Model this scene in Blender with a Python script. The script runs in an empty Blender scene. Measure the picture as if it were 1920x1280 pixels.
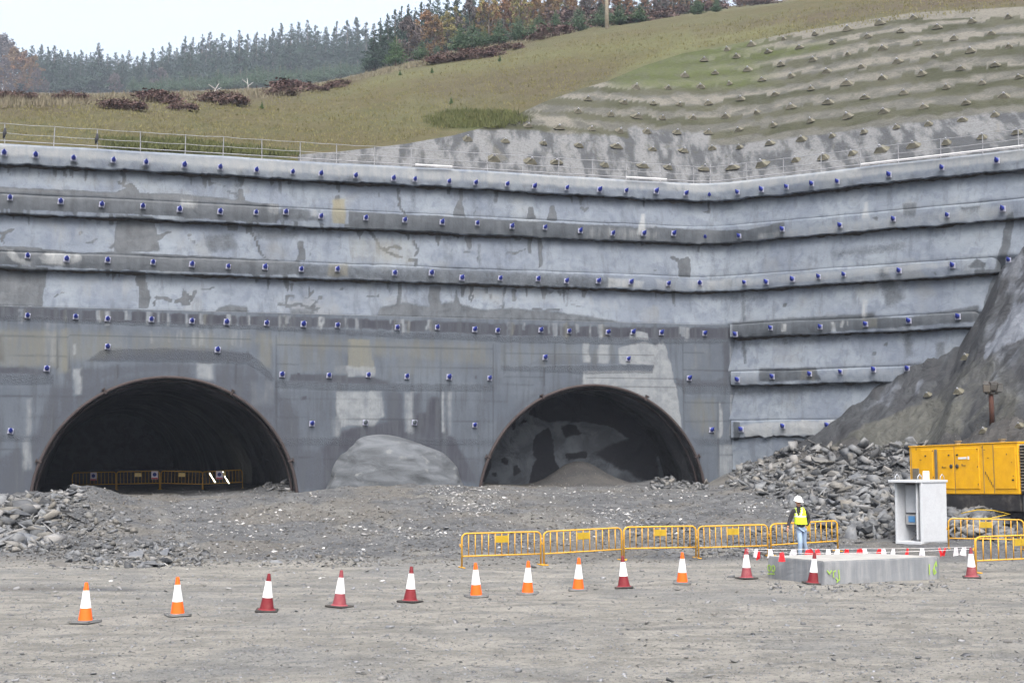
import bpy, bmesh, math, random
import numpy as np
from math import radians, sin, cos, pi, sqrt, atan2, exp
from mathutils import Vector, Matrix, noise as mnoise
from mathutils.bvhtree import BVHTree

S = bpy.context.scene
COL = S.collection
# ------------------------------------------------------------------ camera
F = 2700.0                       # focal length in pixels of the 1920 px wide photograph
H = 3.3
TH = math.atan(194.0 / F)
cam = bpy.data.cameras.new("camera")
cam.sensor_width = 36.0
cam.lens = F / 1920.0 * 36.0
cam.clip_start = 0.2
cam.clip_end = 3000
cam_o = bpy.data.objects.new("camera", cam)
cam_o.location = (0, 0, H)
cam_o.rotation_euler = (radians(90) + TH, 0, 0)
COL.objects.link(cam_o)
S.camera = cam_o
# ------------------------------------------------------------------ world, overcast
SUN_EL, SUN_AZ = radians(58), radians(175)
w = bpy.data.worlds.new("World")
S.world = w
w.use_nodes = True
nt = w.node_tree
bg = nt.nodes["Background"]
sky = nt.nodes.new("ShaderNodeTexSky")
sky.sky_type = 'NISHITA'
sky.sun_disc = False
sky.sun_elevation = SUN_EL
sky.sun_rotation = SUN_AZ
sky.dust_density = 10.0
sky.air_density = 1.3
sky.ozone_density = 1.0
hsv = nt.nodes.new("ShaderNodeHueSaturation")
hsv.inputs['Saturation'].default_value = 0.66
nt.links.new(sky.outputs[0], hsv.inputs['Color'])
nt.links.new(hsv.outputs[0], bg.inputs[0])
bg.inputs[1].default_value = 0.15
sun = bpy.data.lights.new("sun", 'SUN')
sun.energy = 0.5
sun.angle = radians(25)
sun.color = (1.0, 0.98, 0.96)
sun_o = bpy.data.objects.new("sun", sun)
# light travels from the sun: the sun stands behind the viewer, to the left
sd = Vector((sin(SUN_AZ) * cos(SUN_EL), cos(SUN_AZ) * cos(SUN_EL), sin(SUN_EL)))
sun_o.rotation_euler = sd.to_track_quat('Z', 'Y').to_euler()
COL.objects.link(sun_o)
S.view_settings.view_transform = 'Standard'
S.view_settings.look = 'None'
S.view_settings.gamma = 1.0
S.view_settings.exposure = 1.85
S.render.engine = 'CYCLES'
S.cycles.use_denoising = True
S.cycles.max_bounces = 5
S.cycles.volume_bounces = 0
S.cycles.diffuse_bounces = 3
S.cycles.transparent_max_bounces = 8
HAZE_D = 0.00032

# ------------------------------------------------------------------ pixel <-> world helpers (positions measured on the photograph)
ST, CT = sin(TH), cos(TH)
def ray(u, v):
    a = (u - 960) / F; b = (640 - v) / F
    return np.array([a, CT - ST * b, ST + CT * b])
def at(u, v, y):                 # point of the sight line at depth y
    d = ray(u, v)
    return Vector((d[0] / d[1] * y, y, H + d[2] / d[1] * y))
def at_z(u, v, z):
    d = ray(u, v); k = (z - H) / d[2]
    return Vector((d[0] * k, d[1] * k, z))
def slope_of(u, v):
    d = ray(u, v); return d[2] / d[1], d[0] / d[1]
def pix(X, Y, Z):                # numpy arrays -> pixels
    Zr = Z - H
    f = Y * CT + Zr * ST
    up = -Y * ST + Zr * CT
    return 960 + F * X / f, 640 - F * up / f
def gpt(u, v):                   # on the flat foreground
    return at_z(u, v, 0.0)

# ------------------------------------------------------------------ numpy noise
_rs = np.random.RandomState(5)
_P = _rs.permutation(4096)
_V = _rs.rand(4096) * 2 - 1
def vnoise(x, y, z=0.0):
    x = np.asarray(x, float); y = np.asarray(y, float); z = np.zeros_like(x) + z
    xi = np.floor(x).astype(int); yi = np.floor(y).astype(int); zi = np.floor(z).astype(int)
    fx = x - xi; fy = y - yi; fz = z - zi
    fx = fx * fx * (3 - 2 * fx); fy = fy * fy * (3 - 2 * fy); fz = fz * fz * (3 - 2 * fz)
    def h(i, j, k):
        return _V[_P[(_P[(_P[i & 4095] + j) & 4095] + k) & 4095]]
    r = 0
    for dx in (0, 1):
        wx = fx if dx else 1 - fx
        for dy in (0, 1):
            wy = fy if dy else 1 - fy
            for dz in (0, 1):
                wz = fz if dz else 1 - fz
                r = r + wx * wy * wz * h(xi + dx, yi + dy, zi + dz)
    return r
def fbm(x, y, z=0.0, o=4, g=0.5):
    r = 0; a = 1; s = 0
    for i in range(o):
        r = r + a * vnoise(x * 2 ** i + 17 * i, y * 2 ** i - 9 * i, z * 2 ** i)
        s += a; a *= g
    return r / s
def sm(x, a, b):
    t = np.clip((x - a) / (b - a), 0, 1)
    return t * t * (3 - 2 * t)

# ------------------------------------------------------------------ object helpers
def tag(o, label=None, cat=None, group=None, kind=None):
    if label: o['label'] = label
    if cat: o['category'] = cat
    if group: o['group'] = group
    if kind: o['kind'] = kind
    return o
def empty(name, loc=(0, 0, 0), rz=0.0, label=None, cat=None, group=None):
    o = bpy.data.objects.new(name, None)
    o.empty_display_size = 0.3
    o.location = loc; o.rotation_euler = (0, 0, rz)
    COL.objects.link(o)
    return tag(o, label, cat, group)
def link(name, me, mat=None, parent=None, smooth=False):
    if mat is not None and len(me.materials) == 0:
        me.materials.append(mat)
    if smooth:
        me.polygons.foreach_set("use_smooth", [True] * len(me.polygons))
    o = bpy.data.objects.new(name, me)
    COL.objects.link(o)
    if parent is not None: o.parent = parent
    return o
def mesh_np(name, V, Fq, mat=None, parent=None, smooth=False, cols=None, tri=False):
    V = np.asarray(V, np.float32); Fq = np.asarray(Fq, np.int32)
    me = bpy.data.meshes.new(name)
    n = Fq.shape[1]
    me.vertices.add(len(V)); me.vertices.foreach_set("co", V.ravel())
    me.loops.add(Fq.size); me.loops.foreach_set("vertex_index", Fq.ravel())
    me.polygons.add(len(Fq))
    me.polygons.foreach_set("loop_start", np.arange(0, Fq.size, n, dtype=np.int32))
    me.polygons.foreach_set("loop_total", np.full(len(Fq), n, np.int32))
    me.update(calc_edges=True); me.validate()
    if cols:
        for k, c in cols.items():
            a = me.color_attributes.new(k, 'FLOAT_COLOR', 'POINT')
            c4 = np.ones((len(V), 4), np.float32); c4[:, :c.shape[1]] = c
            a.data.foreach_set("color", c4.ravel())
    return link(name, me, mat, parent, smooth)
def grid_faces(nu, nv, flip=False):
    i, j = np.meshgrid(np.arange(nu - 1), np.arange(nv - 1), indexing='ij')
    a = (i * nv + j).ravel(); b = a + nv; c = b + 1; d = a + 1
    return np.stack([a, d, c, b] if flip else [a, b, c, d], 1)
def copy_tree(o, loc=None, rz=None, parent=None):
    c = o.copy(); COL.objects.link(c)
    if parent is not None: c.parent = parent
    if loc is not None: c.location = loc
    if rz is not None: c.rotation_euler = (0, 0, rz)
    for ch in list(o.children):
        copy_tree(ch, parent=c)
    return c
class MB:                         # a small mesh builder
    def __init__(s): s.v = []; s.f = []
    def add(s, vs, fs, M=None):
        n = len(s.v)
        for p in vs:
            p = Vector(p)
            s.v.append(tuple(M @ p) if M is not None else tuple(p))
        s.f += [tuple(n + i for i in f) for f in fs]
        return s
    def box(s, c, d, M=None, bev=0.0):
        x, y, z = d[0] / 2, d[1] / 2, d[2] / 2
        if bev <= 0:
            vs = [(c[0] + i * x, c[1] + j * y, c[2] + k * z) for i in (-1, 1) for j in (-1, 1) for k in (-1, 1)]
            fs = [(0, 1, 3, 2), (4, 6, 7, 5), (0, 4, 5, 1), (2, 3, 7, 6), (0, 2, 6, 4), (1, 5, 7, 3)]
            return s.add(vs, fs, M)
        b = bev
        vs = []; idx = {}
        for i in (-1, 1):
            for j in (-1, 1):
                for k in (-1, 1):
                    for ax in range(3):
                        q = [i * (x - b), j * (y - b), k * (z - b)]
                        q[ax] = (i * x, j * y, k * z)[ax]
                        idx[(i, j, k, ax)] = len(vs)
                        vs.append((c[0] + q[0], c[1] + q[1], c[2] + q[2]))
        fs = []
        for sgn in (-1, 1):
            fs.append([idx[(sgn, j, k, 0)] for j, k in ((-1, -1), (1, -1), (1, 1), (-1, 1))][::sgn])
            fs.append([idx[(i, sgn, k, 1)] for i, k in ((-1, -1), (-1, 1), (1, 1), (1, -1))][::sgn])
            fs.append([idx[(i, j, sgn, 2)] for i, j in ((-1, -1), (1, -1), (1, 1), (-1, 1))][::sgn])
        for a in (-1, 1):
            for c2 in (-1, 1):
                fs.append([idx[(a, c2, -1, 0)], idx[(a, c2, 1, 0)], idx[(a, c2, 1, 1)], idx[(a, c2, -1, 1)]][::a * c2])
                fs.append([idx[(a, -1, c2, 0)], idx[(a, -1, c2, 2)], idx[(a, 1, c2, 2)], idx[(a, 1, c2, 0)]][::a * c2])
                fs.append([idx[(-1, a, c2, 1)], idx[(1, a, c2, 1)], idx[(1, a, c2, 2)], idx[(-1, a, c2, 2)]][::a * c2])
        for i in (-1, 1):
            for j in (-1, 1):
                for k in (-1, 1):
                    fs.append([idx[(i, j, k, 0)], idx[(i, j, k, 1)], idx[(i, j, k, 2)]][::i * j * k])
        return s.add(vs, fs, M)
    def lathe(s, prof, n=16, M=None, c=(0, 0, 0), cap=True):
        vs = []; fs = []
        for (r, z) in prof:
            for k in range(n):
                a = 2 * pi * k / n
                vs.append((c[0] + r * cos(a), c[1] + r * sin(a), c[2] + z))
        for i in range(len(prof) - 1):
            for k in range(n):
                k2 = (k + 1) % n
                fs.append((i * n + k, i * n + k2, (i + 1) * n + k2, (i + 1) * n + k))
        if cap:
            fs.append(tuple(range(n))[::-1]); fs.append(tuple((len(prof) - 1) * n + k for k in range(n)))
        return s.add(vs, fs, M)
    def tube(s, pts, r, n=8, M=None, closed=False):
        pts = [Vector(p) for p in pts]
        rs = r if isinstance(r, (list, tuple)) else [r] * len(pts)
        vs = []; fs = []
        up = None
        for i, p in enumerate(pts):
            a = pts[i - 1] if (i > 0 or closed) else p
            b = pts[(i + 1) % len(pts)] if (i < len(pts) - 1 or closed) else p
            t = (b - a).normalized()
            if up is None:
                up = Vector((0, 0, 1)) if abs(t.z) < 0.9 else Vector((1, 0, 0))
            sx = t.cross(up).normalized(); up = sx.cross(t).normalized()
            for k in range(n):
                an = 2 * pi * k / n
                vs.append(p + (sx * cos(an) + up * sin(an)) * rs[i])
        m = len(pts)
        for i in range(m if closed else m - 1):
            i2 = (i + 1) % m
            for k in range(n):
                k2 = (k + 1) % n
                fs.append((i * n + k, i * n + k2, i2 * n + k2, i2 * n + k))
        if not closed:
            fs.append(tuple(range(n))[::-1]); fs.append(tuple((m - 1) * n + k for k in range(n)))
        return s.add(vs, fs, M)
    def mesh(s, name, fix=True):
        me = bpy.data.meshes.new(name)
        me.from_pydata(s.v, [], s.f)
        if fix:
            bm = bmesh.new(); bm.from_mesh(me)
            bmesh.ops.recalc_face_normals(bm, faces=bm.faces)
            bm.to_mesh(me); bm.free()
        me.update()
        return me
    def build(s, name, mat, parent=None, smooth=False):
        return link(name, s.mesh(name), mat, parent, smooth)

# ------------------------------------------------------------------ materials
class NT:
    def __init__(s, name):
        s.m = bpy.data.materials.new(name); s.m.use_nodes = True
        s.t = s.m.node_tree; s.b = s.t.nodes['Principled BSDF']
        s.b.inputs['Roughness'].default_value = 0.9
        s.b.inputs['Specular IOR Level'].default_value = 0.2
    def n(s, kind, **kw):
        x = s.t.nodes.new(kind)
        for k, v in kw.items():
            if k in x.inputs.keys() if hasattr(x.inputs, 'keys') else False: x.inputs[k].default_value = v
            else: setattr(x, k, v)
        return x
    def l(s, a, b): s.t.links.new(a, b)
    def val(s, sock, v):
        if isinstance(v, (int, float)): sock.default_value = v
        elif isinstance(v, (tuple, list)): sock.default_value = (*v, 1.0) if len(v) == 3 else v
        else: s.l(v, sock)
    def pos(s, scale=(1, 1, 1), obj=False, rot=(0, 0, 0)):
        if obj:
            c = s.t.nodes.new('ShaderNodeTexCoord').outputs['Object']
        else:
            c = s.t.nodes.new('ShaderNodeNewGeometry').outputs['Position']
        mp = s.t.nodes.new('ShaderNodeMapping')
        mp.inputs['Scale'].default_value = scale; mp.inputs['Rotation'].default_value = rot
        s.l(c, mp.inputs[0]); return mp.outputs[0]
    def noise(s, vec, scale, detail=4, rough=0.55, dist=0.0):
        x = s.t.nodes.new('ShaderNodeTexNoise')
        x.inputs['Scale'].default_value = scale; x.inputs['Detail'].default_value = detail
        x.inputs['Roughness'].default_value = rough; x.inputs['Distortion'].default_value = dist
        s.l(vec, x.inputs['Vector']); return x.outputs['Fac']
    def voro(s, vec, scale, feat='F1', out='Distance'):
        x = s.t.nodes.new('ShaderNodeTexVoronoi'); x.feature = feat
        x.inputs['Scale'].default_value = scale; s.l(vec, x.inputs['Vector']); return x.outputs[out]
    def rng(s, v, a, b, c=0.0, d=1.0, smooth=True):
        x = s.t.nodes.new('ShaderNodeMapRange'); x.interpolation_type = 'SMOOTHSTEP' if smooth else 'LINEAR'
        for k, q in zip(('From Min', 'From Max', 'To Min', 'To Max'), (a, b, c, d)):
            s.val(x.inputs[k], q)
        s.val(x.inputs['Value'], v); return x.outputs[0]
    def mix(s, f, a, b, mode='MIX'):
        x = s.t.nodes.new('ShaderNodeMix'); x.data_type = 'RGBA'; x.blend_type = mode
        s.val(x.inputs[0], f); s.val(x.inputs[6], a); s.val(x.inputs[7], b); return x.outputs[2]
    def math(s, op, a, b=0.0, c=0.0):
        x = s.t.nodes.new('ShaderNodeMath'); x.operation = op
        s.val(x.inputs[0], a); s.val(x.inputs[1], b)
        if op == 'MULTIPLY_ADD': s.val(x.inputs[2], c)
        return x.outputs[0]
    def attr(s, name):
        x = s.t.nodes.new('ShaderNodeAttribute'); x.attribute_name = name
        sp = s.t.nodes.new('ShaderNodeSeparateColor'); s.l(x.outputs['Color'], sp.inputs[0])
        return sp.outputs[0], sp.outputs[1], sp.outputs[2], x.outputs['Alpha']
    def rand(s):
        return s.t.nodes.new('ShaderNodeObjectInfo').outputs['Random']
    def bump(s, h, dist=0.02, strength=1.0, prev=None):
        x = s.t.nodes.new('ShaderNodeBump')
        x.inputs['Distance'].default_value = dist; x.inputs['Strength'].default_value = strength
        s.l(h, x.inputs['Height'])
        if prev: s.l(prev, x.inputs['Normal'])
        return x.outputs[0]
    def out(s, col=None, rough=None, normal=None, metal=None, spec=None):
        if col is not None: s.val(s.b.inputs['Base Color'], col)
        if rough is not None: s.val(s.b.inputs['Roughness'], rough)
        if metal is not None: s.val(s.b.inputs['Metallic'], metal)
        if spec is not None: s.val(s.b.inputs['Specular IOR Level'], spec)
        if normal is not None: s.l(normal, s.b.inputs['Normal'])
        return s.m
def mat_paint(name, col, dirt=(0.12, 0.11, 0.10), amt=0.35, rough=0.5, scale=6.0, var=0.0, metal=0.0):
    t = NT(name); p0 = t.pos(obj=True); va = t.t.nodes.new('ShaderNodeVectorMath'); va.operation = 'ADD'; t.l(p0, va.inputs[0]); cx = t.t.nodes.new('ShaderNodeCombineXYZ')
    rr = t.math('MULTIPLY', t.rand(), 20.0); t.l(rr, cx.inputs[0]); t.l(rr, cx.inputs[1]); t.l(cx.outputs[0], va.inputs[1]); p = va.outputs[0]
    n1 = t.noise(p, scale, 6, 0.65); n2 = t.noise(p, scale * 6, 3, 0.6)
    f = t.math('MULTIPLY', t.rng(n1, 0.45, 0.75), amt)
    c = t.mix(f, col, dirt)
    c = t.mix(t.rng(n2, 0.3, 0.7, 0, 0.25), c, (col[0] * 0.75, col[1] * 0.75, col[2] * 0.75))
    if var:
        c = t.mix(t.math('MULTIPLY', t.rand(), var), c, dirt)
    return t.out(c, t.rng(n1, 0.3, 0.8, rough, min(1, rough + 0.3)), t.bump(n2, 0.002, 0.4), metal)
# ------------------------------------------------------------------ wall layout
YC = 72.0
def zc(v): return at(1330, v, YC).z
ZTOP = zc(349.0)
pL = at_z(0, 272, ZTOP); pC = at_z(1330, 349, ZTOP); pR = at_z(1920, 282, ZTOP)
L0 = Vector((pL.x, pL.y)); C0 = Vector((pC.x, pC.y)); R0 = Vector((pR.x, pR.y))
dL = (C0 - L0).normalized(); dR = (R0 - C0).normalized()
nL = Vector((dL.y, -dL.x)); nR = Vector((dR.y, -dR.x))          # outward, to the viewer
if nL.y > 0: nL = -nL
if nR.y > 0: nR = -nR
LEN_L = (C0 - L0).length
RC = 1.3
def path(s):                     # s=0 at the corner, negative to the left; returns xy and outward normal
    s = np.asarray(s, float)
    a = np.array(C0); l = np.array(dL); r = np.array(dR)
    t = np.clip((s + RC) / (2 * RC), 0, 1)
    A = a - l * RC; B = a + r * RC
    q = ((1 - t) ** 2)[:, None] * A + (2 * t * (1 - t))[:, None] * a + (t ** 2)[:, None] * B
    ql = a + s[:, None] * l; qr = a + s[:, None] * r
    P = np.where((s < -RC)[:, None], ql, np.where((s > RC)[:, None], qr, q))
    n = (1 - t)[:, None] * np.array(nL) + t[:, None] * np.array(nR)
    n /= np.linalg.norm(n, axis=1)[:, None]
    return P, n
def s_of_left(u, off=0.0):       # arc position where the sight line of column u meets the left wall plane
    sx = (u - 960) / F / 1.0
    # x = k*y ; ignore the tiny pitch term per height
    k = sx / CT
    o = C0 + nL * off
    return (k * o.y - o.x) / (dL.x - k * dL.y)
def s_of_right(u, off=0.0):
    k = (u - 960) / F / CT
    o = C0 + nR * off
    return (k * o.y - o.x) / (dR.x - k * dR.y)
def wall_hit(u, v, right, off):  # exact hit with the vertical wall plane
    d = ray(u, v); n = nR if right else nL; o = C0 + n * off
    k = (o.x * n.x + o.y * n.y) / (d[0] * n.x + d[1] * n.y)
    return Vector((d[0] * k, d[1] * k, H + d[2] * k))
# heights of beams measured at the corner (top, bottom)
BEAM = {'A': (zc(349), zc(379)), 'B': (zc(429), zc(459)), 'C': (zc(522), zc(548)), 'D': (zc(612), zc(636)),
        'E': None, 'F': None}
def zr(u, v): return wall_hit(u, v, True, 0.3).z
BEAM['E'] = (zr(1500, 693), zr(1500, 718)); BEAM['F'] = (zr(1480, 788), zr(1480, 818))
Q = 0.95                         # the concrete portal wall stands this far in front of the sprayed wall
GZ = -0.5                        # walls go down to here
PORT_TOP = BEAM['D'][0]

# ------------------------------------------------------------------ stains seen on the photograph (pixel outlines)
def in_poly(U, V, poly):
    r = np.zeros(U.shape, bool); n = len(poly); j = n - 1
    for i in range(n):
        xi, yi = poly[i]; xj, yj = poly[j]
        if yi != yj:
            c = ((yi > V) != (yj > V)) & (U < (xj - xi) * (V - yi) / (yj - yi) + xi)
            r ^= c
        j = i
    return r
def dist_seg(U, V, poly, closed=True):
    d = np.full(U.shape, 1e9); n = len(poly)
    for i in range(n if closed else n - 1):
        x0, y0 = poly[i]; x1, y1 = poly[(i + 1) % n]
        dx, dy = x1 - x0, y1 - y0; L = dx * dx + dy * dy + 1e-9
        t = np.clip(((U - x0) * dx + (V - y0) * dy) / L, 0, 1)
        d = np.minimum(d, np.hypot(U - x0 - t * dx, V - y0 - t * dy))
    return d
def paint(U, V, shapes, wob=3.0):
    Uw = U + wob * fbm(U / 14, V / 14, 3.1) + 1.5 * wob * fbm(U / 60, V / 40, 8.3)
    Vw = V + wob * fbm(U / 14, V / 14, 9.7)
    out = np.zeros((len(U), 4), np.float32)
    for ch, amt, soft, poly in shapes:
        xs = [p[0] for p in poly]; ys = [p[1] for p in poly]
        m = (U > min(xs) - 20 - soft * 2) & (U < max(xs) + 20 + soft * 2) & (V > min(ys) - 20 - soft * 2) & (V < max(ys) + 20 + soft * 2)
        if not m.any(): continue
        u, v = Uw[m], Vw[m]
        if len(poly) == 2 or soft < 0:          # stroke of width |soft|
            d = dist_seg(u, v, poly, False); f = 1 - sm(d, abs(soft) * 0.6, abs(soft) * 1.4 + 0.5)
        else:
            d = dist_seg(u, v, poly); sg = np.where(in_poly(u, v, poly), d, -d)
            f = sm(sg, -soft, soft)
        c = 'dwtr'.index(ch)
        out[m, c] = np.maximum(out[m, c], f * amt)
        if ch == 'w': out[m, 0] *= (1 - f * amt)
    return out
def rect(u0, v0, u1, v1): return [(u0, v0), (u1, v0), (u1, v1), (u0, v1)]
def cone(u, v0, v1, w, top=3): return [(u - top, v0), (u + top, v0), (u + w * .6, (v0 + v1) / 2), (u + w, v1), (u - w, v1), (u - w * .6, (v0 + v1) / 2)]
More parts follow.
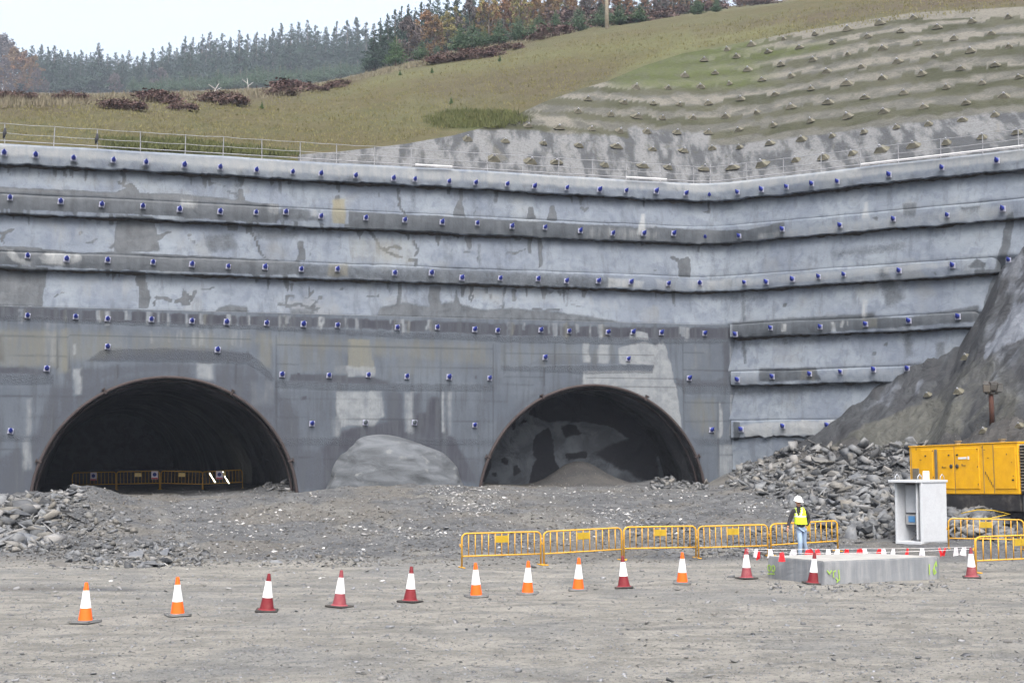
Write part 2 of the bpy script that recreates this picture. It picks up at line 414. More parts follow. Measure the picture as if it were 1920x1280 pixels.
SH = [  # sprayed walls and beams
 ('d', .95, 2, [(245, 342), (252, 348), (262, 362), (270, 372), (218, 370), (222, 360), (238, 352)]),
 ('d', .95, 2, [(218, 404), (290, 408), (294, 440), (300, 470), (213, 472), (216, 440)]),
 ('d', .9, 2, [(286, 444), (300, 440), (315, 434), (328, 433), (312, 440), (304, 450), (294, 452)]),
 ('d', .9, 2, [(205, 463), (214, 456), (218, 460), (208, 467)]),
 ('d', .9, 2, rect(206, 402, 213, 420)), ('d', .8, 2, rect(20, 392, 42, 401)),
 ('d', .9, 2, [(424, 414), (450, 418), (446, 432), (428, 432)]),
 ('d', .8, -2, [(455, 420), (470, 434), (480, 452), (488, 470), (500, 486)]),
 ('d', .8, -2.5, [(-5, 437), (10, 436), (22, 430)]), ('d', .8, -2.5, [(2, 450), (6, 436)]),
 ('d', .95, 2, [(-20, 498), (90, 504), (85, 530), (78, 560), (80, 574), (-20, 572)]),
 ('d', .95, 2, [(258, 512), (272, 510), (276, 535), (282, 558), (276, 578), (260, 578), (262, 545)]),
 ('d', .85, 2, rect(255, 518, 261, 536)),
 ('d', .9, -3, [(292, 557), (305, 558), (318, 563)]), ('d', .9, -3, [(328, 565), (342, 560), (350, 552), (362, 562), (366, 548)]),
 ('d', .9, 3, [(345, 540), (352, 550), (358, 570), (340, 572)]),
 ('d', .7, 5, [(410, 575), (430, 570), (465, 575), (470, 590), (400, 586)]),
 ('d', .95, 2, cone(452, 355, 380, 8, 4)), ('d', .8, 2, cone(632, 366, 392, 8, 5)), ('t', .8, 3, rect(622, 372, 648, 420)),
 ('d', .95, 2, cone(861, 375, 406, 12, 2)), ('d', .85, 2, cone(994, 388, 410, 10, 5)), ('d', .9, 2, cone(1035, 386, 414, 11, 3)),
 ('d', .85, 2, cone(564, 453, 489, 10, 5)), ('w', .8, 2, cone(1205, 400, 440, 9, 4)), ('w', .6, 3, cone(1624, 378, 412, 9, 4)),
 ('w', .6, 3, rect(1618, 560, 1630, 596)), ('d', .9, 2, rect(1272, 486, 1294, 520)), ('d', .9, -3, [(1262, 482), (1275, 490), (1290, 486)]),
 ('d', .7, -2, [(746, 355), (748, 385), (760, 400)]), ('d', .6, -1.5, [(711, 362), (713, 373)]), ('d', .35, 4, rect(768, 355, 780, 400)),
 ('d', .3, 4, rect(884, 362, 894, 406)), ('d', .3, 5, rect(912, 364, 930, 408)), ('d', .25, 5, rect(945, 370, 965, 410)), ('d', .25, 5, rect(668, 352, 678, 392)),
 ('d', .7, -2.5, [(695, 435), (704, 450), (712, 465), (728, 473), (740, 480), (752, 482)]), ('d', .7, -3, [(738, 464), (749, 465)]),
 ('d', .7, -2.5, [(776, 452), (783, 470), (776, 478)]), ('d', .7, -2.5, [(766, 487), (780, 488), (778, 498)]),
 ('d', .8, 2, [(870, 441), (886, 443), (882, 466), (876, 468)]), ('d', .7, 2, rect(868, 470, 881, 474)),
 ('d', .85, 2, [(988, 445), (996, 446), (996, 476), (990, 476)]), ('d', .9, 2, [(1008, 446), (1017, 447), (1016, 500), (1010, 502)]),
 ('d', .7, 2, [(960, 444), (976, 445), (972, 452), (962, 450)]), ('d', .3, 6, rect(828, 440, 850, 500)),
 ('d', .85, 2, [(805, 536), (825, 538), (826, 585), (804, 580)]), ('d', .7, -3, [(748, 532), (749, 560), (746, 582)]),
 ('d', .8, 7, [(715, 575), (760, 568), (800, 574), (850, 566), (900, 580), (960, 578), (1040, 584), (1120, 596), (1185, 609), (700, 602)]),
 ('d', .7, 3, [(856, 540), (862, 565), (880, 582), (840, 582), (852, 566)]), ('d', .8, 2, rect(960, 542, 968, 566)),
 ('d', .8, 2, rect(909, 540, 916, 552)), ('d', .8, 2, [(918, 550), (924, 552), (922, 562), (917, 560)]), ('d', .7, -2, [(944, 545), (945, 580)]),
 ('d', .75, -1.5, [(884, 545), (882, 560), (886, 564), (889, 552)]), ('d', .8, 2, [(1022, 544), (1040, 546), (1030, 552)]), ('d', .75, 2, [(1043, 544), (1055, 545), (1050, 558)]), ('d', .5, 3, rect(1062, 546, 1068, 575)),
 ('d', .65, -2, [(1000, 578), (1018, 581), (1050, 581)]), ('d', .7, -2, [(520, 570), (535, 572), (538, 555), (552, 556)]), ('d', .7, -2, [(578, 540), (580, 556), (588, 546)]),
 ('d', .7, -2.5, [(535, 575), (560, 570), (580, 576), (595, 582)]), ('d', .5, 6, rect(540, 578, 590, 592)), ('d', .8, 2, [(542, 530), (550, 530), (548, 548), (544, 540)]),
 ('d', .5, 4, [(1690, 380), (1720, 380), (1718, 410), (1694, 412)]), ('d', .6, 3, [(1800, 388), (1840, 386), (1836, 402), (1806, 404)]),
 ('d', .8, 2, [(1636, 406), (1650, 405), (1644, 416)]), ('d', .5, 5, rect(1390, 545, 1398, 605)), ('d', .55, 3, [(1388, 638), (1398, 640), (1400, 680), (1394, 682)]),
 ('d', .6, 2, [(1745, 510), (1756, 508), (1754, 516)]), ('d', .6, 3, [(1812, 500), (1832, 484), (1850, 494), (1846, 506)]), ('d', .5, 3, [(1770, 492), (1778, 480), (1786, 506)]),
 ('d', .5, 9, [(1690, 625), (1712, 622), (1716, 670), (1700, 672)]), ('d', .5, 5, rect(1755, 640, 1772, 672)), ('d', .6, 3, rect(1825, 505, 1870, 520)),
 ('d', .8, -8, [(1898, 400), (1890, 440), (1880, 480), (1870, 520), (1850, 575)]),
 ('d', .35, 14, rect(1330, 440, 1346, 525)), ('d', .25, 14, rect(1440, 730, 1500, 790)),
 # beams: the wet and the bleached stretches
 ('d', .9, 2, [(-80, 350), (200, 368), (340, 372), (520, 388), (520, 418), (300, 404), (-80, 388)]),
 ('d', .55, 6, [(440, 380), (600, 392), (600, 416), (440, 412)]), ('w', .5, 4, [(335, 372), (372, 375), (370, 392), (340, 390)]),
 ('w', .45, 4, [(500, 380), (530, 384), (520, 404), (498, 398)]), ('w', .45, 4, [(580, 392), (615, 398), (616, 408), (578, 406)]),
 ('d', .85, 2, [(655, 400), (1180, 430), (1300, 434), (1340, 440), (1400, 436), (1470, 424), (1470, 446), (1330, 460), (655, 428)]),
 ('w', .35, 6, [(1110, 425), (1200, 430), (1240, 434), (1230, 450), (1100, 446)]), ('w', .4, 5, [(1420, 436), (1560, 420), (1900, 382), (1900, 404), (1560, 440), (1420, 450)]),
 ('d', .9, 2, [(-80, 460), (30, 466), (60, 470), (150, 478), (220, 480), (560, 496), (560, 515), (200, 505), (-80, 492)]),
 ('w', .55, 3, [(10, 464), (26, 468), (38, 485), (58, 490), (56, 498), (30, 494), (15, 482)]), ('w', .6, 3, [(70, 480), (85, 472), (152, 476), (154, 488), (130, 498), (76, 496)]),
 ('t', .5, 5, rect(615, 492, 655, 520)), ('d', .5, 8, [(560, 495), (700, 505), (850, 510), (1100, 522), (1160, 524), (1160, 542), (850, 535), (560, 520)]),
 ('w', .65, 3, [(1142, 521), (1185, 523), (1210, 527), (1205, 540), (1140, 538)]), ('w', .5, 3, [(1228, 522), (1256, 526), (1256, 540), (1230, 542)]),
 ('w', .5, 3, [(1285, 522), (1330, 526), (1400, 520), (1560, 508), (1780, 488), (1780, 500), (1560, 524), (1330, 544), (1285, 542)]), ('d', .4, 3, rect(1360, 524, 1375, 540)),
 ('d', .85, 5, [(1372, 612), (1460, 606), (1640, 592), (1640, 600), (1700, 602), (1835, 580), (1835, 602), (1480, 628), (1372, 636)]),
 ('w', .7, 2, rect(1466, 607, 1474, 622)), ('w', .7, 2, rect(1558, 602, 1566, 622)), ('w', .6, 2, rect(1575, 600, 1582, 614)), ('w', .6, 2, rect(1588, 600, 1592, 612)), ('t', .4, 4, rect(1615, 595, 1648, 615)),
 ('d', .7, 5, [(1420, 690), (1530, 688), (1540, 712), (1420, 716)]), ('t', .35, 5, rect(1500, 690, 1530, 714)), ('d', .4, 7, [(1690, 680), (1740, 672), (1740, 704), (1690, 704)]), ('w', .35, 5, rect(1380, 695, 1420, 722)), ('w', .3, 5, rect(1570, 690, 1690, 704)),
 ('w', .75, 3, [(1388, 796), (1450, 790), (1540, 788), (1600, 786), (1604, 808), (1540, 814), (1400, 820)]), ('d', .7, 3, rect(1376, 790, 1388, 826)), ('d', .5, 3, rect(1486, 792, 1494, 800)), ('d', .5, 3, rect(1535, 794, 1548, 812)),
 # cap beam: bleached top, darker foot
 ('w', .75, 5, [(-200, 255), (200, 284), (1330, 345), (1920, 280), (2300, 240), (2300, 262), (1920, 300), (1330, 362), (600, 328), (200, 300), (-200, 285)]),
 ('t', .25, 8, [(-200, 270), (200, 290), (640, 322), (1330, 368), (640, 340), (200, 312), (-200, 290)]),
 ('d', .6, 4, [(128, 312), (135, 302), (146, 304), (148, 312)]), ('d', .55, 4, [(195, 313), (208, 302), (216, 303), (212, 316)]), ('d', .6, 3, [(264, 318), (268, 310), (280, 311), (276, 320)]),
 ('d', .35, 4, [(640, 340), (655, 325), (668, 330), (690, 350), (640, 350)]), ('d', .35, 6, [(790, 352), (820, 342), (840, 346), (850, 356), (790, 358)]), ('d', .35, 5, [(1300, 378), (1315, 366), (1345, 366), (1365, 374)]),
]
for _k in range(80):            # smaller runs and blotches
    _r = random.Random(_k * 13 + 5); _u = _r.uniform(-20, 1330); _row = _k % 3; _v0 = {0: 459, 1: 548, 2: 379}[_row] - (1330 - _u) * (.054 if _row != 1 else .0385); _w = _r.uniform(1.5, 6); _h = _r.uniform(8, 34)
    SH.append(('d', _r.uniform(.55, .9), 1.5, [(_u - _w, _v0 - 2), (_u + _w, _v0 - 2), (_u + _w * .7, _v0 + _h * .6), (_u + _w * .2, _v0 + _h), (_u - _w * .5, _v0 + _h * .7)]))
    _x = _r.uniform(-20, 1330); _y = _v0 + _r.uniform(20, 60)
    if _k % 2: SH.append(('d', _r.uniform(.4, .8), -_r.uniform(.8, 2), [(_x, _y), (_x + _r.uniform(-14, 14), _y + _r.uniform(-8, 8)), (_x + _r.uniform(-22, 22), _y + _r.uniform(-10, 14))]))
for _k in range(26):            # drips under the beams
    _r = random.Random(_k * 7 + 1)
    _u = _r.uniform(0, 1330); _v = {0: 460, 1: 548, 2: 379}[_k % 3]; _v0 = _v - (1330 - _u) * (0.054 if _k % 3 == 0 else 0.0385 if _k % 3 == 1 else 0.054)
    SH.append(('d', _r.uniform(.15, .4), 4, rect(_u, _v0 - 2, _u + _r.uniform(4, 16), _v0 + _r.uniform(15, 60))))
SH += [('d', .55, 6, [(1180, 440), (1330, 448), (1330, 460), (1180, 452)]), ('d', .5, 8, [(380, 440), (440, 436), (450, 470), (390, 475)]), ('d', .45, 10, [(470, 425), (560, 430), (560, 450), (480, 452)]), ('d', .5, 5, rect(895, 456, 902, 500)), ('d', .45, 8, [(600, 520), (700, 524), (700, 534), (600, 530)]),
 ('d', .5, 14, [(1560, 470), (1700, 452), (1700, 470), (1560, 486)]), ('d', .45, 14, [(1330, 552), (1440, 552), (1440, 566), (1330, 566)]), ('d', .4, 14, [(1380, 640), (1600, 625), (1600, 642), (1380, 655)]), ('d', .5, 14, [(1380, 728), (1620, 712), (1620, 730), (1380, 745)]), ('d', .5, 10, [(1640, 505), (1660, 500), (1700, 560), (1660, 580)]), ('t', .35, 14, [(650, 440), (780, 446), (780, 500), (660, 495)]), ('t', .3, 20, [(30, 320), (300, 335), (300, 360), (30, 345)]),
 ('w', .3, 12, [(90, 420), (205, 424), (205, 460), (90, 456)]), ('w', .3, 12, [(110, 515), (250, 520), (250, 560), (110, 560)]), ('w', .3, 14, [(330, 430), (380, 432), (380, 470), (330, 470)]), ('w', .35, 12, [(900, 550), (1180, 560), (1180, 585), (1040, 570), (900, 565)])]
PS = [  # the poured portal wall
 ('r', 1, 1.5, [(-200, 592), (0, 600), (330, 612), (500, 618), (640, 626), (760, 633), (960, 641), (1164, 645), (1376, 642), (1376, 634), (960, 630), (620, 616), (0, 590), (-200, 584)]),
 ('d', .95, 5, [(-200, 566), (0, 574), (470, 592), (620, 596), (780, 600), (960, 607), (1180, 613), (1376, 613), (1376, 636), (1180, 634), (960, 630), (640, 614), (480, 612), (0, 598), (-200, 590)]),
 ('r', 1, 2, [(160, 676), (190, 655), (300, 652), (466, 660), (482, 672), (515, 706), (510, 714), (478, 690), (460, 682), (300, 678), (180, 676)]),
 ('d', .55, 3, [(165, 676), (195, 652), (360, 650), (466, 658), (480, 672), (460, 680), (300, 676)]),
 ('r', 1, 1.5, [(-200, 700), (100, 702), (102, 720), (-200, 718)]), ('r', 1, 1.5, [(516, 712), (620, 717), (924, 720), (924, 734), (620, 731), (516, 726)]),
 ('d', .8, 5, [(-60, 690), (40, 686), (90, 694), (100, 704), (-60, 702)]), ('d', .75, 4, [(545, 700), (640, 702), (700, 706), (730, 715), (730, 722), (540, 716)]),
 ('r', 1, 1.5, [(940, 686), (1100, 684), (1226, 684), (1226, 698), (1100, 700), (940, 694)]), ('d', .4, 3, [(1030, 664), (1226, 668), (1226, 684), (980, 684)]),
 ('r', 1, 2, [(1268, 716), (1372, 718), (1374, 738), (1284, 738)]), ('d', .6, 5, [(1268, 708), (1340, 712), (1372, 700), (1374, 726), (1270, 724)]),
 ('r', .9, 3, [(500, 818), (620, 820), (930, 822), (926, 834), (620, 834), (535, 834)]), ('r', .9, 3, [(1295, 820), (1376, 822), (1376, 834), (1305, 834)]), ('r', .9, 3, [(-200, 812), (80, 816), (76, 828), (-200, 826)]),
 ('d', .6, 18, [(90, 720), (300, 690), (480, 690), (560, 760), (600, 925), (560, 925), (480, 780), (310, 705), (150, 770), (60, 900), (30, 900)]), ('d', .5, 16, [(905, 860), (930, 790), (1000, 730), (1100, 705), (1100, 722), (1000, 750), (930, 830), (915, 905)]), ('d', .8, 12, [(600, 836), (640, 815), (740, 806), (850, 818), (890, 900), (866, 905), (830, 830), (650, 832), (630, 925), (600, 925)]), ('d', .55, 8, [(120, 690), (300, 680), (470, 682), (520, 730), (520, 800), (470, 760), (400, 710), (300, 700), (200, 710), (130, 760)]),
 ('d', .6, 14, [(60, 820), (0, 850), (-100, 850), (-100, 950), (100, 950)]), ('d', .6, 14, [(540, 840), (640, 840), (640, 925), (560, 925)]), ('d', .5, 12, [(860, 850), (925, 850), (915, 912), (866, 912)]), ('t', .45, 14, [(0, 612), (925, 640), (925, 690), (480, 650), (0, 690)]), ('t', .3, 18, [(930, 640), (1160, 645), (1160, 680), (930, 690)]), ('d', .35, 12, [(0, 730), (90, 730), (100, 940), (-100, 940), (-100, 730)]), ('d', .35, 14, [(524, 726), (925, 736), (925, 910), (600, 920), (524, 900)]),
 ('t', .55, 8, [(-60, 615), (130, 618), (130, 690), (-60, 690)]), ('t', .6, 8, rect(108, 615, 130, 700)), ('t', .35, 8, [(130, 618), (480, 622), (480, 655), (130, 660)]), ('t', .5, 8, rect(482, 622, 508, 690)),
 ('t', .8, 3, [(655, 634), (695, 636), (702, 700), (655, 690)]), ('t', .3, 8, [(520, 628), (650, 634), (650, 700), (520, 700)]), ('t', .35, 8, [(740, 645), (790, 648), (780, 705), (745, 700)]), ('t', .25, 12, [(725, 640), (925, 646), (925, 708), (725, 708)]),
 ('w', .7, 3, [(650, 686), (702, 686), (702, 706), (655, 706)]), ('w', .35, 4, [(624, 685), (650, 685), (652, 702), (626, 700)]),
 ('t', .4, 10, [(1290, 745), (1345, 745), (1345, 815), (1300, 815), (1285, 780)]), ('t', .25, 14, [(930, 650), (1090, 652), (1090, 690), (930, 690)]), ('t', .25, 10, [(1245, 740), (1275, 740), (1278, 800), (1250, 780)]),
 ('w', .8, 4, [(630, 734), (718, 732), (722, 780), (700, 798), (640, 800), (630, 770)]), ('d', .5, 6, [(640, 752), (690, 750), (692, 760), (650, 762)]),
 ('d', .9, 9, [(640, 806), (720, 790), (800, 770), (805, 740), (825, 745), (835, 800), (860, 830), (900, 905), (860, 905), (820, 850), (640, 850), (622, 820)]), ('d', .65, 10, [(722, 734), (790, 734), (792, 800), (722, 800)]),
 ('w', .7, 6, rect(757, 734, 774, 810)), ('w', .85, 3, rect(827, 733, 832, 812)), ('w', .5, 4, rect(838, 733, 848, 818)), ('w', .4, 4, rect(622, 780, 638, 820)),
 ('d', .7, 9, [(605, 830), (660, 822), (640, 870), (625, 925), (600, 925)]), ('d', .8, 9, [(845, 830), (862, 830), (866, 905), (850, 900)]),
 ('w', .95, 4, [(1091, 642), (1104, 642), (1106, 680), (1093, 680)]), ('w', .95, 4, [(1122, 645), (1142, 645), (1142, 682), (1122, 680)]),
 ('w', .95, 2, [(1160, 650), (1210, 640), (1230, 648), (1240, 640), (1258, 680), (1262, 700), (1272, 745), (1278, 800), (1275, 805), (1245, 790), (1200, 745), (1150, 728), (1092, 722), (1092, 695), (1225, 694), (1225, 684), (1160, 682)]),
 ('w', .9, 2, [(1182, 624), (1200, 621), (1214, 624), (1216, 638), (1180, 636)]), ('w', .8, 2, [(1241, 632), (1250, 650), (1256, 680), (1246, 670)]),
 ('w', .85, 2, [(1348, 748), (1355, 790), (1354, 822), (1344, 820)]), ('w', .8, 2, [(1370, 738), (1374, 740), (1374, 815), (1368, 815)]), ('w', .6, 3, [(1347, 832), (1376, 832), (1376, 905), (1347, 905)]), ('w', .7, 2, [(1366, 645), (1371, 650), (1372, 690), (1367, 690)]),
 ('d', .75, 7, [(1352, 640), (1368, 640), (1370, 720), (1356, 705)]),
 ('w', .75, 4, rect(137, 690, 152, 740)), ('w', .7, 6, rect(368, 680, 402, 712)), ('w', .5, 5, rect(47, 745, 60, 820)), ('w', .55, 5, rect(42, 820, 60, 880)), ('w', .7, 3, rect(136, 646, 143, 666)), ('w', .4, 5, rect(84, 600, 104, 680)),
 ('d', .8, 10, [(-80, 630), (5, 625), (10, 680), (-80, 690)]), ('w', .3, 10, rect(470, 715, 515, 760)),
 ('w', .25, 8, [(1280, 645), (1350, 650), (1350, 705), (1280, 705)]), ('w', .35, 10, [(1100, 696), (1230, 696), (1270, 780), (1180, 740), (1100, 720)]),
]
for _s in [s for s in list(SH) if s[3][0] in ((-80, 350), (655, 400), (-80, 460), (560, 495), (1372, 612))]:
    SH.append((_s[0], _s[1], _s[2] * 1.5, [(a, b - 6 + 2.5 * sin(a * .05)) for a, b in _s[3]]))
for _c in ((559, 702), (893, 708), (570, 746), (1474, 640), (1663, 646), (150, 437), (357, 441), (603, 558), (430, 490), (1640, 662), (1472, 572)):
    (PS if _c[1] > 635 and _c[0] < 1376 else SH).append(('d', 1, 2, rect(_c[0] - 3, _c[1] - 3, _c[0] + 3, _c[1] + 3)))
_r = random.Random(3)
for _k in range(46):            # lime runs and dark drips in the beam course of the portal wall
    _u = _r.uniform(-20, 1300); _v = 577 + _u * 0.0275
    SHc = ('w', _r.uniform(.3, .9), 2, rect(_u, _v, _u + _r.uniform(2, 9), _v + _r.uniform(14, 30)))
    PS.append(SHc)
    if _k % 2: PS.append(('t', _r.uniform(.2, .5), 3, rect(_u + 5, _v, _u + 5 + _r.uniform(4, 14), _v + _r.uniform(20, 32))))
for _k in range(40):
    _u = _r.uniform(240, 480); PS.append(('w', _r.uniform(.2, .6), 2, rect(_u, 618, _u + _r.uniform(2, 6), 618 + _r.uniform(8, 35))))

# ------------------------------------------------------------------ concrete materials
def mat_sprayed(name='sprayed_concrete', base=(0.087, 0.105, 0.136), hi=(0.122, 0.144, 0.173)):
    t = NT(name); p = t.pos(); ps = t.pos(scale=(1, 1, 0.16))
    d, wh, tn, rg = t.attr('stain')
    big = t.noise(p, 0.35, 4, 0.6); mid = t.noise(p, 2.2, 6, 0.62, 0.4); st = t.noise(ps, 2.4, 5, 0.65)
    fine = t.noise(p, 26, 4, 0.7)
    c = t.mix(t.rng(big, .35, .65), base, hi)
    c = t.mix(t.rng(mid, .46, .66, 0, .55), c, (base[0] * .72, base[1] * .74, base[2] * .8))
    c = t.mix(t.rng(st, .5, .72, 0, .6), c, (0.052, 0.062, 0.079))
    c = t.mix(t.rng(t.noise(p, .6, 3, .5), .55, .75, 0, .35), c, (0.118, 0.122, 0.118))
    c = t.mix(t.rng(fine, .50, .75, 0, .45), c, (0.049, 0.055, 0.065))
    edge = t.math('ADD', d, t.math('MULTIPLY', t.math('SUBTRACT', t.noise(p, 5, 4, .6), .5), .35))
    dk = t.mix(t.rng(st, .3, .7), (0.027, 0.033, 0.041), (0.045, 0.053, 0.064))
    c = t.mix(t.math('MULTIPLY', t.rng(t.math('ADD', edge, t.math('MULTIPLY', t.math('SUBTRACT', fine, .5), .5)), .15, .62), t.rng(mid, .3, .62, .86, 1)), c, dk)
    c = t.mix(t.rng(t.math('ADD', tn, t.math('MULTIPLY', t.math('SUBTRACT', st, .5), .5)), .1, .9, 0, .8), c, (0.110, 0.105, 0.073))
    c = t.mix(t.math('MULTIPLY', t.rng(t.math('ADD', wh, t.math('MULTIPLY', t.math('SUBTRACT', st, .5), 1.1)), .10, 1.0), t.rng(mid, .3, .65, .6, 1)), c, (0.188, 0.204, 0.217))
    b = t.bump(mid, .045, .8); b = t.bump(fine, .012, .7, b)
    return t.out(c, t.rng(d, .3, .8, .9, .55), b)
M_SPRAY = mat_sprayed()
def mat_poured():
    t = NT('poured_concrete'); p = t.pos(); ps = t.pos(scale=(1, 1, .1))
    d, wh, tn, rg = t.attr('stain')
    j, a2, a3, _ = t.attr('joint')
    big = t.noise(p, .5, 4, .6); st = t.noise(ps, 3.5, 5, .65); fine = t.noise(p, 30, 3, .7); mid = t.noise(p, 3, 5, .6)
    c = t.mix(t.rng(big, .35, .65), (0.052, 0.064, 0.084), (0.068, 0.083, 0.105))
    c = t.mix(t.rng(st, .45, .7, 0, .7), c, (0.032, 0.038, 0.048))
    c = t.mix(t.rng(mid, .5, .75, 0, .3), c, (0.071, 0.083, 0.098))
    c = t.mix(t.rng(a2, 0, 1, 0, .25), c, (0.038, 0.048, 0.064))
    nse = t.math('ADD', t.math('MULTIPLY', t.math('SUBTRACT', st, .5), .9), t.math('MULTIPLY', t.math('SUBTRACT', fine, .5), .5))
    c = t.mix(t.math('MULTIPLY', t.rng(t.math('ADD', d, nse), .10, .85), t.rng(big, .3, .6, .75, 1)), c, t.mix(t.rng(st, .35, .65), (0.022, 0.024, 0.034), (0.037, 0.043, 0.054)))
    c = t.mix(t.rng(t.math('ADD', tn, nse), .1, 1.0, 0, .75), c, (0.113, 0.115, 0.095))
    c = t.mix(t.math('MULTIPLY', t.rng(t.math('ADD', wh, t.math('MULTIPLY', nse, 1.5)), .10, 1.0), t.rng(mid, .3, .65, .55, 1)), c, (0.146, 0.162, 0.179))
    ag = t.voro(p, 22)
    c = t.mix(t.math('MULTIPLY', rg, t.rng(ag, .15, .5, .1, .55)), c, (0.030, 0.036, 0.047))
    c = t.mix(t.math('MULTIPLY', j, .75), c, (0.017, 0.021, 0.027))
    c = t.mix(t.rng(fine, .50, .72, 0, .5), c, (0.028, 0.033, 0.039))
    b = t.bump(mid, .02, .5)
    b = t.bump(t.math('MULTIPLY', ag, rg), .025, .8, b)
    return t.out(c, .85, b)
M_POUR = mat_poured()
def mat_plain(name, a, b_, rough=.9, scale=3.0, obj=False, bump=.02):
    t = NT(name); p = t.pos(obj=obj)
    n = t.noise(p, scale, 6, .62); f = t.noise(p, scale * 9, 3, .65)
    c = t.mix(t.rng(n, .3, .7), a, b_)
    c = t.mix(t.rng(f, .5, .8, 0, .3), c, tuple(x * .55 for x in a))
    return t.out(c, rough, t.bump(f, bump, .6, t.bump(n, bump * 2, .5)))

# ------------------------------------------------------------------ sprayed walls
def wall_sheet(name, s0, s1, z0, z1, off, parent, mat, shapes, step=.09, amp=.07):
    s = np.arange(s0, s1 + step * .5, step); z = np.arange(z0, z1 + step * .5, step)
    P, n = path(s)
    SS, ZZ = np.meshgrid(s, z, indexing='ij')
    dsp = amp * fbm(SS * .45, ZZ * .6, 2.2, 5) + amp * .3 * fbm(SS * 2.5, ZZ * 2.5, 4.0, 3)
    kn = []
    for zt_, zb2_ in sorted(b for b in BEAM.values()):
        kn += [(zb2_ - .02, -.12), (zb2_ + .1, -.05), (zt_ - .05, .10), (zt_ + .03, .20)]
    dsp = dsp + np.interp(ZZ, [k_[0] for k_ in kn], [k_[1] for k_ in kn], left=.05)
    X = P[:, 0][:, None] + n[:, 0][:, None] * (off + dsp)
    Y = P[:, 1][:, None] + n[:, 1][:, None] * (off + dsp)
    V = np.stack([X.ravel(), Y.ravel(), ZZ.ravel()], 1)
    U, W = pix(V[:, 0], V[:, 1], V[:, 2])
    return mesh_np(name, V, grid_faces(len(s), len(z), False), mat, parent, True, {'stain': paint(U, W, shapes)})
def beam(name, s0, s1, zt, zb, parent, mat, shapes, out=.42, left_end=False, right_end=False, seed=0., rag=.07, taper=0):
    step = .09
    s = np.arange(s0, s1 + step * .5, step); P, n = path(s)
    h = zt - zb
    prof = [(-.05, zt + .10), (out * .5, zt + .05), (out * .72, zt + .02), (out * .9, zt - .04)]
    m = 7
    for i in range(m + 1):
        f = i / m; prof.append((out * (.92 + .08 * sin(pi * f)), zt - .06 - (h - .10) * f))
    prof += [(out * .9, zb - .02), (out * .5, zb - .03), (-.25, zb + .03)]
    pr = np.array(prof)
    SS = s[:, None] + 0 * pr[:, 0][None, :]
    OO = pr[:, 0][None, :] + 0 * SS; ZZ = pr[:, 1][None, :] + 0 * SS
    low = sm(ZZ, zb + .14, zb - .02)
    ZZ = ZZ + low * (rag * 1.1 * fbm(SS * 1.3, 0 * SS + seed, 1.0, 4) + rag * .5 * fbm(SS * 7, 0 * SS + seed, 5.0, 2))
    OO = OO + .03 * fbm(SS * .5, ZZ * .8 + seed, 7.0, 4) * (pr[:, 0] > .05)[None, :] + low * .05 * fbm(SS * 4, 0 * SS, seed, 3)
    ZZ = ZZ + .05 * fbm(SS * .25, 0 * SS + seed + 3, 1.0, 3)
    if left_end: OO = OO * sm(SS, s0, s0 + .12)
    if right_end: 
        k = sm(SS, s1, s1 - .45) ** .5; OO = OO * k
    X = P[:, 0][:, None] + n[:, 0][:, None] * OO; Y = P[:, 1][:, None] + n[:, 1][:, None] * OO
    V = np.stack([X.ravel(), Y.ravel(), ZZ.ravel()], 1)
    U, W = pix(V[:, 0], V[:, 1], V[:, 2])
    return mesh_np(name, V, grid_faces(len(s), len(pr), True), mat, parent, True, {'stain': paint(U, W, shapes)})
SL = -LEN_L - 9.0; SR = (R0 - C0).length + 7.0
S_DIV = 0.0
M_GAP = mat_plain('shade_in_the_gap', (.025, .022, .02), (.05, .045, .04), 1.0, 6)  # near-black colour standing in for the shade under the beams
def gap(parent, s0, s1, zb, off0=0.0, seed=0.):   # dark strip that paints in the shadow line beneath a beam
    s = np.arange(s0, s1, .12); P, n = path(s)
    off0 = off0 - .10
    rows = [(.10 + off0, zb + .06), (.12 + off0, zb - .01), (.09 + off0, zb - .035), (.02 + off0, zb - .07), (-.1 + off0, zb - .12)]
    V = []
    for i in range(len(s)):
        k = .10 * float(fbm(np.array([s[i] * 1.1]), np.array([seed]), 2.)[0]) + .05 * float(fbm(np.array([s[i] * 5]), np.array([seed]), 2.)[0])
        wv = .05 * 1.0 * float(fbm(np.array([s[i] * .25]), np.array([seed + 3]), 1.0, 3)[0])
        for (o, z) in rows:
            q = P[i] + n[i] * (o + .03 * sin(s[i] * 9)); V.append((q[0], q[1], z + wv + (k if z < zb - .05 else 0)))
    return mesh_np('shade_strip', np.array(V), grid_faces(len(s), len(rows), True), M_GAP, parent, True)

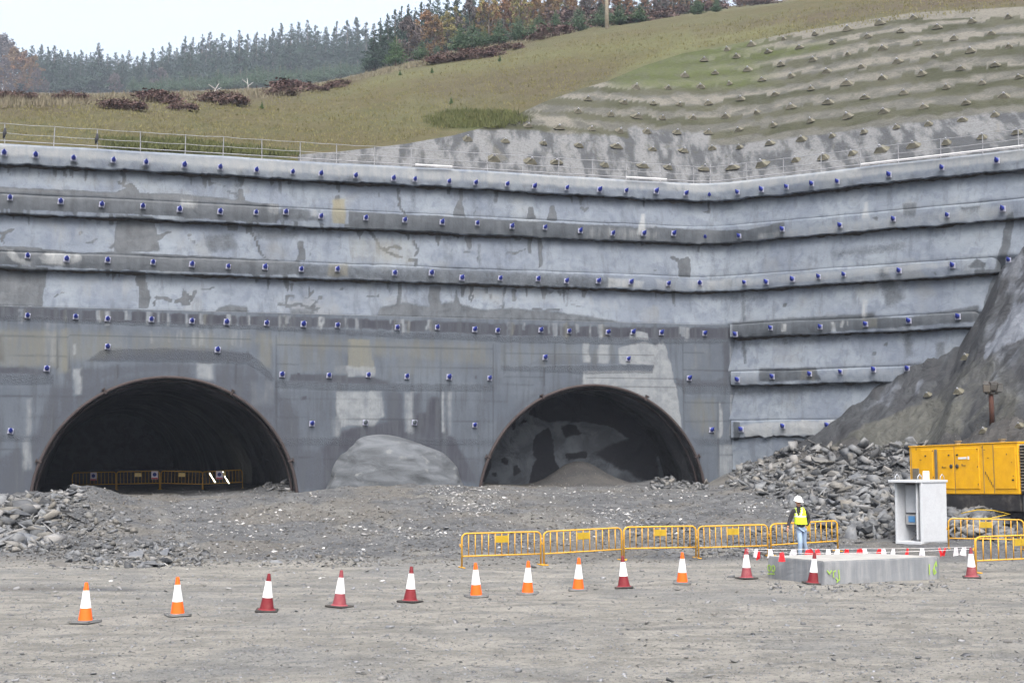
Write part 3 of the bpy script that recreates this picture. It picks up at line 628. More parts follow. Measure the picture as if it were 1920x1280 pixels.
wl = empty('retaining_wall', (C0.x - 15 * dL.x, C0.y - 15 * dL.y, PORT_TOP), 0,
           'long grey sprayed concrete wall in beamed lifts above both tunnel portals', 'retaining wall')
wr = empty('retaining_wall', (C0.x + 8 * dR.x, C0.y + 8 * dR.y, 1.0), 0,
           'grey sprayed concrete wall right of the portals, running towards the dark bank', 'retaining wall')
def abs_parent(o, p):
    o.parent = p; o.matrix_parent_inverse = Matrix.Translation(-Vector(p.location))
    return o
WL = []; WR = []
WL.append(wall_sheet('sprayed_face', SL, S_DIV, PORT_TOP - .9, ZTOP - .1, 0, None, M_SPRAY, SH))
WR.append(wall_sheet('sprayed_face', S_DIV, SR, GZ, ZTOP - .1, 0, None, M_SPRAY, SH))
for k, (key, (zt, zb)) in enumerate(BEAM.items()):
    if key in 'ABC':
        WL.append(beam('concrete_beam', SL, S_DIV, zt, zb, None, M_SPRAY, SH, seed=k * 3.3, out=.31 if key == 'A' else .25))
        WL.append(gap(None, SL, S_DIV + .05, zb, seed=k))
    ue = {'A': 9999, 'B': 9999, 'C': 1878, 'D': 1840, 'E': 1738, 'F': 1607}[key]
    s1 = SR if ue == 9999 else s_of_right(ue, .3)
    s0 = S_DIV if key in 'ABC' else s_of_right(1366, .4)
    WR.append(beam('concrete_beam', s0, s1, zt, zb, None, M_SPRAY, SH, seed=k * 3.3, out=.31 if key == 'A' else .25,
                   right_end=ue != 9999, rag=.07 if key != 'F' else .12))
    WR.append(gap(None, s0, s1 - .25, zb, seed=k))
for o in WL: abs_parent(o, wl)
for o in WR: abs_parent(o, wr)

# ------------------------------------------------------------------ portal wall with the two mouths
def lw(u, v, off=Q):              # point on the portal plane -> (s, z)
    p = wall_hit(u, v, False, off)
    q = Vector((p.x, p.y)) - (C0 + nL * off)
    return q.dot(dL), p.z
def circ3(a, b, c):
    ax, ay = a; bx, by = b; cx, cy = c
    d = 2 * (ax * (by - cy) + bx * (cy - ay) + cx * (ay - by))
    ux = ((ax * ax + ay * ay) * (by - cy) + (bx * bx + by * by) * (cy - ay) + (cx * cx + cy * cy) * (ay - by)) / d
    uy = ((ax * ax + ay * ay) * (cx - bx) + (bx * bx + by * by) * (ax - cx) + (cx * cx + cy * cy) * (bx - ax)) / d
    return ux, uy, math.hypot(ax - ux, ay - uy)
def arch_fit(l, ap, r):
    a, b, c = lw(*l), lw(*ap), lw(*r)
    cx = (a[0] + c[0]) / 2; hw = (c[0] - a[0]) / 2; z0 = (a[1] + c[1]) / 2
    return cx, z0, hw, b[1] - z0
ARCH = [arch_fit((58, 935), (310, 708), (556, 925)), arch_fit((901, 908), (1110, 723), (1319, 912))]
print('ARCH', ARCH)
def arch_pt(A, t):                # t in [0,1] from left foot to right foot, circle-like
    cx, z0, hw, h = A
    R = (hw * hw + h * h) / (2 * h); zc_ = z0 + h - R
    ang = math.asin(min(1, hw / R)) if h < R else pi - math.asin(min(1, hw / R))
    e = ang + .35 * (1.0 / 1)
    a = -e + 2 * e * t
    return cx + R * sin(a), zc_ + R * cos(a), sin(a), cos(a), R, zc_
def arch_z(A, s):
    cx, z0, hw, h = A
    R = (hw * hw + h * h) / (2 * h); zc_ = z0 + h - R
    x = s - cx
    return zc_ + sqrt(R * R - x * x) if abs(x) < R else None
pw = empty('portal_wall', (C0.x - 15 * dL.x, C0.y - 15 * dL.y, 1.0), 0,
           'poured grey concrete portal wall holding the two arched tunnel mouths', 'portal wall')
S_END = s_of_left(1377, Q)
ss = list(np.arange(SL, S_END, .1)) + [S_END]
for A in ARCH:
    cx, z0, hw, h = A; R = (hw * hw + h * h) / (2 * h)
    ss += [cx + R * math.cos(a) * .99999 for a in np.linspace(0, pi, 90)]
    ss += [cx - R - .003, cx + R + .003]
ss = np.array(sorted(set(np.round(ss, 4))))
NZ = 130
zb_ = np.array([max([a for a in (arch_z(A, s) for A in ARCH) if a is not None] + [GZ]) for s in ss])
V = []
tt = np.linspace(0, 1, NZ)
ZZ = zb_[:, None] + (PORT_TOP - zb_)[:, None] * tt[None, :]
SS = ss[:, None] + 0 * ZZ
dsp = .012 * fbm(SS * .8, ZZ * .8, 3., 4)
base = np.array(C0 + nL * Q)
X = base[0] + SS * dL.x + nL.x * dsp; Y = base[1] + SS * dL.y + nL.y * dsp
V = np.stack([X.ravel(), Y.ravel(), ZZ.ravel()], 1)
U, W = pix(V[:, 0], V[:, 1], V[:, 2])
stain = paint(U, W, PS)
# shutter joints: lines of lifts and panels, measured on the photograph
jl = np.zeros((len(U), 3), np.float32)
LINES = [[(0, 630), (130, 632)], [(132, 628), (470, 636)], [(0, 664), (125, 668)], [(518, 628), (518, 920)], [(726, 634), (724, 905)], [(825, 640), (827, 905)], [(925, 645), (924, 905)], [(108, 610), (108, 690)], [(130, 610), (130, 690)], [(500, 622), (500, 700)],
         [(518, 646), (925, 654)], [(518, 682), (925, 690)], [(518, 748), (925, 752)], [(518, 782), (925, 790)], [(625, 640), (622, 905)], [(945, 645), (945, 700)], [(945, 662), (1226, 666)], [(945, 706), (1022, 707)], [(1021, 690), (1021, 722)], [(1040, 645), (1040, 690)],
         [(1280, 645), (1284, 905)], [(1282, 661), (1360, 662)], [(1282, 693), (1370, 695)], [(1284, 754), (1376, 756)], [(1284, 790), (1376, 790)], [(1178, 696), (1178, 722)], [(1100, 708), (1270, 710)], [(1130, 724), (1270, 726)], [(100, 720), (100, 905)], [(0, 742), (160, 744)], [(0, 780), (110, 782)],
         [(-10, 842), (70, 844)], [(220, 684), (220, 708)], [(334, 684), (334, 706)], [(443, 684), (443, 720)], [(518, 856), (625, 860)], [(860, 860), (925, 862)], [(945, 720), (1000, 722)], [(924, 752), (950, 753)], [(1330, 640), (1330, 740)], [(1347, 740), (1347, 905)], [(1284, 850), (1376, 852)]]
for ln in LINES:
    x0, y0 = ln[0]; x1, y1 = ln[1]
    m = (U > min(x0, x1) - 5) & (U < max(x0, x1) + 5) & (W > min(y0, y1) - 5) & (W < max(y0, y1) + 5)
    if m.any():
        d = dist_seg(U[m], W[m], ln, False); jl[m, 0] = np.maximum(jl[m, 0], (1 - sm(d, .3, 1.7)) * .7)
jl[:, 1] = np.where(V[:, 2] < lw(620, 735)[1], 1, 0)
fc = grid_faces(len(ss), NZ, False)
# drop the sliver columns between the arch foot and the wall beside it
fi = fc[:, 0] // NZ
step_ok = np.abs(zb_[fi + 1] - zb_[fi]) < 1.2
wide = (ss[fi + 1] - ss[fi]) > .004
o = mesh_np('wall_face', V, fc[step_ok | wide], M_POUR, None, True, {'stain': stain, 'joint': jl})
abs_parent(o, pw)
# top ledge and right return of the portal wall
mb = MB()
e0 = C0 + nL * Q + dL * SL; e1 = C0 + nL * Q + dL * S_END
i0 = C0 - nL * .3 + dL * SL; i1 = C0 - nL * .3 + dL * (S_END + .2)
mb.add([(e0.x, e0.y, PORT_TOP), (e1.x, e1.y, PORT_TOP), (i1.x, i1.y, PORT_TOP + .12), (i0.x, i0.y, PORT_TOP + .12)], [(0, 1, 2, 3)])
mb.add([(e1.x, e1.y, GZ), (i1.x, i1.y, GZ), (i1.x, i1.y, PORT_TOP + .12), (e1.x, e1.y, PORT_TOP)], [(0, 1, 2, 3)])
M_LEDGE = mat_plain('ledge_concrete', (.16, .17, .18), (.26, .27, .28), .9, 2)
abs_parent(mb.build('ledge', M_LEDGE), pw)

# ------------------------------------------------------------------ tunnels
AX = -nL                          # boring direction, square to the wall
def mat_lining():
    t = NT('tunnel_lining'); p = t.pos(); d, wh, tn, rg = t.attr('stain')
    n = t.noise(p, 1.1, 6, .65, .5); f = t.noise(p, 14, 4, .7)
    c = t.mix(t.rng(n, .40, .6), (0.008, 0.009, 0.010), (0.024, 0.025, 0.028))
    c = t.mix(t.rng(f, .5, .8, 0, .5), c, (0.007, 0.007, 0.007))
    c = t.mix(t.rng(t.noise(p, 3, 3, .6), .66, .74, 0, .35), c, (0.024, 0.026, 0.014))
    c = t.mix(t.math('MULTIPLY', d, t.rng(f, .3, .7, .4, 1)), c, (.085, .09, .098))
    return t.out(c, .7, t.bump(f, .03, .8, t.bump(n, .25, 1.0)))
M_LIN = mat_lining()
M_RIM = mat_paint('rusty_rim_steel', (.030, .024, .025), (.012, .010, .010), .6, .7, 3)
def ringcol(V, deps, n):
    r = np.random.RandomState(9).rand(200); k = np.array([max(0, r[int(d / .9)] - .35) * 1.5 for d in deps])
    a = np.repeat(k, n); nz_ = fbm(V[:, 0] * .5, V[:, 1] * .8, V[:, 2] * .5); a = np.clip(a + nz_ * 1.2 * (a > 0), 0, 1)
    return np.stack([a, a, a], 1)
def tunnel(A, depth, label, end_mat, rings):
    root_xy = C0 + nL * Q + dL * A[0]
    t = empty('tunnel', (root_xy.x, root_xy.y, A[1]), 0, label, 'tunnel')
    NT_ = 96
    deps = np.concatenate([np.arange(0, min(depth, 14), .22), np.arange(14, depth, .8)]) if depth > 14 else np.arange(0, depth + .01, .15)
    V = []
    for i, dd in enumerate(deps):
        for k in range(NT_ + 1):
            s_, z_, sx, cz, R, zcc = arch_pt(A, k / NT_)
            q = .05 + .17 * float(mnoise.fractal(Vector((k * .11, dd * .5, A[0])), 1, 2, 4)) + rings * .10 * (abs((dd % 1.0) - .5) * 2) ** 2
            if dd < .3: q = .05
            s2 = s_ + sx * q * -1; z2 = z_ - cz * q
            p = C0 + nL * Q + dL * s2 + AX * dd
            V.append((p.x, p.y, z2))
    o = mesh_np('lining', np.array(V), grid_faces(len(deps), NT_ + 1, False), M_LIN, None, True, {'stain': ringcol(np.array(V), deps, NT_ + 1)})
    abs_parent(o, t)
    if end_mat is None:              # the far dark end of the bore
        mb = MB(); c = C0 + nL * Q + dL * A[0] + AX * (depth - .2)
        ring = []
        for k in range(49):
            s_, z_, sx, cz, R, zcc = arch_pt(A, k / 48)
            p = C0 + nL * Q + dL * (s_ + sx * .4) + AX * (depth - .2); ring.append((p.x, p.y, z_ + cz * .4))
        mb.add([(c.x, c.y, zcc)] + ring, [(0, k + 1, k + 2) for k in range(48)])
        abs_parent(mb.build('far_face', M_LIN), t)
    # rim pipe with clamps
    pts = []; e = .06
    for k in range(0, 73):
        s_, z_, sx, cz, R, zcc = arch_pt(A, k / 72)
        p = C0 + nL * (Q + .05) + dL * (s_ + sx * .02); pts.append((p.x, p.y, z_ + cz * .02))
    mb = MB(); mb.tube(pts, .075, 8)
    abs_parent(mb.build('arch_rim', M_RIM, None, True), t)
    mb = MB(); pts2 = []
    for k in range(0, 73):
        s_, z_, sx, cz, R, zcc = arch_pt(A, k / 72)
        p = C0 + nL * (Q - .45) + dL * (s_ - sx * .13); pts2.append((p.x, p.y, z_ - cz * .13))
    mb.tube(pts2, .06, 6)
    abs_parent(mb.build('inner_rib', M_RIM, None, True), t)
    for tq in (.17, .365, .635, .83):
        s_, z_, sx, cz, R, zcc = arch_pt(A, tq)
        p = C0 + nL * (Q + .06) + dL * (s_ + sx * .05)
        mb = MB(); M = Matrix.Translation((p.x, p.y, z_ + cz * .05)) @ Matrix.Rotation(atan2(dL.y, dL.x), 4, 'Z') @ Matrix.Rotation(math.asin(max(-1, min(1, sx))), 4, 'Y')
        mb.box((0, 0, 0), (.09, .16, .26), M, .02); mb.box((0, -.04, .13), (.18, .12, .05), M)
        abs_parent(mb.build('clamp', M_RIM), t)
    if end_mat is not None:
        cx, z0, hw, h = A; R = (hw * hw + h * h) / (2 * h) + .6; zc_ = z0 + h - R + .6
        xs = np.arange(-R, R + .01, .12); zs = np.arange(-1.5, R * 2, .12)
        XX, ZZ = np.meshgrid(xs, zs, indexing='ij')
        dd = depth - .3 + .5 * fbm(XX * .5, ZZ * .5, 3.7, 5) - .06 * XX
        B = np.array(C0 + nL * Q + dL * cx)
        X = B[0] + XX * dL.x + dd * AX.x; Y = B[1] + XX * dL.y + dd * AX.y; Z = ZZ + .0
        V = np.stack([X.ravel(), Y.ravel(), Z.ravel()], 1)
        keep = ((XX ** 2 + (ZZ - zc_) ** 2) < R * R).ravel()
        U, W = pix(V[:, 0], V[:, 1], V[:, 2])
        ES = [('d', 1, 3, [(1005, 818), (1030, 800), (1040, 825), (1035, 850), (1050, 880), (1010, 905), (990, 905), (1005, 860), (998, 840)]),
              ('d', 1, 2, [(962, 784), (966, 800), (962, 806), (958, 795)]), ('d', 1, 2, [(975, 786), (990, 790), (978, 796)]), ('d', 1, 3, [(960, 880), (970, 870), (975, 885), (965, 892)]),
              ('d', 1, 3, [(905, 880), (918, 850), (922, 880), (912, 905), (903, 905)]), ('d', 1, 4, [(1050, 800), (1075, 796), (1090, 812), (1060, 820)]), ('d', 1, 4, [(1100, 730), (1010, 745), (990, 775), (1020, 790), (1100, 790), (1150, 800), (1240, 860), (1250, 780), (1200, 740)]),
              ('d', .8, 8, [(1110, 850), (1180, 820), (1230, 840), (1240, 905), (1200, 900), (1150, 870)]), ('d', 1, 3, [(940, 860), (950, 856), (955, 868), (944, 872)]), ('d', .9, 3, rect(925, 885, 935, 893)), ('d', 1, 3, [(1060, 850), (1100, 846), (1100, 858), (1065, 862)])]
        fcs = grid_faces(len(xs), len(zs), False); kk = keep[fcs].all(1)
        o = mesh_np('end_face', V, fcs[kk], end_mat, None, True, {'stain': paint(U, W, ES, 5)})
        abs_parent(o, t)
    return t
def mat_face():
    t = NT('sprayed_rock_face'); p = t.pos(); d, wh, tn, rg = t.attr('stain')
    n = t.noise(p, .9, 6, .6, .6); f = t.noise(p, 10, 4, .7)
    c = t.mix(t.rng(n, .40, .62), (0.059, 0.066, 0.079), (0.111, 0.128, 0.151))
    c = t.mix(t.rng(t.math('ADD', d, t.math('MULTIPLY', t.math('SUBTRACT', t.noise(p, 3, 4, .6), .5), .7)), .2, .7), c, (0.019, 0.021, 0.027))
    return t.out(c, .85, t.bump(f, .03, .8, t.bump(n, .3, 1.0)))
M_FACE = mat_face()
TUN1 = tunnel(ARCH[0], 75, 'deep black open tunnel mouth on the left with barriers inside', None, 1.0)
TUN2 = tunnel(ARCH[1], 5.0, 'shallow tunnel mouth on the right closed by a sprayed rock face', M_FACE, .5)

# ------------------------------------------------------------------ sprayed mound between the portals
def mound():
    cx, cz = lw(748, 908); zt = lw(748, 818)[1]; hw = (lw(866, 905)[0] - lw(626, 905)[0]) / 2
    cx = (lw(866, 905)[0] + lw(626, 905)[0]) / 2
    g0 = cz - .5
    na, nr = 110, 60
    V = []
    for i in range(na + 1):
        a = pi * i / na
        for j in range(nr + 1):
            e = (pi / 2) * j / nr
            # superellipse half dome
            ca, sa = cos(a), sin(a)
            x = -hw * ca * (abs(cos(e)) ** .95) * (1 + .12 * ca * 0) - .35 * sin(e); y = 2.3 * sa * cos(e)
            z = g0 + (zt - g0) * (sin(e) ** .80) * (1 - .12 * (x / hw))
            nn = .20 * mnoise.fractal(Vector((x * .35, y * .6, z * .5)), 1, 2, 3) + .05 * mnoise.noise(Vector((x * .7 + z * 2.0, y, z * 3)))
            x *= 1 + .16 * (1 - sin(e)) ** 4; L = sqrt((x / hw) ** 2 + (y / 2.1) ** 2 + .3)
            x += nn * x / hw / L; y += nn * (y / 2.1 + .3) / L; z += nn * .6
            p = C0 + nL * (Q - .08 + y) + dL * (cx + x)
            V.append((p.x, p.y, z))
    t = NT('sprayed_mound'); p = t.pos(); dg = t.pos(scale=(.5, .5, 1.5), rot=(0, radians(25), 0))
    n = t.noise(dg, 1.3, 6, .6, .6); f = t.noise(p, 20, 4, .7)
    c = t.mix(t.rng(n, .30, .72), (0.031, 0.036, 0.042), (0.075, 0.085, 0.099))
    c = t.mix(t.rng(t.noise(p, 1.4, 3, .6), .6, .72, 0, .7), c, (0.104, 0.114, 0.121))
    m = t.out(c, .85, t.bump(f, .03, .8, t.bump(n, .10, .6)))
    o = mesh_np('sprayed_mound', np.array(V), grid_faces(na + 1, nr + 1, True), m, None, True)
    tag(o, 'smooth pale sprayed concrete mound bulging from the wall between the tunnels', 'concrete mound')
mound()
# ------------------------------------------------------------------ hillside above the wall
def interp(x, pts):
    return np.interp(x, [p[0] for p in pts], [p[1] for p in pts])
V1 = [(-900, 262), (0, 262), (560, 290), (640, 284), (760, 270), (850, 254), (880, 246), (933, 233), (973, 213), (1023, 190), (1090, 167), (1140, 152), (1207, 124), (1280, 101), (1363, 86), (1480, 63), (1613, 40), (1713, 24), (1920, 13), (2300, -10), (2900, -20)]
V2 = [(-900, 205), (-300, 198), (0, 190), (200, 188), (330, 183), (500, 174), (600, 163), (700, 140), (830, 106), (960, 82), (1073, 60), (1280, 31), (1447, 14), (1580, -4), (1920, -62), (2300, -110), (2900, -140)]
us = np.arange(-700, 2701, 3.0)
def smooth(a, k):
    ker = np.hanning(k); ker /= ker.sum()
    return np.convolve(np.pad(a, k // 2, 'edge'), ker, 'same')[k // 2:-(k // 2)][:len(a)]
def wall_y(u):
    k = (u - 960) / F / CT
    yl = np.array([path(np.array([s_of_left(x)]))[0][0][1] if s_of_left(x) < 0 else path(np.array([s_of_right(x)]))[0][0][1] for x in u])
    return yl
D0 = smooth(wall_y(us), 9)
v1 = interp(us, V1); v2 = smooth(interp(us, V2), 41)
sl1 = np.array([slope_of(u, v)[0] for u, v in zip(us, v1)]); sl2 = np.array([slope_of(u, v)[0] for u, v in zip(us, v2)])
kx = np.array([slope_of(u, 200)[1] for u in us])
g1 = .80
D1 = (H - ZTOP + g1 * (D0 + 1.4)) / (g1 - sl1)
D1 = np.maximum(D1, D0 + 1.9)
g2 = .36
z1 = H + sl1 * D1
D2 = (H - z1 + g2 * D1) / (g2 - sl2)
D2 = smooth(np.clip(np.where(D2 < 0, 170, D2), D1 + 12, 150), 121); D2 = np.maximum(D2, D1 + 10)
z2 = H + sl2 * D2
v3 = v2 - np.interp(us, [0, 700, 1100, 1900], [16, 6, 8, 10])
D3 = D2 + np.interp(us, [0, 650, 760], [560, 540, 220])
z3 = H + np.array([slope_of(u, v)[0] for u, v in zip(us, v3)]) * D3
NB = 46; NG = 70; NF = 70
cols_shot = []; cols_grass = []
def prof_land(i):
    # returns D,z arrays: berm + sprayed slope ; grass ; beyond
    t = np.linspace(0, 1, NB)
    Da = D0[i] + .35 + (D1[i] - D0[i] - .35) * t
    berm = D0[i] + 1.4
    za = np.where(Da < berm, ZTOP - .05, ZTOP - .05 + (z1[i] - ZTOP + .05) * ((Da - berm) / max(D1[i] - berm, .1)))
    t = np.linspace(0, 1, NG)
    Db = D1[i] + (D2[i] - D1[i]) * t ** 1.15
    lin = z1[i] + (z2[i] - z1[i]) * ((Db - D1[i]) / (D2[i] - D1[i]))
    tb = (Db - D1[i]) / (D2[i] - D1[i])
    zb = lin + .018 * (D2[i] - D1[i]) * np.sin(pi * tb)
    t = np.linspace(0, 1, NF)
    Dc = D2[i] + 760 * t ** 1.6
    zc2 = np.interp(Dc, [D2[i], D3[i], D3[i] + 60, D3[i] + 400], [z2[i], z3[i], z3[i] + 3, z3[i] - 60])
    return Da, za, Db, zb, Dc, zc2
A_, B_ = [], []
for i in range(len(us)):
    Da, za, Db, zb, Dc, zc2 = prof_land(i)
    xa = Da * kx[i]; xb = Db * kx[i]; xc = Dc * kx[i]
    A_.append(np.stack([xa, Da, za], 1))
    B_.append(np.stack([np.concatenate([xb, xc[1:]]), np.concatenate([Db, Dc[1:]]), np.concatenate([zb, zc2[1:]])], 1))
A_ = np.array(A_); B_ = np.array(B_)
# relief
na = fbm(A_[..., 0] * .25, A_[..., 1] * .25, 1.0, 5)
rowk = np.linspace(0, 1, NB)[None, :]
A_[..., 2] += .35 * na * np.sin(pi * rowk) ** .5 * sm(rowk, .1, .3)
nb = fbm(B_[..., 0] * .12, B_[..., 1] * .12, 4.0, 5); nb2 = fbm(B_[..., 0] * 1.1, B_[..., 1] * .9, 2.0, 3)
fade = sm(B_[..., 1] - D1[:, None], 0, 3)
B_[..., 2] += (.35 * nb + .10 * nb2) * fade
cut = int(np.searchsorted(us, 560))
# left of column 560 the whole bank behind the wall is grass
def mat_slope():
    t = NT('sprayed_slope'); p = t.pos(); d, wh, tn, rg = t.attr('stain')
    ps = t.pos(scale=(1.0, .25, .25), rot=(0, 0, radians(-20)))
    big = t.noise(p, .25, 5, .6, .4); mid = t.noise(p, 1.0, 6, .65, .5); st = t.noise(ps, 1.4, 5, .6); f = t.noise(p, 9, 5, .7)
    c = t.mix(t.rng(mid, .35, .65), (0.042, 0.044, 0.041), (0.062, 0.063, 0.057))
    c = t.mix(t.rng(t.math('ADD', wh, t.math('MULTIPLY', t.math('SUBTRACT', mid, .5), 1.6)), .25, .85), c, (0.090, 0.089, 0.080))
    c = t.mix(t.rng(t.math('ADD', tn, t.math('MULTIPLY', t.math('SUBTRACT', mid, .5), 1.7)), .25, .85), c, t.mix(t.rng(big, .4, .6), (.021, .024, .013), (.034, .036, .024)))
    c = t.mix(t.rng(t.math('ADD', d, t.math('MULTIPLY', t.math('SUBTRACT', st, .5), .5)), .1, .45), c, t.mix(t.rng(st, .42, .58), (.032, .036, .042), (.088, .094, .102)))
    c = t.mix(t.math('MULTIPLY', rg, t.rng(mid, .3, .7, .5, 1)), c, (0.033, 0.044, 0.012))
    c = t.mix(t.rng(f, .46, .7, 0, .55), c, (.024, .025, .022)); c = t.mix(t.rng(t.noise(p, 3.2, 5, .7), .54, .68, 0, .55), c, (.034, .036, .030))
    return t.out(c, .95, t.bump(f, .04, .8, t.bump(mid, .15, .9)))
M_SLOPE = mat_slope()
def slope_rows():
    # pixel paths of the anchor rows; the ground between them is bleached above and mossy below each row
    return R_SLOPE
R_SLOPE = [
 [(1364, 92), (1410, 83), (1470, 72), (1529, 63), (1590, 54), (1651, 43), (1713, 33)],
 [(1320, 112), (1382, 105), (1441, 96), (1500, 88), (1562, 79), (1627, 68), (1690, 58), (1758, 51), (1823, 40), (1891, 31)],
 [(1283, 141), (1341, 136), (1403, 130), (1465, 120), (1526, 111), (1591, 101), (1656, 90), (1723, 81), (1790, 72), (1859, 62)],
 [(1192, 163), (1252, 164), (1313, 162), (1368, 156), (1429, 149), (1485, 142), (1551, 133), (1616, 124), (1684, 115), (1753, 105), (1820, 95), (1891, 87)],
 [(1101, 185), (1169, 191), (1224, 193), (1273, 195), (1328, 193), (1390, 185), (1454, 176), (1521, 166), (1589, 156), (1656, 146), (1730, 138), (1802, 128), (1867, 121)],
 [(1084, 208), (1144, 214), (1194, 218), (1241, 220), (1298, 220), (1362, 217), (1420, 210), (1484, 200), (1554, 191), (1622, 182), (1695, 174), (1775, 163), (1842, 155), (1911, 144)],
 [(990, 235), (1048, 239), (1108, 241), (1161, 245), (1212, 246), (1268, 248), (1328, 248), (1386, 242), (1452, 234), (1521, 226), (1590, 218), (1658, 208), (1732, 200), (1812, 192), (1883, 180)],
 [(876, 260), (947, 264), (1018, 268), (1085, 272), (1156, 274), (1223, 279), (1281, 282), (1335, 277), (1388, 275), (1445, 268), (1504, 260), (1561, 254), (1621, 247), (1681, 238), (1741, 232), (1805, 224), (1866, 215)],
 [(925, 297), (994, 302), (1043, 303), (1133, 309), (1205, 310), (1252, 313), (1320, 316), (1375, 314), (1430, 307), (1493, 299), (1545, 295), (1599, 287), (1653, 280), (1713, 272), (1775, 267), (1842, 257), (1908, 248)]]
VA = A_.reshape(-1, 3)
U, W = pix(VA[:, 0], VA[:, 1], VA[:, 2])
stn = np.zeros((len(U), 4), np.float32)
rowv = np.array([np.interp(U, [p[0] for p in r], [p[1] for p in r]) for r in R_SLOPE])
nz = 9 * fbm(U / 40, W / 18, 1.1, 6)
for k in range(8):
    a, b = rowv[k], rowv[k + 1]
    f = (W + nz - a) / np.maximum(b - a, 4)
    ins = (f > 0) & (f < 1)
    moss = (1 - sm(f, .42, .62)) * (1.0 if k < 7 else .25)
    stn[:, 2] = np.where(ins, moss * [.85, .8, .75, .8, .9, .9, 1., .4][k], stn[:, 2])
    wv = sm(f, .45, .7) * [.9, .8, .75, .6, .45, .35, .1, 0][k]
    stn[:, 1] = np.where(ins, wv, stn[:, 1])
stn[:, 1] = np.where(W + nz < rowv[0] + 8, .8, stn[:, 1])
stn[:, 1] = np.where((U < 1330) & (W < rowv[2]), .0, stn[:, 1])
stn[:, 3] = ((1 - sm(U, 1390, 1480)) * sm(U, 1120, 1170) * (1 - sm(W, 160, 172))) * .9       # green moss at the upper left
stn[:, 3] = np.maximum(stn[:, 3], (1 - sm(np.abs(W - rowv[1] - 6), 6, 14)) * (1 - sm(U, 1480, 1620)) * sm(U, 1250, 1300) * .9)
low = np.maximum(sm(W, rowv[7] - 10, rowv[7] + 4), sm(1330 - U, 40, 330) * sm(W, rowv[6] + 2, rowv[6] + 18)) 
stn[:, 0] = low * .75
stn[:, 2] *= (1 - low * .7)
extra = paint(U, W, [('d', .8, 6, [(850, 262), (878, 262), (940, 305), (910, 312), (860, 285)]), ('d', .7, 6, [(900, 262), (960, 255), (1040, 255), (1300, 262), (1300, 275), (1060, 268), (960, 290)]),
    ('w', .7, 5, [(986, 213), (1060, 215), (1080, 240), (1030, 238)]), ('w', .7, 4, [(1085, 215), (1100, 235), (1094, 238)]), ('w', .6, 4, [(1020, 245), (1080, 243), (1092, 252), (1030, 251)]), ('w', .6, 4, [(895, 250), (910, 250), (955, 300), (935, 305)]),
    ('w', .55, 8, [(1035, 262), (1060, 262), (1085, 300), (1060, 300)]), ('w', .5, 8, [(1100, 270), (1120, 268), (1160, 320), (1130, 320)]), ('w', .6, 8, [(1200, 280), (1215, 280), (1240, 320), (1220, 325)]), ('w', .5, 8, [(760, 275), (800, 262), (840, 300), (800, 310)]), ('t', .5, 8, [(560, 292), (760, 300), (850, 320), (620, 312)]),
    ('w', .5, 8, [(620, 292), (690, 285), (720, 300), (640, 310)]), ('d', .6, 8, [(1180, 240), (1330, 250), (1330, 280), (1180, 262)]), ('d', .5, 10, [(1040, 262), (1130, 262), (1300, 330), (1200, 330), (1150, 300)]),
    ('w', .5, 6, rect(1400, 275, 1420, 300)), ('w', .5, 6, rect(1465, 262, 1485, 290)), ('w', .6, 5, rect(1560, 258, 1567, 285)), ('w', .6, 5, rect(1680, 242, 1688, 270)), ('w', .6, 5, rect(1742, 238, 1750, 262)), ('w', .7, 6, rect(1862, 220, 1876, 255)), ('d', .7, 5, rect(1850, 218, 1862, 250)), ('d', .6, 5, rect(1798, 228, 1810, 250)), ('d', .7, 5, rect(1735, 236, 1742, 260))], 8)
stn[:, 0] = np.maximum(stn[:, 0], extra[:, 0]) * (1 - extra[:, 1]); stn[:, 1] = np.maximum(stn[:, 1], extra[:, 1]); stn[:, 2] = np.maximum(stn[:, 2] * (1 - extra[:, 1]), extra[:, 2])
VS = VA.reshape(len(us), NB, 3)[cut:].reshape(-1, 3)
SLOPE = mesh_np('sprayed_slope', VS, grid_faces(len(us) - cut, NB, False), M_SLOPE, None, True, {'stain': stn.reshape(len(us), NB, 4)[cut:].reshape(-1, 4)})
tag(SLOPE, kind='structure')
def mat_grass():
    t = NT('hill_grass'); p = t.pos(); d, wh, tn, rg = t.attr('stain')
    big = t.noise(p, .09, 5, .6, .3); mid = t.noise(t.pos(scale=(1, .45, 1)), .8, 6, .68, .4); f = t.noise(t.pos(scale=(1, 1, 1)), 6, 5, .75)
    c = t.mix(t.rng(big, .36, .62), (0.051, 0.045, 0.021), (0.054, 0.054, 0.026))
    c = t.mix(t.rng(mid, .48, .66, 0, .6), c, (0.037, 0.043, 0.015))
    c = t.mix(t.rng(mid, .30, .44, .5, 0), c, (0.069, 0.065, 0.035))
    c = t.mix(t.math('MULTIPLY', rg, t.rng(mid, .3, .6, .5, 1)), c, (0.025, 0.039, 0.012))
    c = t.mix(t.math('MULTIPLY', d, t.rng(mid, .35, .6, .4, 1)), c, (0.045, 0.035, 0.026))
    c = t.mix(t.math('MULTIPLY', wh, t.rng(mid, .3, .6, .4, 1)), c, (0.078, 0.083, 0.037))
    c = t.mix(t.rng(f, .45, .75, 0, .6), c, (0.021, 0.022, 0.012))
    return t.out(c, .95, t.bump(f, .12, 1.0, t.bump(mid, .3, 1.0)))
M_GRASS = mat_grass()
VB = B_.reshape(-1, 3); U, W = pix(VB[:, 0], VB[:, 1], VB[:, 2])
gs = np.zeros((len(U), 4), np.float32)
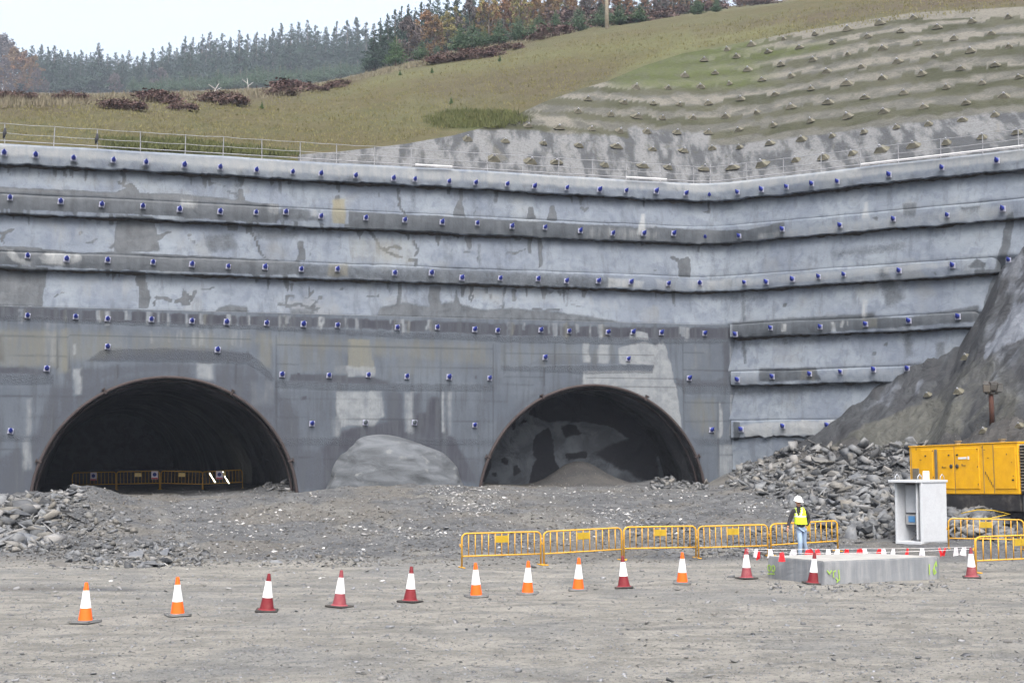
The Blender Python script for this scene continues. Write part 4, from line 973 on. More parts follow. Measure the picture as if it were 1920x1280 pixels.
ex = paint(U, W, [('r', .9, 10, [(800, 222), (850, 208), (960, 210), (985, 228), (940, 240), (880, 246), (820, 240)]), ('r', .8, 8, [(190, 262), (330, 262), (540, 285), (560, 300), (200, 285)]), ('r', .5, 12, [(1290, 90), (1100, 150), (1050, 185), (1200, 130), (1380, 90)]),
    ('w', .8, 10, [(1300, 96), (1130, 150), (1160, 125), (1330, 62), (1500, 40), (1480, 55)]), ('w', .5, 16, [(640, 170), (760, 130), (900, 112), (1150, 75), (1400, 50), (1400, 75), (1100, 100), (900, 130), (700, 165)]),
    ('d', .9, 12, [(1300, 60), (1500, 25), (1800, -10), (1920, -20), (1920, 8), (1640, 28), (1400, 60), (1310, 80)]), ('d', .7, 14, [(560, 175), (700, 130), (960, 75), (1000, 85), (760, 128), (620, 172), (400, 200), (400, 185)]), ('d', .55, 20, [(780, 150), (1080, 120), (1200, 130), (1020, 190), (800, 190)]),
    ('d', .6, 14, [(-300, 160), (600, 160), (560, 190), (300, 205), (-300, 230)])], 10)
gs = ex
n0 = B_.shape[1]
HILL = mesh_np('hillside', VB, grid_faces(len(us), n0, False), M_GRASS, None, True, {'stain': gs})
tag(HILL, kind='structure')
VG = A_[:cut + 1].reshape(-1, 3); U, W = pix(VG[:, 0], VG[:, 1], VG[:, 2])
BANK = mesh_np('grass_bank', VG, grid_faces(cut + 1, NB, False), M_GRASS, None, True, {'stain': paint(U, W, [('r', .8, 8, [(190, 255), (330, 255), (540, 285), (560, 300), (200, 285)])], 10)})
tag(BANK, kind='structure')
# exact surface lookup
def bvh_of(*objs):
    vs = []; fs = []
    for o in objs:
        n = len(vs); me = o.data
        vs += [tuple(v.co) for v in me.vertices]; fs += [tuple(n + i for i in p.vertices) for p in me.polygons]
    return BVHTree.FromPolygons(vs, fs)
LAND = bvh_of(SLOPE, HILL, BANK)
def hit(bvh, u, v):
    d = Vector(ray(u, v)).normalized()
    return bvh.ray_cast(Vector((0, 0, H)), d)
def drop(bvh, x, y, z=420):
    return bvh.ray_cast(Vector((x, y, z)), Vector((0, 0, -1)))

# ------------------------------------------------------------------ ground
FOOT = [(-900, .8), (0, .82), (100, .95), (300, 1.05), (555, 1.2), (640, 1.35), (760, 1.55), (860, 1.5), (1000, 1.30), (1320, 1.3), (1380, 1.5), (2900, 1.5)]
BANKT = [(-.15, 1.3), (0, 1.5), (.08, 2.1), (.32, 3.35), (.53, 5.2), (.70, 6.5), (.80, 7.3), (.87, 8.6), (.94, 10.6), (1.05, 12.2), (1.3, 13.6), (3, 14.4)]
_h = wall_hit(1118, 900, False, Q) ; HX1 = (_h.x - nL.x * 2.4, _h.y - nL.y * 2.4)
_h = wall_hit(1262, 905, False, Q); HX2 = (_h.x - nL.x * 1.6, _h.y - nL.y * 1.6)
def ground_z(X, Y):
    X = np.asarray(X, float); Y = np.asarray(Y, float)
    u = 960 + X / np.maximum(Y, 1) * F * CT
    foot = interp(u, FOOT)
    z = foot * np.interp(Y - 4.2 * sm(X, 9, 12), [40, 44, 50, 58, 64, 200], [0, .06, .36, .80, 1.0, 1.0])
    z = z + 0
    # rubble bank on the right
    q = np.stack([X - C0.x, Y - C0.y], -1)
    t = (q @ np.array(dR)) / ((R0 - C0).length); p = q @ np.array(nR)
    top = interp(t, BANKT)
    p2 = np.maximum(p, 0)
    run = np.interp(t, [0, .3, .6, 1.0, 2], [.30, .42, .60, .80, .85])
    bank = top - run * p2 + .6 * fbm(X * .16, Y * .16, 8., 4) * sm(p2, .5, 4)
    bank = np.where(t > -.12, bank, -5)
    # toe: rubble spread out in front
    toe = .62 * sm(X, 10.5, 15.5) * sm(Y, 46.8, 49.5)
    toe2 = .9 * sm(X, 9, 13) * sm(Y, 47, 56)
    soft = lambda a, b, k: .5 * (a + b + np.sqrt((a - b) ** 2 + k))
    z = soft(z + toe + toe2 * .6, bank, .12) - .02
    # left rubble pile
    g = lambda cx, cy, sx, sy, h: h * np.exp(-((X - cx) / sx) ** 2 - ((Y - cy) / sy) ** 2)
    z = z + g(-17.2, 50.5, 3.0, 3.0, .75) + g(-20, 56, 4, 3.5, .8) + g(-17.2, 59.5, 1.5, 1.6, .45) + g(-11.2, 44.5, 1.6, .8, .20) + g(-14.2, 45, 1.8, 1.0, .25) + g(-10.5, 66.8, 1.3, .9, .4)
    z = z + g(HX1[0], HX1[1], 1.7, 1.0, 1.25) + g(HX2[0], HX2[1], .9, .8, .4)          # spoil heap inside the closed mouth
    rough = .016 + .17 * sm(Y, 41, 50) * (1 - sm(Y, 62, 70) * .5) + .22 * sm(toe, .05, .8) + .10 * sm(bank - z + .5, 0, 1)
    heap = np.exp(-((X + 17.5) / 4) ** 2 - ((Y - 52) / 5) ** 2)
    rough = rough + .22 * heap
    z = z + rough * fbm(X * .55, Y * .55, 2., 5) * 1.2 + .55 * rough * fbm(X * 2.4, Y * 2.4, 5., 4) + .05 * sm(Y, 41, 47) * np.maximum(0, fbm(X * 1.2, Y * 1.2, 14., 3) - .1)
    z = z + .035 * fbm(X * .2, Y * .35, 6., 3) * sm(Y, 5, 20)
    # wheel ruts
    for (ax, ay, bx, by) in ((-12, 62, -2.5, 43), (-10.2, 62, -.9, 43), (-4, 60, 6, 43), (-14, 46, -22, 38), (-13, 44.8, -21, 36.8)):
        dx, dy = bx - ax, by - ay; L = math.hypot(dx, dy)
        tt_ = ((X - ax) * dx + (Y - ay) * dy) / L / L
        dd = np.abs((X - ax) * dy - (Y - ay) * dx) / L + .3 * fbm(X * .2, Y * .2, 9.)
        mk = (tt_ > 0) & (tt_ < 1)
        z = z - np.where(mk, -.09 * -np.exp(-(dd / .25) ** 2) - .05 * np.exp(-((dd - .45) / .15) ** 2), 0)
    return z
def gz(x, y): return float(ground_z(np.array([x]), np.array([y]))[0])
ang = np.concatenate([np.linspace(-1.45, -.40, 24)[:-1], np.linspace(-.40, .40, 760), np.linspace(.40, 1.45, 24)[1:]])
dep = np.concatenate([[1.0, 3, 6, 10], np.geomspace(14, 90, 640), [95, 105, 120, 150]])
AA, DD = np.meshgrid(np.tan(ang), dep, indexing='ij')
X = AA * DD; Y = DD + 0 * AA
Z = ground_z(X, Y)
def mat_ground():
    t = NT('ground_gravel'); p = t.pos(); dark, wh, rb, _ = t.attr('stain')
    pw_ = t.pos(scale=(.55, 1, 1))
    big = t.noise(p, .18, 5, .6, .3); mid = t.noise(pw_, 1.3, 7, .68, .5); f = t.noise(p, 9, 6, .75); vf = t.noise(p, 40, 3, .7)
    vo = t.voro(p, 7); vo2 = t.voro(p, 16)
    st2 = t.noise(t.pos(scale=(.5, 1, 1)), 1.6, 7, .74, .5)
    lo = t.mix(t.rng(mid, .36, .62), (0.130, 0.130, 0.121), (0.202, 0.201, 0.187))
    lo = t.mix(t.rng(st2, .52, .64, 0, .62), lo, (0.084, 0.092, 0.101))
    lo = t.mix(t.rng(big, .48, .62, 0, .45), lo, (0.105, 0.114, 0.123))
    hi = t.mix(t.rng(mid, .36, .64), (0.051, 0.056, 0.063), (0.093, 0.099, 0.106))
    hi = t.mix(t.rng(big, .48, .60, 0, .65), hi, (0.103, 0.099, 0.089))
    hi = t.mix(t.rng(st2, .55, .66, 0, .6), hi, (0.040, 0.044, 0.051))
    c = t.mix(t.rng(t.math('ADD', dark, t.math('MULTIPLY', t.math('SUBTRACT', mid, .5), .9)), .2, .8), lo, hi)
    c = t.mix(t.rng(t.math('ADD', rb, t.math('MULTIPLY', t.math('SUBTRACT', mid, .5), .6)), .3, .8), c, t.mix(t.rng(mid, .35, .65), (.030, .032, .035), (.050, .050, .050)))
    c = t.mix(t.rng(vf, .50, .72, 0, .5), c, (.035, .036, .038)); c = t.mix(t.rng(f, .52, .64, 0, .7), c, (.052, .054, .057))
    c = t.mix(t.rng(f, .30, .42, .65, 0), c, (.195, .192, .182))
    c = t.mix(t.math('MULTIPLY', wh, t.rng(vo2, .05, .18, 1, 0)), c, (.30, .31, .31))
    b = t.bump(vf, .02, 1.0); b = t.bump(f, .09, 1.0, b); b = t.bump(mid, .16, 1.0, b)
    return t.out(c, .95, b)
U, W = pix(X.ravel(), Y.ravel(), Z.ravel())
xr, yr, zr_ = X.ravel(), Y.ravel(), Z.ravel()
q = np.stack([xr - C0.x, yr - C0.y], -1); tpar = (q @ np.array(dR)) / (R0 - C0).length
g = np.zeros((len(U), 4), np.float32)
g[:, 0] = sm(yr + 1.5 * fbm(xr * .1, yr * .2, 3.), 38, 45)
for (cx_, cy_, an_, wd_) in ((-6, 24, .12, .35), (-6, 25.6, .12, .35), (3, 30, -.10, .4), (3, 31.8, -.10, .4), (0, 21.5, .04, .3), (0, 37, .06, .5), (-8, 34.5, .02, .8)):
    ll = np.abs((yr - cy_) - an_ * (xr - cx_) - 1.2 * fbm(xr * .12, 0 * xr + cy_, 2.)); g[:, 0] += .45 * np.exp(-(ll / wd_) ** 2) * sm(fbm(xr * .3, yr * .3, 5.), -.3, .3)
steep = sm(zr_, 2.0, 3.4)
for (ax, ay, bx, by) in ((-12, 62, -2.5, 43), (-10.2, 62, -.9, 43), (-4, 60, 6, 43), (-2.2, 60, 7.8, 43), (-14, 56, -9, 43)):
    dx, dy = bx - ax, by - ay; L = math.hypot(dx, dy); tt_ = ((xr - ax) * dx + (yr - ay) * dy) / L / L
    dd = np.abs((xr - ax) * dy - (yr - ay) * dx) / L + .5 * fbm(xr * .2, yr * .2, 9.)
    g[:, 0] -= .5 * np.exp(-((dd - .1) / .5) ** 2) * ((tt_ > 0) & (tt_ < 1)) * sm(fbm(xr * .5, yr * .5, 4.), -.5, .1)
heap_ = np.exp(-((xr - HX1[0]) / 2.4) ** 2 - ((yr - HX1[1]) / 1.6) ** 2)
g[:, 2] = np.maximum(steep * sm(xr, 10, 12), np.clip(heap_ * 2, 0, 1)); g[:, 0] = np.maximum(g[:, 0], np.clip(heap_ * 2, 0, 1))
exg = paint(U, W, [('w', .8, 10, [(790, 915), (900, 912), (960, 945), (900, 965), (830, 950)]), ('w', .5, 20, [(860, 905), (1320, 915), (1330, 940), (960, 935)]), ('w', .6, 14, [(600, 975), (900, 1000), (760, 1010)]), ('w', .5, 14, rect(1060, 955, 1200, 985)), ('w', .5, 14, [(330, 940), (520, 980), (420, 1010), (300, 980)]),
    ('w', .25, 30, rect(300, 920, 1400, 1050))], 8)
g[:, 1] = exg[:, 1]
M_GROUND = mat_ground()
GR = mesh_np('ground', np.stack([xr, yr, zr_], 1), grid_faces(len(ang), len(dep), False), M_GROUND, None, True, {'stain': g})
tag(GR, kind='structure')
GB = bvh_of(GR)
# the dark wet mud bank laid over the rubble on the right: same surface, own sheet
def mat_bank():
    t = NT('mud_bank'); p = t.pos(); d, wh, tn, rg = t.attr('stain')
    st = t.noise(t.pos(scale=(1, 1, .3), rot=(0, radians(-35), 0)), 1.0, 6, .62, .5); f = t.noise(p, 8, 5, .72); mid = t.noise(p, .8, 5, .6, .6)
    c = t.mix(t.rng(st, .35, .65), (0.020, 0.022, 0.026), (0.028, 0.032, 0.037))
    c = t.mix(t.rng(t.math('ADD', tn, t.math('MULTIPLY', t.math('SUBTRACT', st, .5), .9)), .3, .7), c, t.mix(t.rng(f, .35, .65), (0.036, 0.038, 0.034), (0.053, 0.056, 0.054)))
    c = t.mix(t.rng(t.math('ADD', wh, t.math('MULTIPLY', t.math('SUBTRACT', st, .5), 1.2)), .35, .75), c, (0.077, 0.088, 0.108))
    c = t.mix(t.rng(f, .5, .75, 0, .4), c, (0.011, 0.013, 0.015))
    return t.out(c, .85, t.bump(f, .05, .8, t.bump(mid, .3, .9)))
s_ = np.arange(.22, 1.75, .006); pp = np.concatenate([[-.25], np.arange(0, 14, .14)])
SS, PP = np.meshgrid(s_, pp, indexing='ij')
LR = (R0 - C0).length
X = C0.x + SS * LR * dR.x + PP * nR.x; Y = C0.y + SS * LR * dR.y + PP * nR.y
Z = ground_z(X, Y) + .16 + .06 * fbm(X * .6, Y * .6, 11., 3)
edge = 1 - sm(Z, 3.2, 3.9) 
foot_p = np.interp(SS, [.2, .35, .55, .8, 1.0, 1.7], [.0, 1.2, 3.0, 6.8, 9.5, 14])
Z = Z - 1.6 * sm(PP, foot_p, foot_p + 1.0)
# it also laps up against the wall
Z = Z + .5 * np.exp(-(PP / .5) ** 2) * sm(SS, .3, .6)
U, W = pix(X.ravel(), Y.ravel(), Z.ravel())
bs = paint(U, W, [('w', .55, 14, [(1870, 500), (1925, 430), (1925, 560), (1880, 560), (1850, 600)]), ('w', .3, 14, [(1600, 745), (1700, 690), (1800, 640), (1810, 660), (1720, 720), (1620, 790)]), ('w', .45, 22, [(1840, 600), (1925, 520), (1925, 760), (1850, 720)]), ('t', .5, 25, [(1700, 760), (1850, 640), (1925, 700), (1925, 820), (1750, 830)]), ('t', .9, 9, [(1610, 800), (1690, 770), (1750, 745), (1800, 760), (1798, 815), (1740, 835), (1500, 860), (1560, 830)]), ('w', .8, 7, [(1898, 570), (1925, 560), (1925, 640), (1880, 650), (1840, 680), (1850, 650)]), ('w', .6, 5, [(1725, 708), (1738, 712), (1725, 735), (1705, 748)]),
    ('w', .5, 6, [(1660, 715), (1690, 712), (1698, 735), (1670, 760), (1640, 765)]), ('w', .5, 5, rect(1895, 565, 1912, 585))], 8)
BK = mesh_np('mud_bank', np.stack([X.ravel(), Y.ravel(), Z.ravel()], 1), grid_faces(len(s_), len(pp), True), mat_bank(), None, True, {'stain': bs})
tag(BK, kind='structure')
GB2 = bvh_of(GR, BK)
def ghit(u, v):
    r = hit(GB2, u, v); return r[0]
# ------------------------------------------------------------------ words for counting
ORD = ['first', 'second', 'third', 'fourth', 'fifth', 'sixth', 'seventh', 'eighth', 'ninth', 'tenth', 'eleventh', 'twelfth', 'thirteenth',
       'fourteenth', 'fifteenth', 'sixteenth', 'seventeenth', 'eighteenth', 'nineteenth', 'twentieth', 'twenty-first', 'twenty-second', 'twenty-third',
       'twenty-fourth', 'twenty-fifth', 'twenty-sixth', 'twenty-seventh', 'twenty-eighth', 'twenty-ninth', 'thirtieth', 'thirty-first', 'thirty-second',
       'thirty-third', 'thirty-fourth', 'thirty-fifth', 'thirty-sixth', 'thirty-seventh', 'thirty-eighth', 'thirty-ninth', 'fortieth', 'forty-first', 'forty-second', 'forty-third', 'forty-fourth', 'forty-fifth', 'forty-sixth', 'forty-seventh', 'forty-eighth', 'forty-ninth', 'fiftieth']
def ordi(i, n):
    return (ORD[i] + ' from the left') if i <= n // 2 else ((ORD[n - 1 - i] + ' from the right') if n - 1 - i > 0 else 'the rightmost')
# ------------------------------------------------------------------ wall anchors: white plate and blue cone
M_PLATE = mat_paint('white_plate', (.20, .215, .29), (.10, .11, .13), .4, .5, 8)
M_BLUE = mat_paint('blue_cap_plastic', (.018, .03, .20), (.02, .025, .08), .4, .35, 8)
M_GREYCAP = mat_paint('bare_grey_cap', (.10, .12, .14), (.05, .05, .05), .5, .6, 8)
def make_anchor():
    t = empty('ground_anchor')
    mb = MB(); mb.box((0, -.02, 0), (.27, .05, .27), None, .012); mb.build('plate', M_PLATE, t)
    mb = MB(); M = Matrix.Translation((0, -.045, 0)) @ Matrix.Rotation(radians(62), 4, 'X')
    # a fat drop: round cap leaning out and up, ending in a point
    mb.lathe([(.03, -.02), (.095, 0), (.105, .05), (.10, .10), (.075, .16), (.045, .21), (.03, .26), (.012, .30)], 14, M)
    mb.build('cap', M_BLUE, t, True)
    return t
ANCH = {
 'A': [(8, 287), (67, 291), (138, 297), (213, 301), (274, 305), (346, 310), (413, 314), (481, 319), (549, 323), (602, 326), (667, 330), (738, 335), (778, 337), (842, 341), (892, 343), (951, 346), (1002, 350), (1063, 353), (1124, 356), (1174, 358), (1230, 359), (1286, 363), (1330, 367), (1383, 361), (1428, 356), (1475, 351), (1522, 345), (1570, 341), (1667, 328), (1766, 315), (1869, 302)],
 'B': [(19, 371), (114, 378), (191, 384), (268, 387), (337, 393), (413, 397), (480, 399), (536, 398), (602, 406), (686, 409), (759, 413), (829, 417), (895, 419), (960, 425), (1022, 427), (1088, 433), (1149, 438), (1207, 438), (1263, 438), (1322, 445), (1386, 443), (1467, 430), (1575, 423), (1675, 411), (1776, 404), (1880, 392)],
 'C': [(52, 480), (125, 486), (202, 488), (287, 492), (360, 496), (428, 500), (497, 501), (565, 505), (633, 505), (740, 512), (809, 512), (866, 521), (938, 522), (1009, 523), (1062, 527), (1122, 527), (1183, 529), (1253, 532), (1312, 531), (1396, 530), (1437, 529), (1486, 524), (1535, 519), (1582, 515), (1686, 508), (1786, 498), (1891, 488)],
 'D': [(52, 592), (142, 594), (202, 598), (284, 599), (360, 602), (425, 604), (500, 606), (569, 608), (633, 610), (745, 614), (820, 614), (890, 618), (933, 620), (1014, 619), (1067, 621), (1140, 623), (1187, 623), (1240, 624), (1321, 625), (1379, 627), (1445, 615), (1538, 613), (1623, 608), (1704, 602), (1796, 594)],
 'P1': [(202, 650), (408, 656)], 'P2': [(88, 691), (529, 702), (617, 704), (691, 703), (763, 706), (842, 707), (918, 709)], 'P3': [(1022, 670), (1178, 673), (1292, 709)],
 'E': [(1383, 712), (1448, 706), (1518, 701), (1576, 697), (1638, 693), (1701, 691)],
 'P4': [(20, 808), (585, 794), (685, 792), (777, 792), (890, 797), (1334, 806)],
 'F': [(1390, 805), (1468, 799), (1551, 797)]}
WHERE = {'A': 'the bright top beam', 'B': 'the second beam below the fence', 'C': 'the third beam below the fence', 'D': 'the stained beam above the portals',
         'P1': 'the ledge above the left tunnel arch', 'P2': 'the poured wall at arch-top height', 'P3': 'the poured wall around the right arch top',
         'E': 'the short fifth beam right of the portals', 'P4': 'the poured wall halfway up the tunnels', 'F': 'the short bleached lowest beam'}
anc0 = make_anchor(); used = False
for key, pts in ANCH.items():
    for i, (u, v) in enumerate(pts):
        right = (key in 'EF') or (key in 'ABC' and u > 1335) or (key == 'D' and u > 1372)
        off = Q + .02 if (key[0] == 'P' or (key == 'D' and not right)) else (.41 if key == 'A' else .32)
        p = wall_hit(u, v, right, off)
        n = nR if right else nL
        if key in 'ABC' and abs(u - 1333) < 32:
            n = (nL + nR).normalized(); p = p + Vector((n.x, n.y, 0)) * -.02
        a = atan2(n.x, -n.y)
        t = anc0 if not used else copy_tree(anc0); used = True
        t.location = p; _r = random.Random(u + v); t.rotation_euler = (_r.uniform(-.06, .06), _r.uniform(-.05, .05) + (.0 if right else .10), a)
        r = random.Random(u * 3 + v); s = r.uniform(.82, 1.0); t.scale = (s, s, s)
        t['label'] = 'blue-capped anchor, %s in %s' % (ordi(i, len(pts)), WHERE[key])
        if key == 'P4' and i == 3: t['label'] = 'bare grey anchor head without blue cap, above the sprayed mound'
        t['category'] = 'ground anchor'; t['group'] = 'blue-capped anchors bolted to the concrete walls'
        if key == 'P4' and i in (2, 3):
            for c in t.children:
                if c.name.startswith('cap'):
                    c.data = c.data.copy(); c.data.materials.clear(); c.data.materials.append(M_GREYCAP)
# ------------------------------------------------------------------ concrete anchor blocks on the slope
M_BLOCK = mat_plain('anchor_block_concrete', (0.053, 0.053, 0.041), (0.106, 0.104, 0.085), .95, 1.3, True)
M_NIB = mat_paint('anchor_head_grey', (0.210, 0.225, 0.260), (0.075, 0.075, 0.085), .4, .5, 9)
def make_block():
    t = empty('anchor_block')
    mb = MB()
    b = [(-.42, -.10, -.26), (.42, -.10, -.26), (.42, .35, -.10), (-.42, .35, -.10)]
    vs = [(-.40, -.30, -.16), (.40, -.30, -.16), (.46, .30, .10), (-.46, .30, .10), (-.15, -.42, .12), (.15, -.42, .12), (.13, -.05, .30), (-.13, -.05, .30),
          (-.28, -.34, -.24), (.28, -.34, -.24)]
    fs = [(8, 9, 1, 5, 4, 0), (1, 2, 6, 5), (2, 3, 7, 6), (3, 0, 4, 7), (4, 5, 6, 7), (0, 3, 2, 1, 9, 8)]
    mb.add(vs, fs); mb.build('block', M_BLOCK, t)
    mb = MB(); M = Matrix.Translation((0, -.28, .20)) @ Matrix.Rotation(radians(55), 4, 'X')
    mb.lathe([(.075, -.05), (.075, .10), (.05, .16), (.02, .17)], 8, M); mb.box((0, -.27, .20), (.20, .14, .03), None, 0)
    mb.build('anchor_head', M_NIB, t)
    return t
blk0 = make_block(); used = False
for k, row in enumerate(R_SLOPE):
    for i, (u, v) in enumerate(row):
        r = hit(LAND, u, v + 2)
        if r[0] is None: continue
        t = blk0 if not used else copy_tree(blk0); used = True
        n = r[1]; t.location = r[0] + Vector((0, 0, .02))
        t.rotation_euler = (random.Random(u).uniform(-.1, .1), random.Random(v + u).uniform(-.12, .12), atan2(n.x, -n.y) if n.z > 0 else atan2(-n.x, n.y))
        s = random.Random(u + 5).uniform(.48, .66) * (1.18 if k == 8 else 1.0); t.scale = (s * random.Random(u + 9).uniform(.8, 1.35), s, s * random.Random(u + 8).uniform(.8, 1.1))
        t['label'] = 'concrete anchor block, %s in the %s block row below the grass' % (ordi(i, len(row)), ORD[k])
        t['category'] = 'anchor block'; t['group'] = 'concrete anchor blocks in rows on the sprayed slope'
for (u, v, s) in ((1812, 672, 1.1), (1740, 742, .85), (1798, 736, 1.), (1846, 810, .9), (1912, 800, .8)):
    p = ghit(u, v)
    t = copy_tree(blk0); t.location = p + Vector((0, 0, .05)); t.scale = (s * .5, s * .5, s * .5); t.rotation_euler = (0, 0, radians(-40))
    t['label'] = {1812: 'concrete anchor block highest on the dark mud bank', 1740: 'small concrete anchor block low on the mud bank, farthest left', 1798: 'concrete anchor block on the mud bank left of the light mast top',
                  1846: 'concrete anchor block beside the foot of the light mast', 1912: 'concrete anchor block behind the right end of the generator'}[u]
    t['category'] = 'anchor block'; t['group'] = 'concrete anchor blocks on the mud bank'
# ------------------------------------------------------------------ guard rail on the wall top
M_GALV = mat_paint('galvanised_tube', (.17, .18, .20), (.1, .1, .1), .4, .5, 5)
M_TOE = mat_paint('white_toe_board', (.5, .52, .55), (.3, .3, .3), .3, .5, 5)
M_CLOTH = mat_paint('dark_rag', (.02, .022, .03), (.05, .05, .05), .3, .9, 5)
gu = [-70, 8, 100, 182, 263, 347, 418, 491, 563, 631, 702, 771, 843, 914, 980, 1047, 1111, 1174, 1238, 1300, 1331, 1400, 1468, 1539, 1613, 1685, 1764, 1843, 1911, 1985]
def top_pt(u, off=.12):
    right = u > 1330
    d = ray(u, 300); n = nR if right else nL; o = C0 + n * off
    k = (o.x * n.x + o.y * n.y) / (d[0] * n.x + d[1] * n.y)
    return Vector((d[0] * k, d[1] * k, ZTOP))
gl = empty('guard_rail', top_pt(-70), 0, 'thin galvanised guard rail along the wall top', 'guard rail')
GP = [top_pt(u) for u in gu]
def gchild(o): return abs_parent(o, gl)
for i, p in enumerate(GP):
    mb = MB(); r = random.Random(i); lean = Vector((r.uniform(-.03, .03), r.uniform(-.02, .02), 0))
    mb.tube([p, p + Vector((0, 0, .95 if gu[i] != 1331 else 1.05)) + lean], .022 if gu[i] != 1331 else .035, 6); mb.box((p.x, p.y, p.z + .02), (.12, .12, .03))
    gchild(mb.build('post', M_GALV))
for hgt in (.5, .93):
    mb = MB(); pts = []
    for i, p in enumerate(GP):
        pts.append(p + Vector((0, -.03, hgt + random.Random(i + int(hgt * 10)).uniform(-.02, .02))))
        if i < len(GP) - 1: pts.append((p + GP[i + 1]) / 2 + Vector((0, -.03, hgt - .025)))
    mb.tube(pts, .014, 5); gchild(mb.build('rail', M_GALV, None, True))
for (a, b) in ((779, 848), (1174, 1250), (1614, 1700), (1700, 1920)):
    pa, pb = top_pt(a, .40), top_pt(b, .40); d = (pb - pa); an = atan2(d.y, d.x)
    mb = MB(); M = Matrix.Translation((pa + pb) / 2 + Vector((0, 0, .13))) @ Matrix.Rotation(an, 4, 'Z'); mb.box((0, 0, 0), (d.length, .03, .09), M)
    gchild(mb.build('toe_board', M_TOE))
pts = [top_pt(u, .5) + Vector((0, 0, .10)) for u in range(-80, 1330, 30)] + [top_pt(u, .5) + Vector((0, 0, .10)) for u in range(1340, 2000, 30)]
mb = MB(); mb.tube(pts, .022, 5); gchild(mb.build('handrail_pipe', M_GALV, None, True))
for u, lab in ((8, 'dark rag tied to the guard rail post nearest the left edge'), (181, 'dark rag hanging on the third guard rail post')):
    p = top_pt(u, .16)
    mb = MB()
    for k in range(3): mb.tube([p + Vector((.02 * k, -.03, .72)), p + Vector((-.04 + .05 * k, -.06, .5)), p + Vector((-.06 + .03 * k, -.05, .22 + .05 * k))], [.02, .035, .012], 6)
    o = mb.build('rag', M_CLOTH, None, True); tag(o, lab, 'rag', 'rags on the guard rail')

# ------------------------------------------------------------------ cones
M_ORANGE = mat_paint('orange_plastic', (.62, .085, .008), (.33, .07, .02), .25, .45, 5)
M_RED = mat_paint('dull_red_plastic', (.105, .008, .013), (.14, .05, .05), .5, .5, 5)
M_PINK = mat_paint('faded_red_plastic', (.15, .030, .040), (.2, .10, .10), .5, .6, 5)
M_SLEEVE = mat_paint('white_sleeve', (.56, .58, .61), (.36, .36, .35), .25, .4, 6)
M_RUBBER = mat_paint('grey_rubber', (.075, .08, .085), (.2, .19, .17), .5, .8, 6)
M_BLACK = mat_paint('black_rubber', (.02, .02, .02), (.12, .11, .10), .4, .8, 6)
def make_cone(mc, mbse, flared):
    t = empty('traffic_cone')
    prof = [(.135, .035), (.128, .07), (.045 + .09 * .38, .30), (.078, .30)]
    r = lambda z: .135 - (.135 - .030) * (z - .03) / .72
    body = [(r(.03), .03), (r(.28), .28), (r(.55), .55), (r(.72), .72), (r(.74) * .95, .745), (r(.75) * .6, .752)]
    if flared: body = [(.19, .035), (.17, .045), (.142, .06)] + body[1:]
    mb = MB(); mb.lathe(body, 24); mb.build('body', mc, t, False)
    mb = MB(); mb.lathe([(r(.28) + .004, .28), (r(.60) + .004, .60)], 24, cap=False); mb.lathe([(r(.60) + .004, .60), (r(.60) - .002, .602)], 24, cap=False)
    mb.build('sleeve', M_SLEEVE, t, True)
    mb = MB(); mb.box((0, 0, .02), (.44, .44, .04), None, .015)
    if not flared:
        mb.box((0, 0, .045), (.36, .36, .02), None, .008)
        for i in (-1, 1):
            for j in (-1, 1): mb.box((i * .19, j * .19, .045), (.06, .06, .03), None, .01)
    mb.build('base', mbse, t)
    return t
cO, cR, cP = make_cone(M_ORANGE, M_RUBBER, False), make_cone(M_RED, M_BLACK, True), make_cone(M_PINK, M_BLACK, True)
CONES = [(160, 1167, cO, 'orange traffic cone with white sleeve, farthest left of the row'), (333, 1154, cO, 'orange traffic cone between the leftmost orange cone and the first dark red cone'),
 (500, 1145, cR, 'dark red traffic cone with white sleeve, farthest left of the red ones'), (636, 1137, cP, 'faded pinkish red traffic cone in the left half of the row'),
 (769, 1127, cR, 'dark red traffic cone just left of the three neighbouring orange cones'), (893, 1116, cO, 'orange traffic cone in front of the leftmost yellow barrier, left of two orange neighbours'),
 (989, 1110, cO, 'orange traffic cone in front of the gap between the first two yellow barriers'), (1084, 1105, cO, 'orange traffic cone in front of the second yellow barrier'),
 (1170, 1100, cR, 'dark red traffic cone under the gap between second and third yellow barrier'), (1279, 1093, cO, 'orange traffic cone farthest right of the orange ones'),
 (1400, 1083, cP, 'faded red traffic cone left of the concrete slab, holding the flag line'), (1525, 1093, cR, 'dark red traffic cone in front of the slab corner, holding the flag line'),
 (1822, 1081, cP, 'muddy red traffic cone at the leg of the rightmost barrier')]
seen = set(); CPOS = {}
for (u, v, src, lab) in CONES:
    p = gpt(u, v); p.z = gz(p.x, p.y)
    t = src if id(src) not in seen else copy_tree(src); seen.add(id(src))
    r = random.Random(u)
    t.location = p; t.rotation_euler = (r.uniform(-.05, .05), r.uniform(-.06, .06), r.uniform(-.5, .5))
    t['label'] = lab; t['category'] = 'traffic cone'; t['group'] = 'traffic cones across the yard'
    CPOS[u] = p
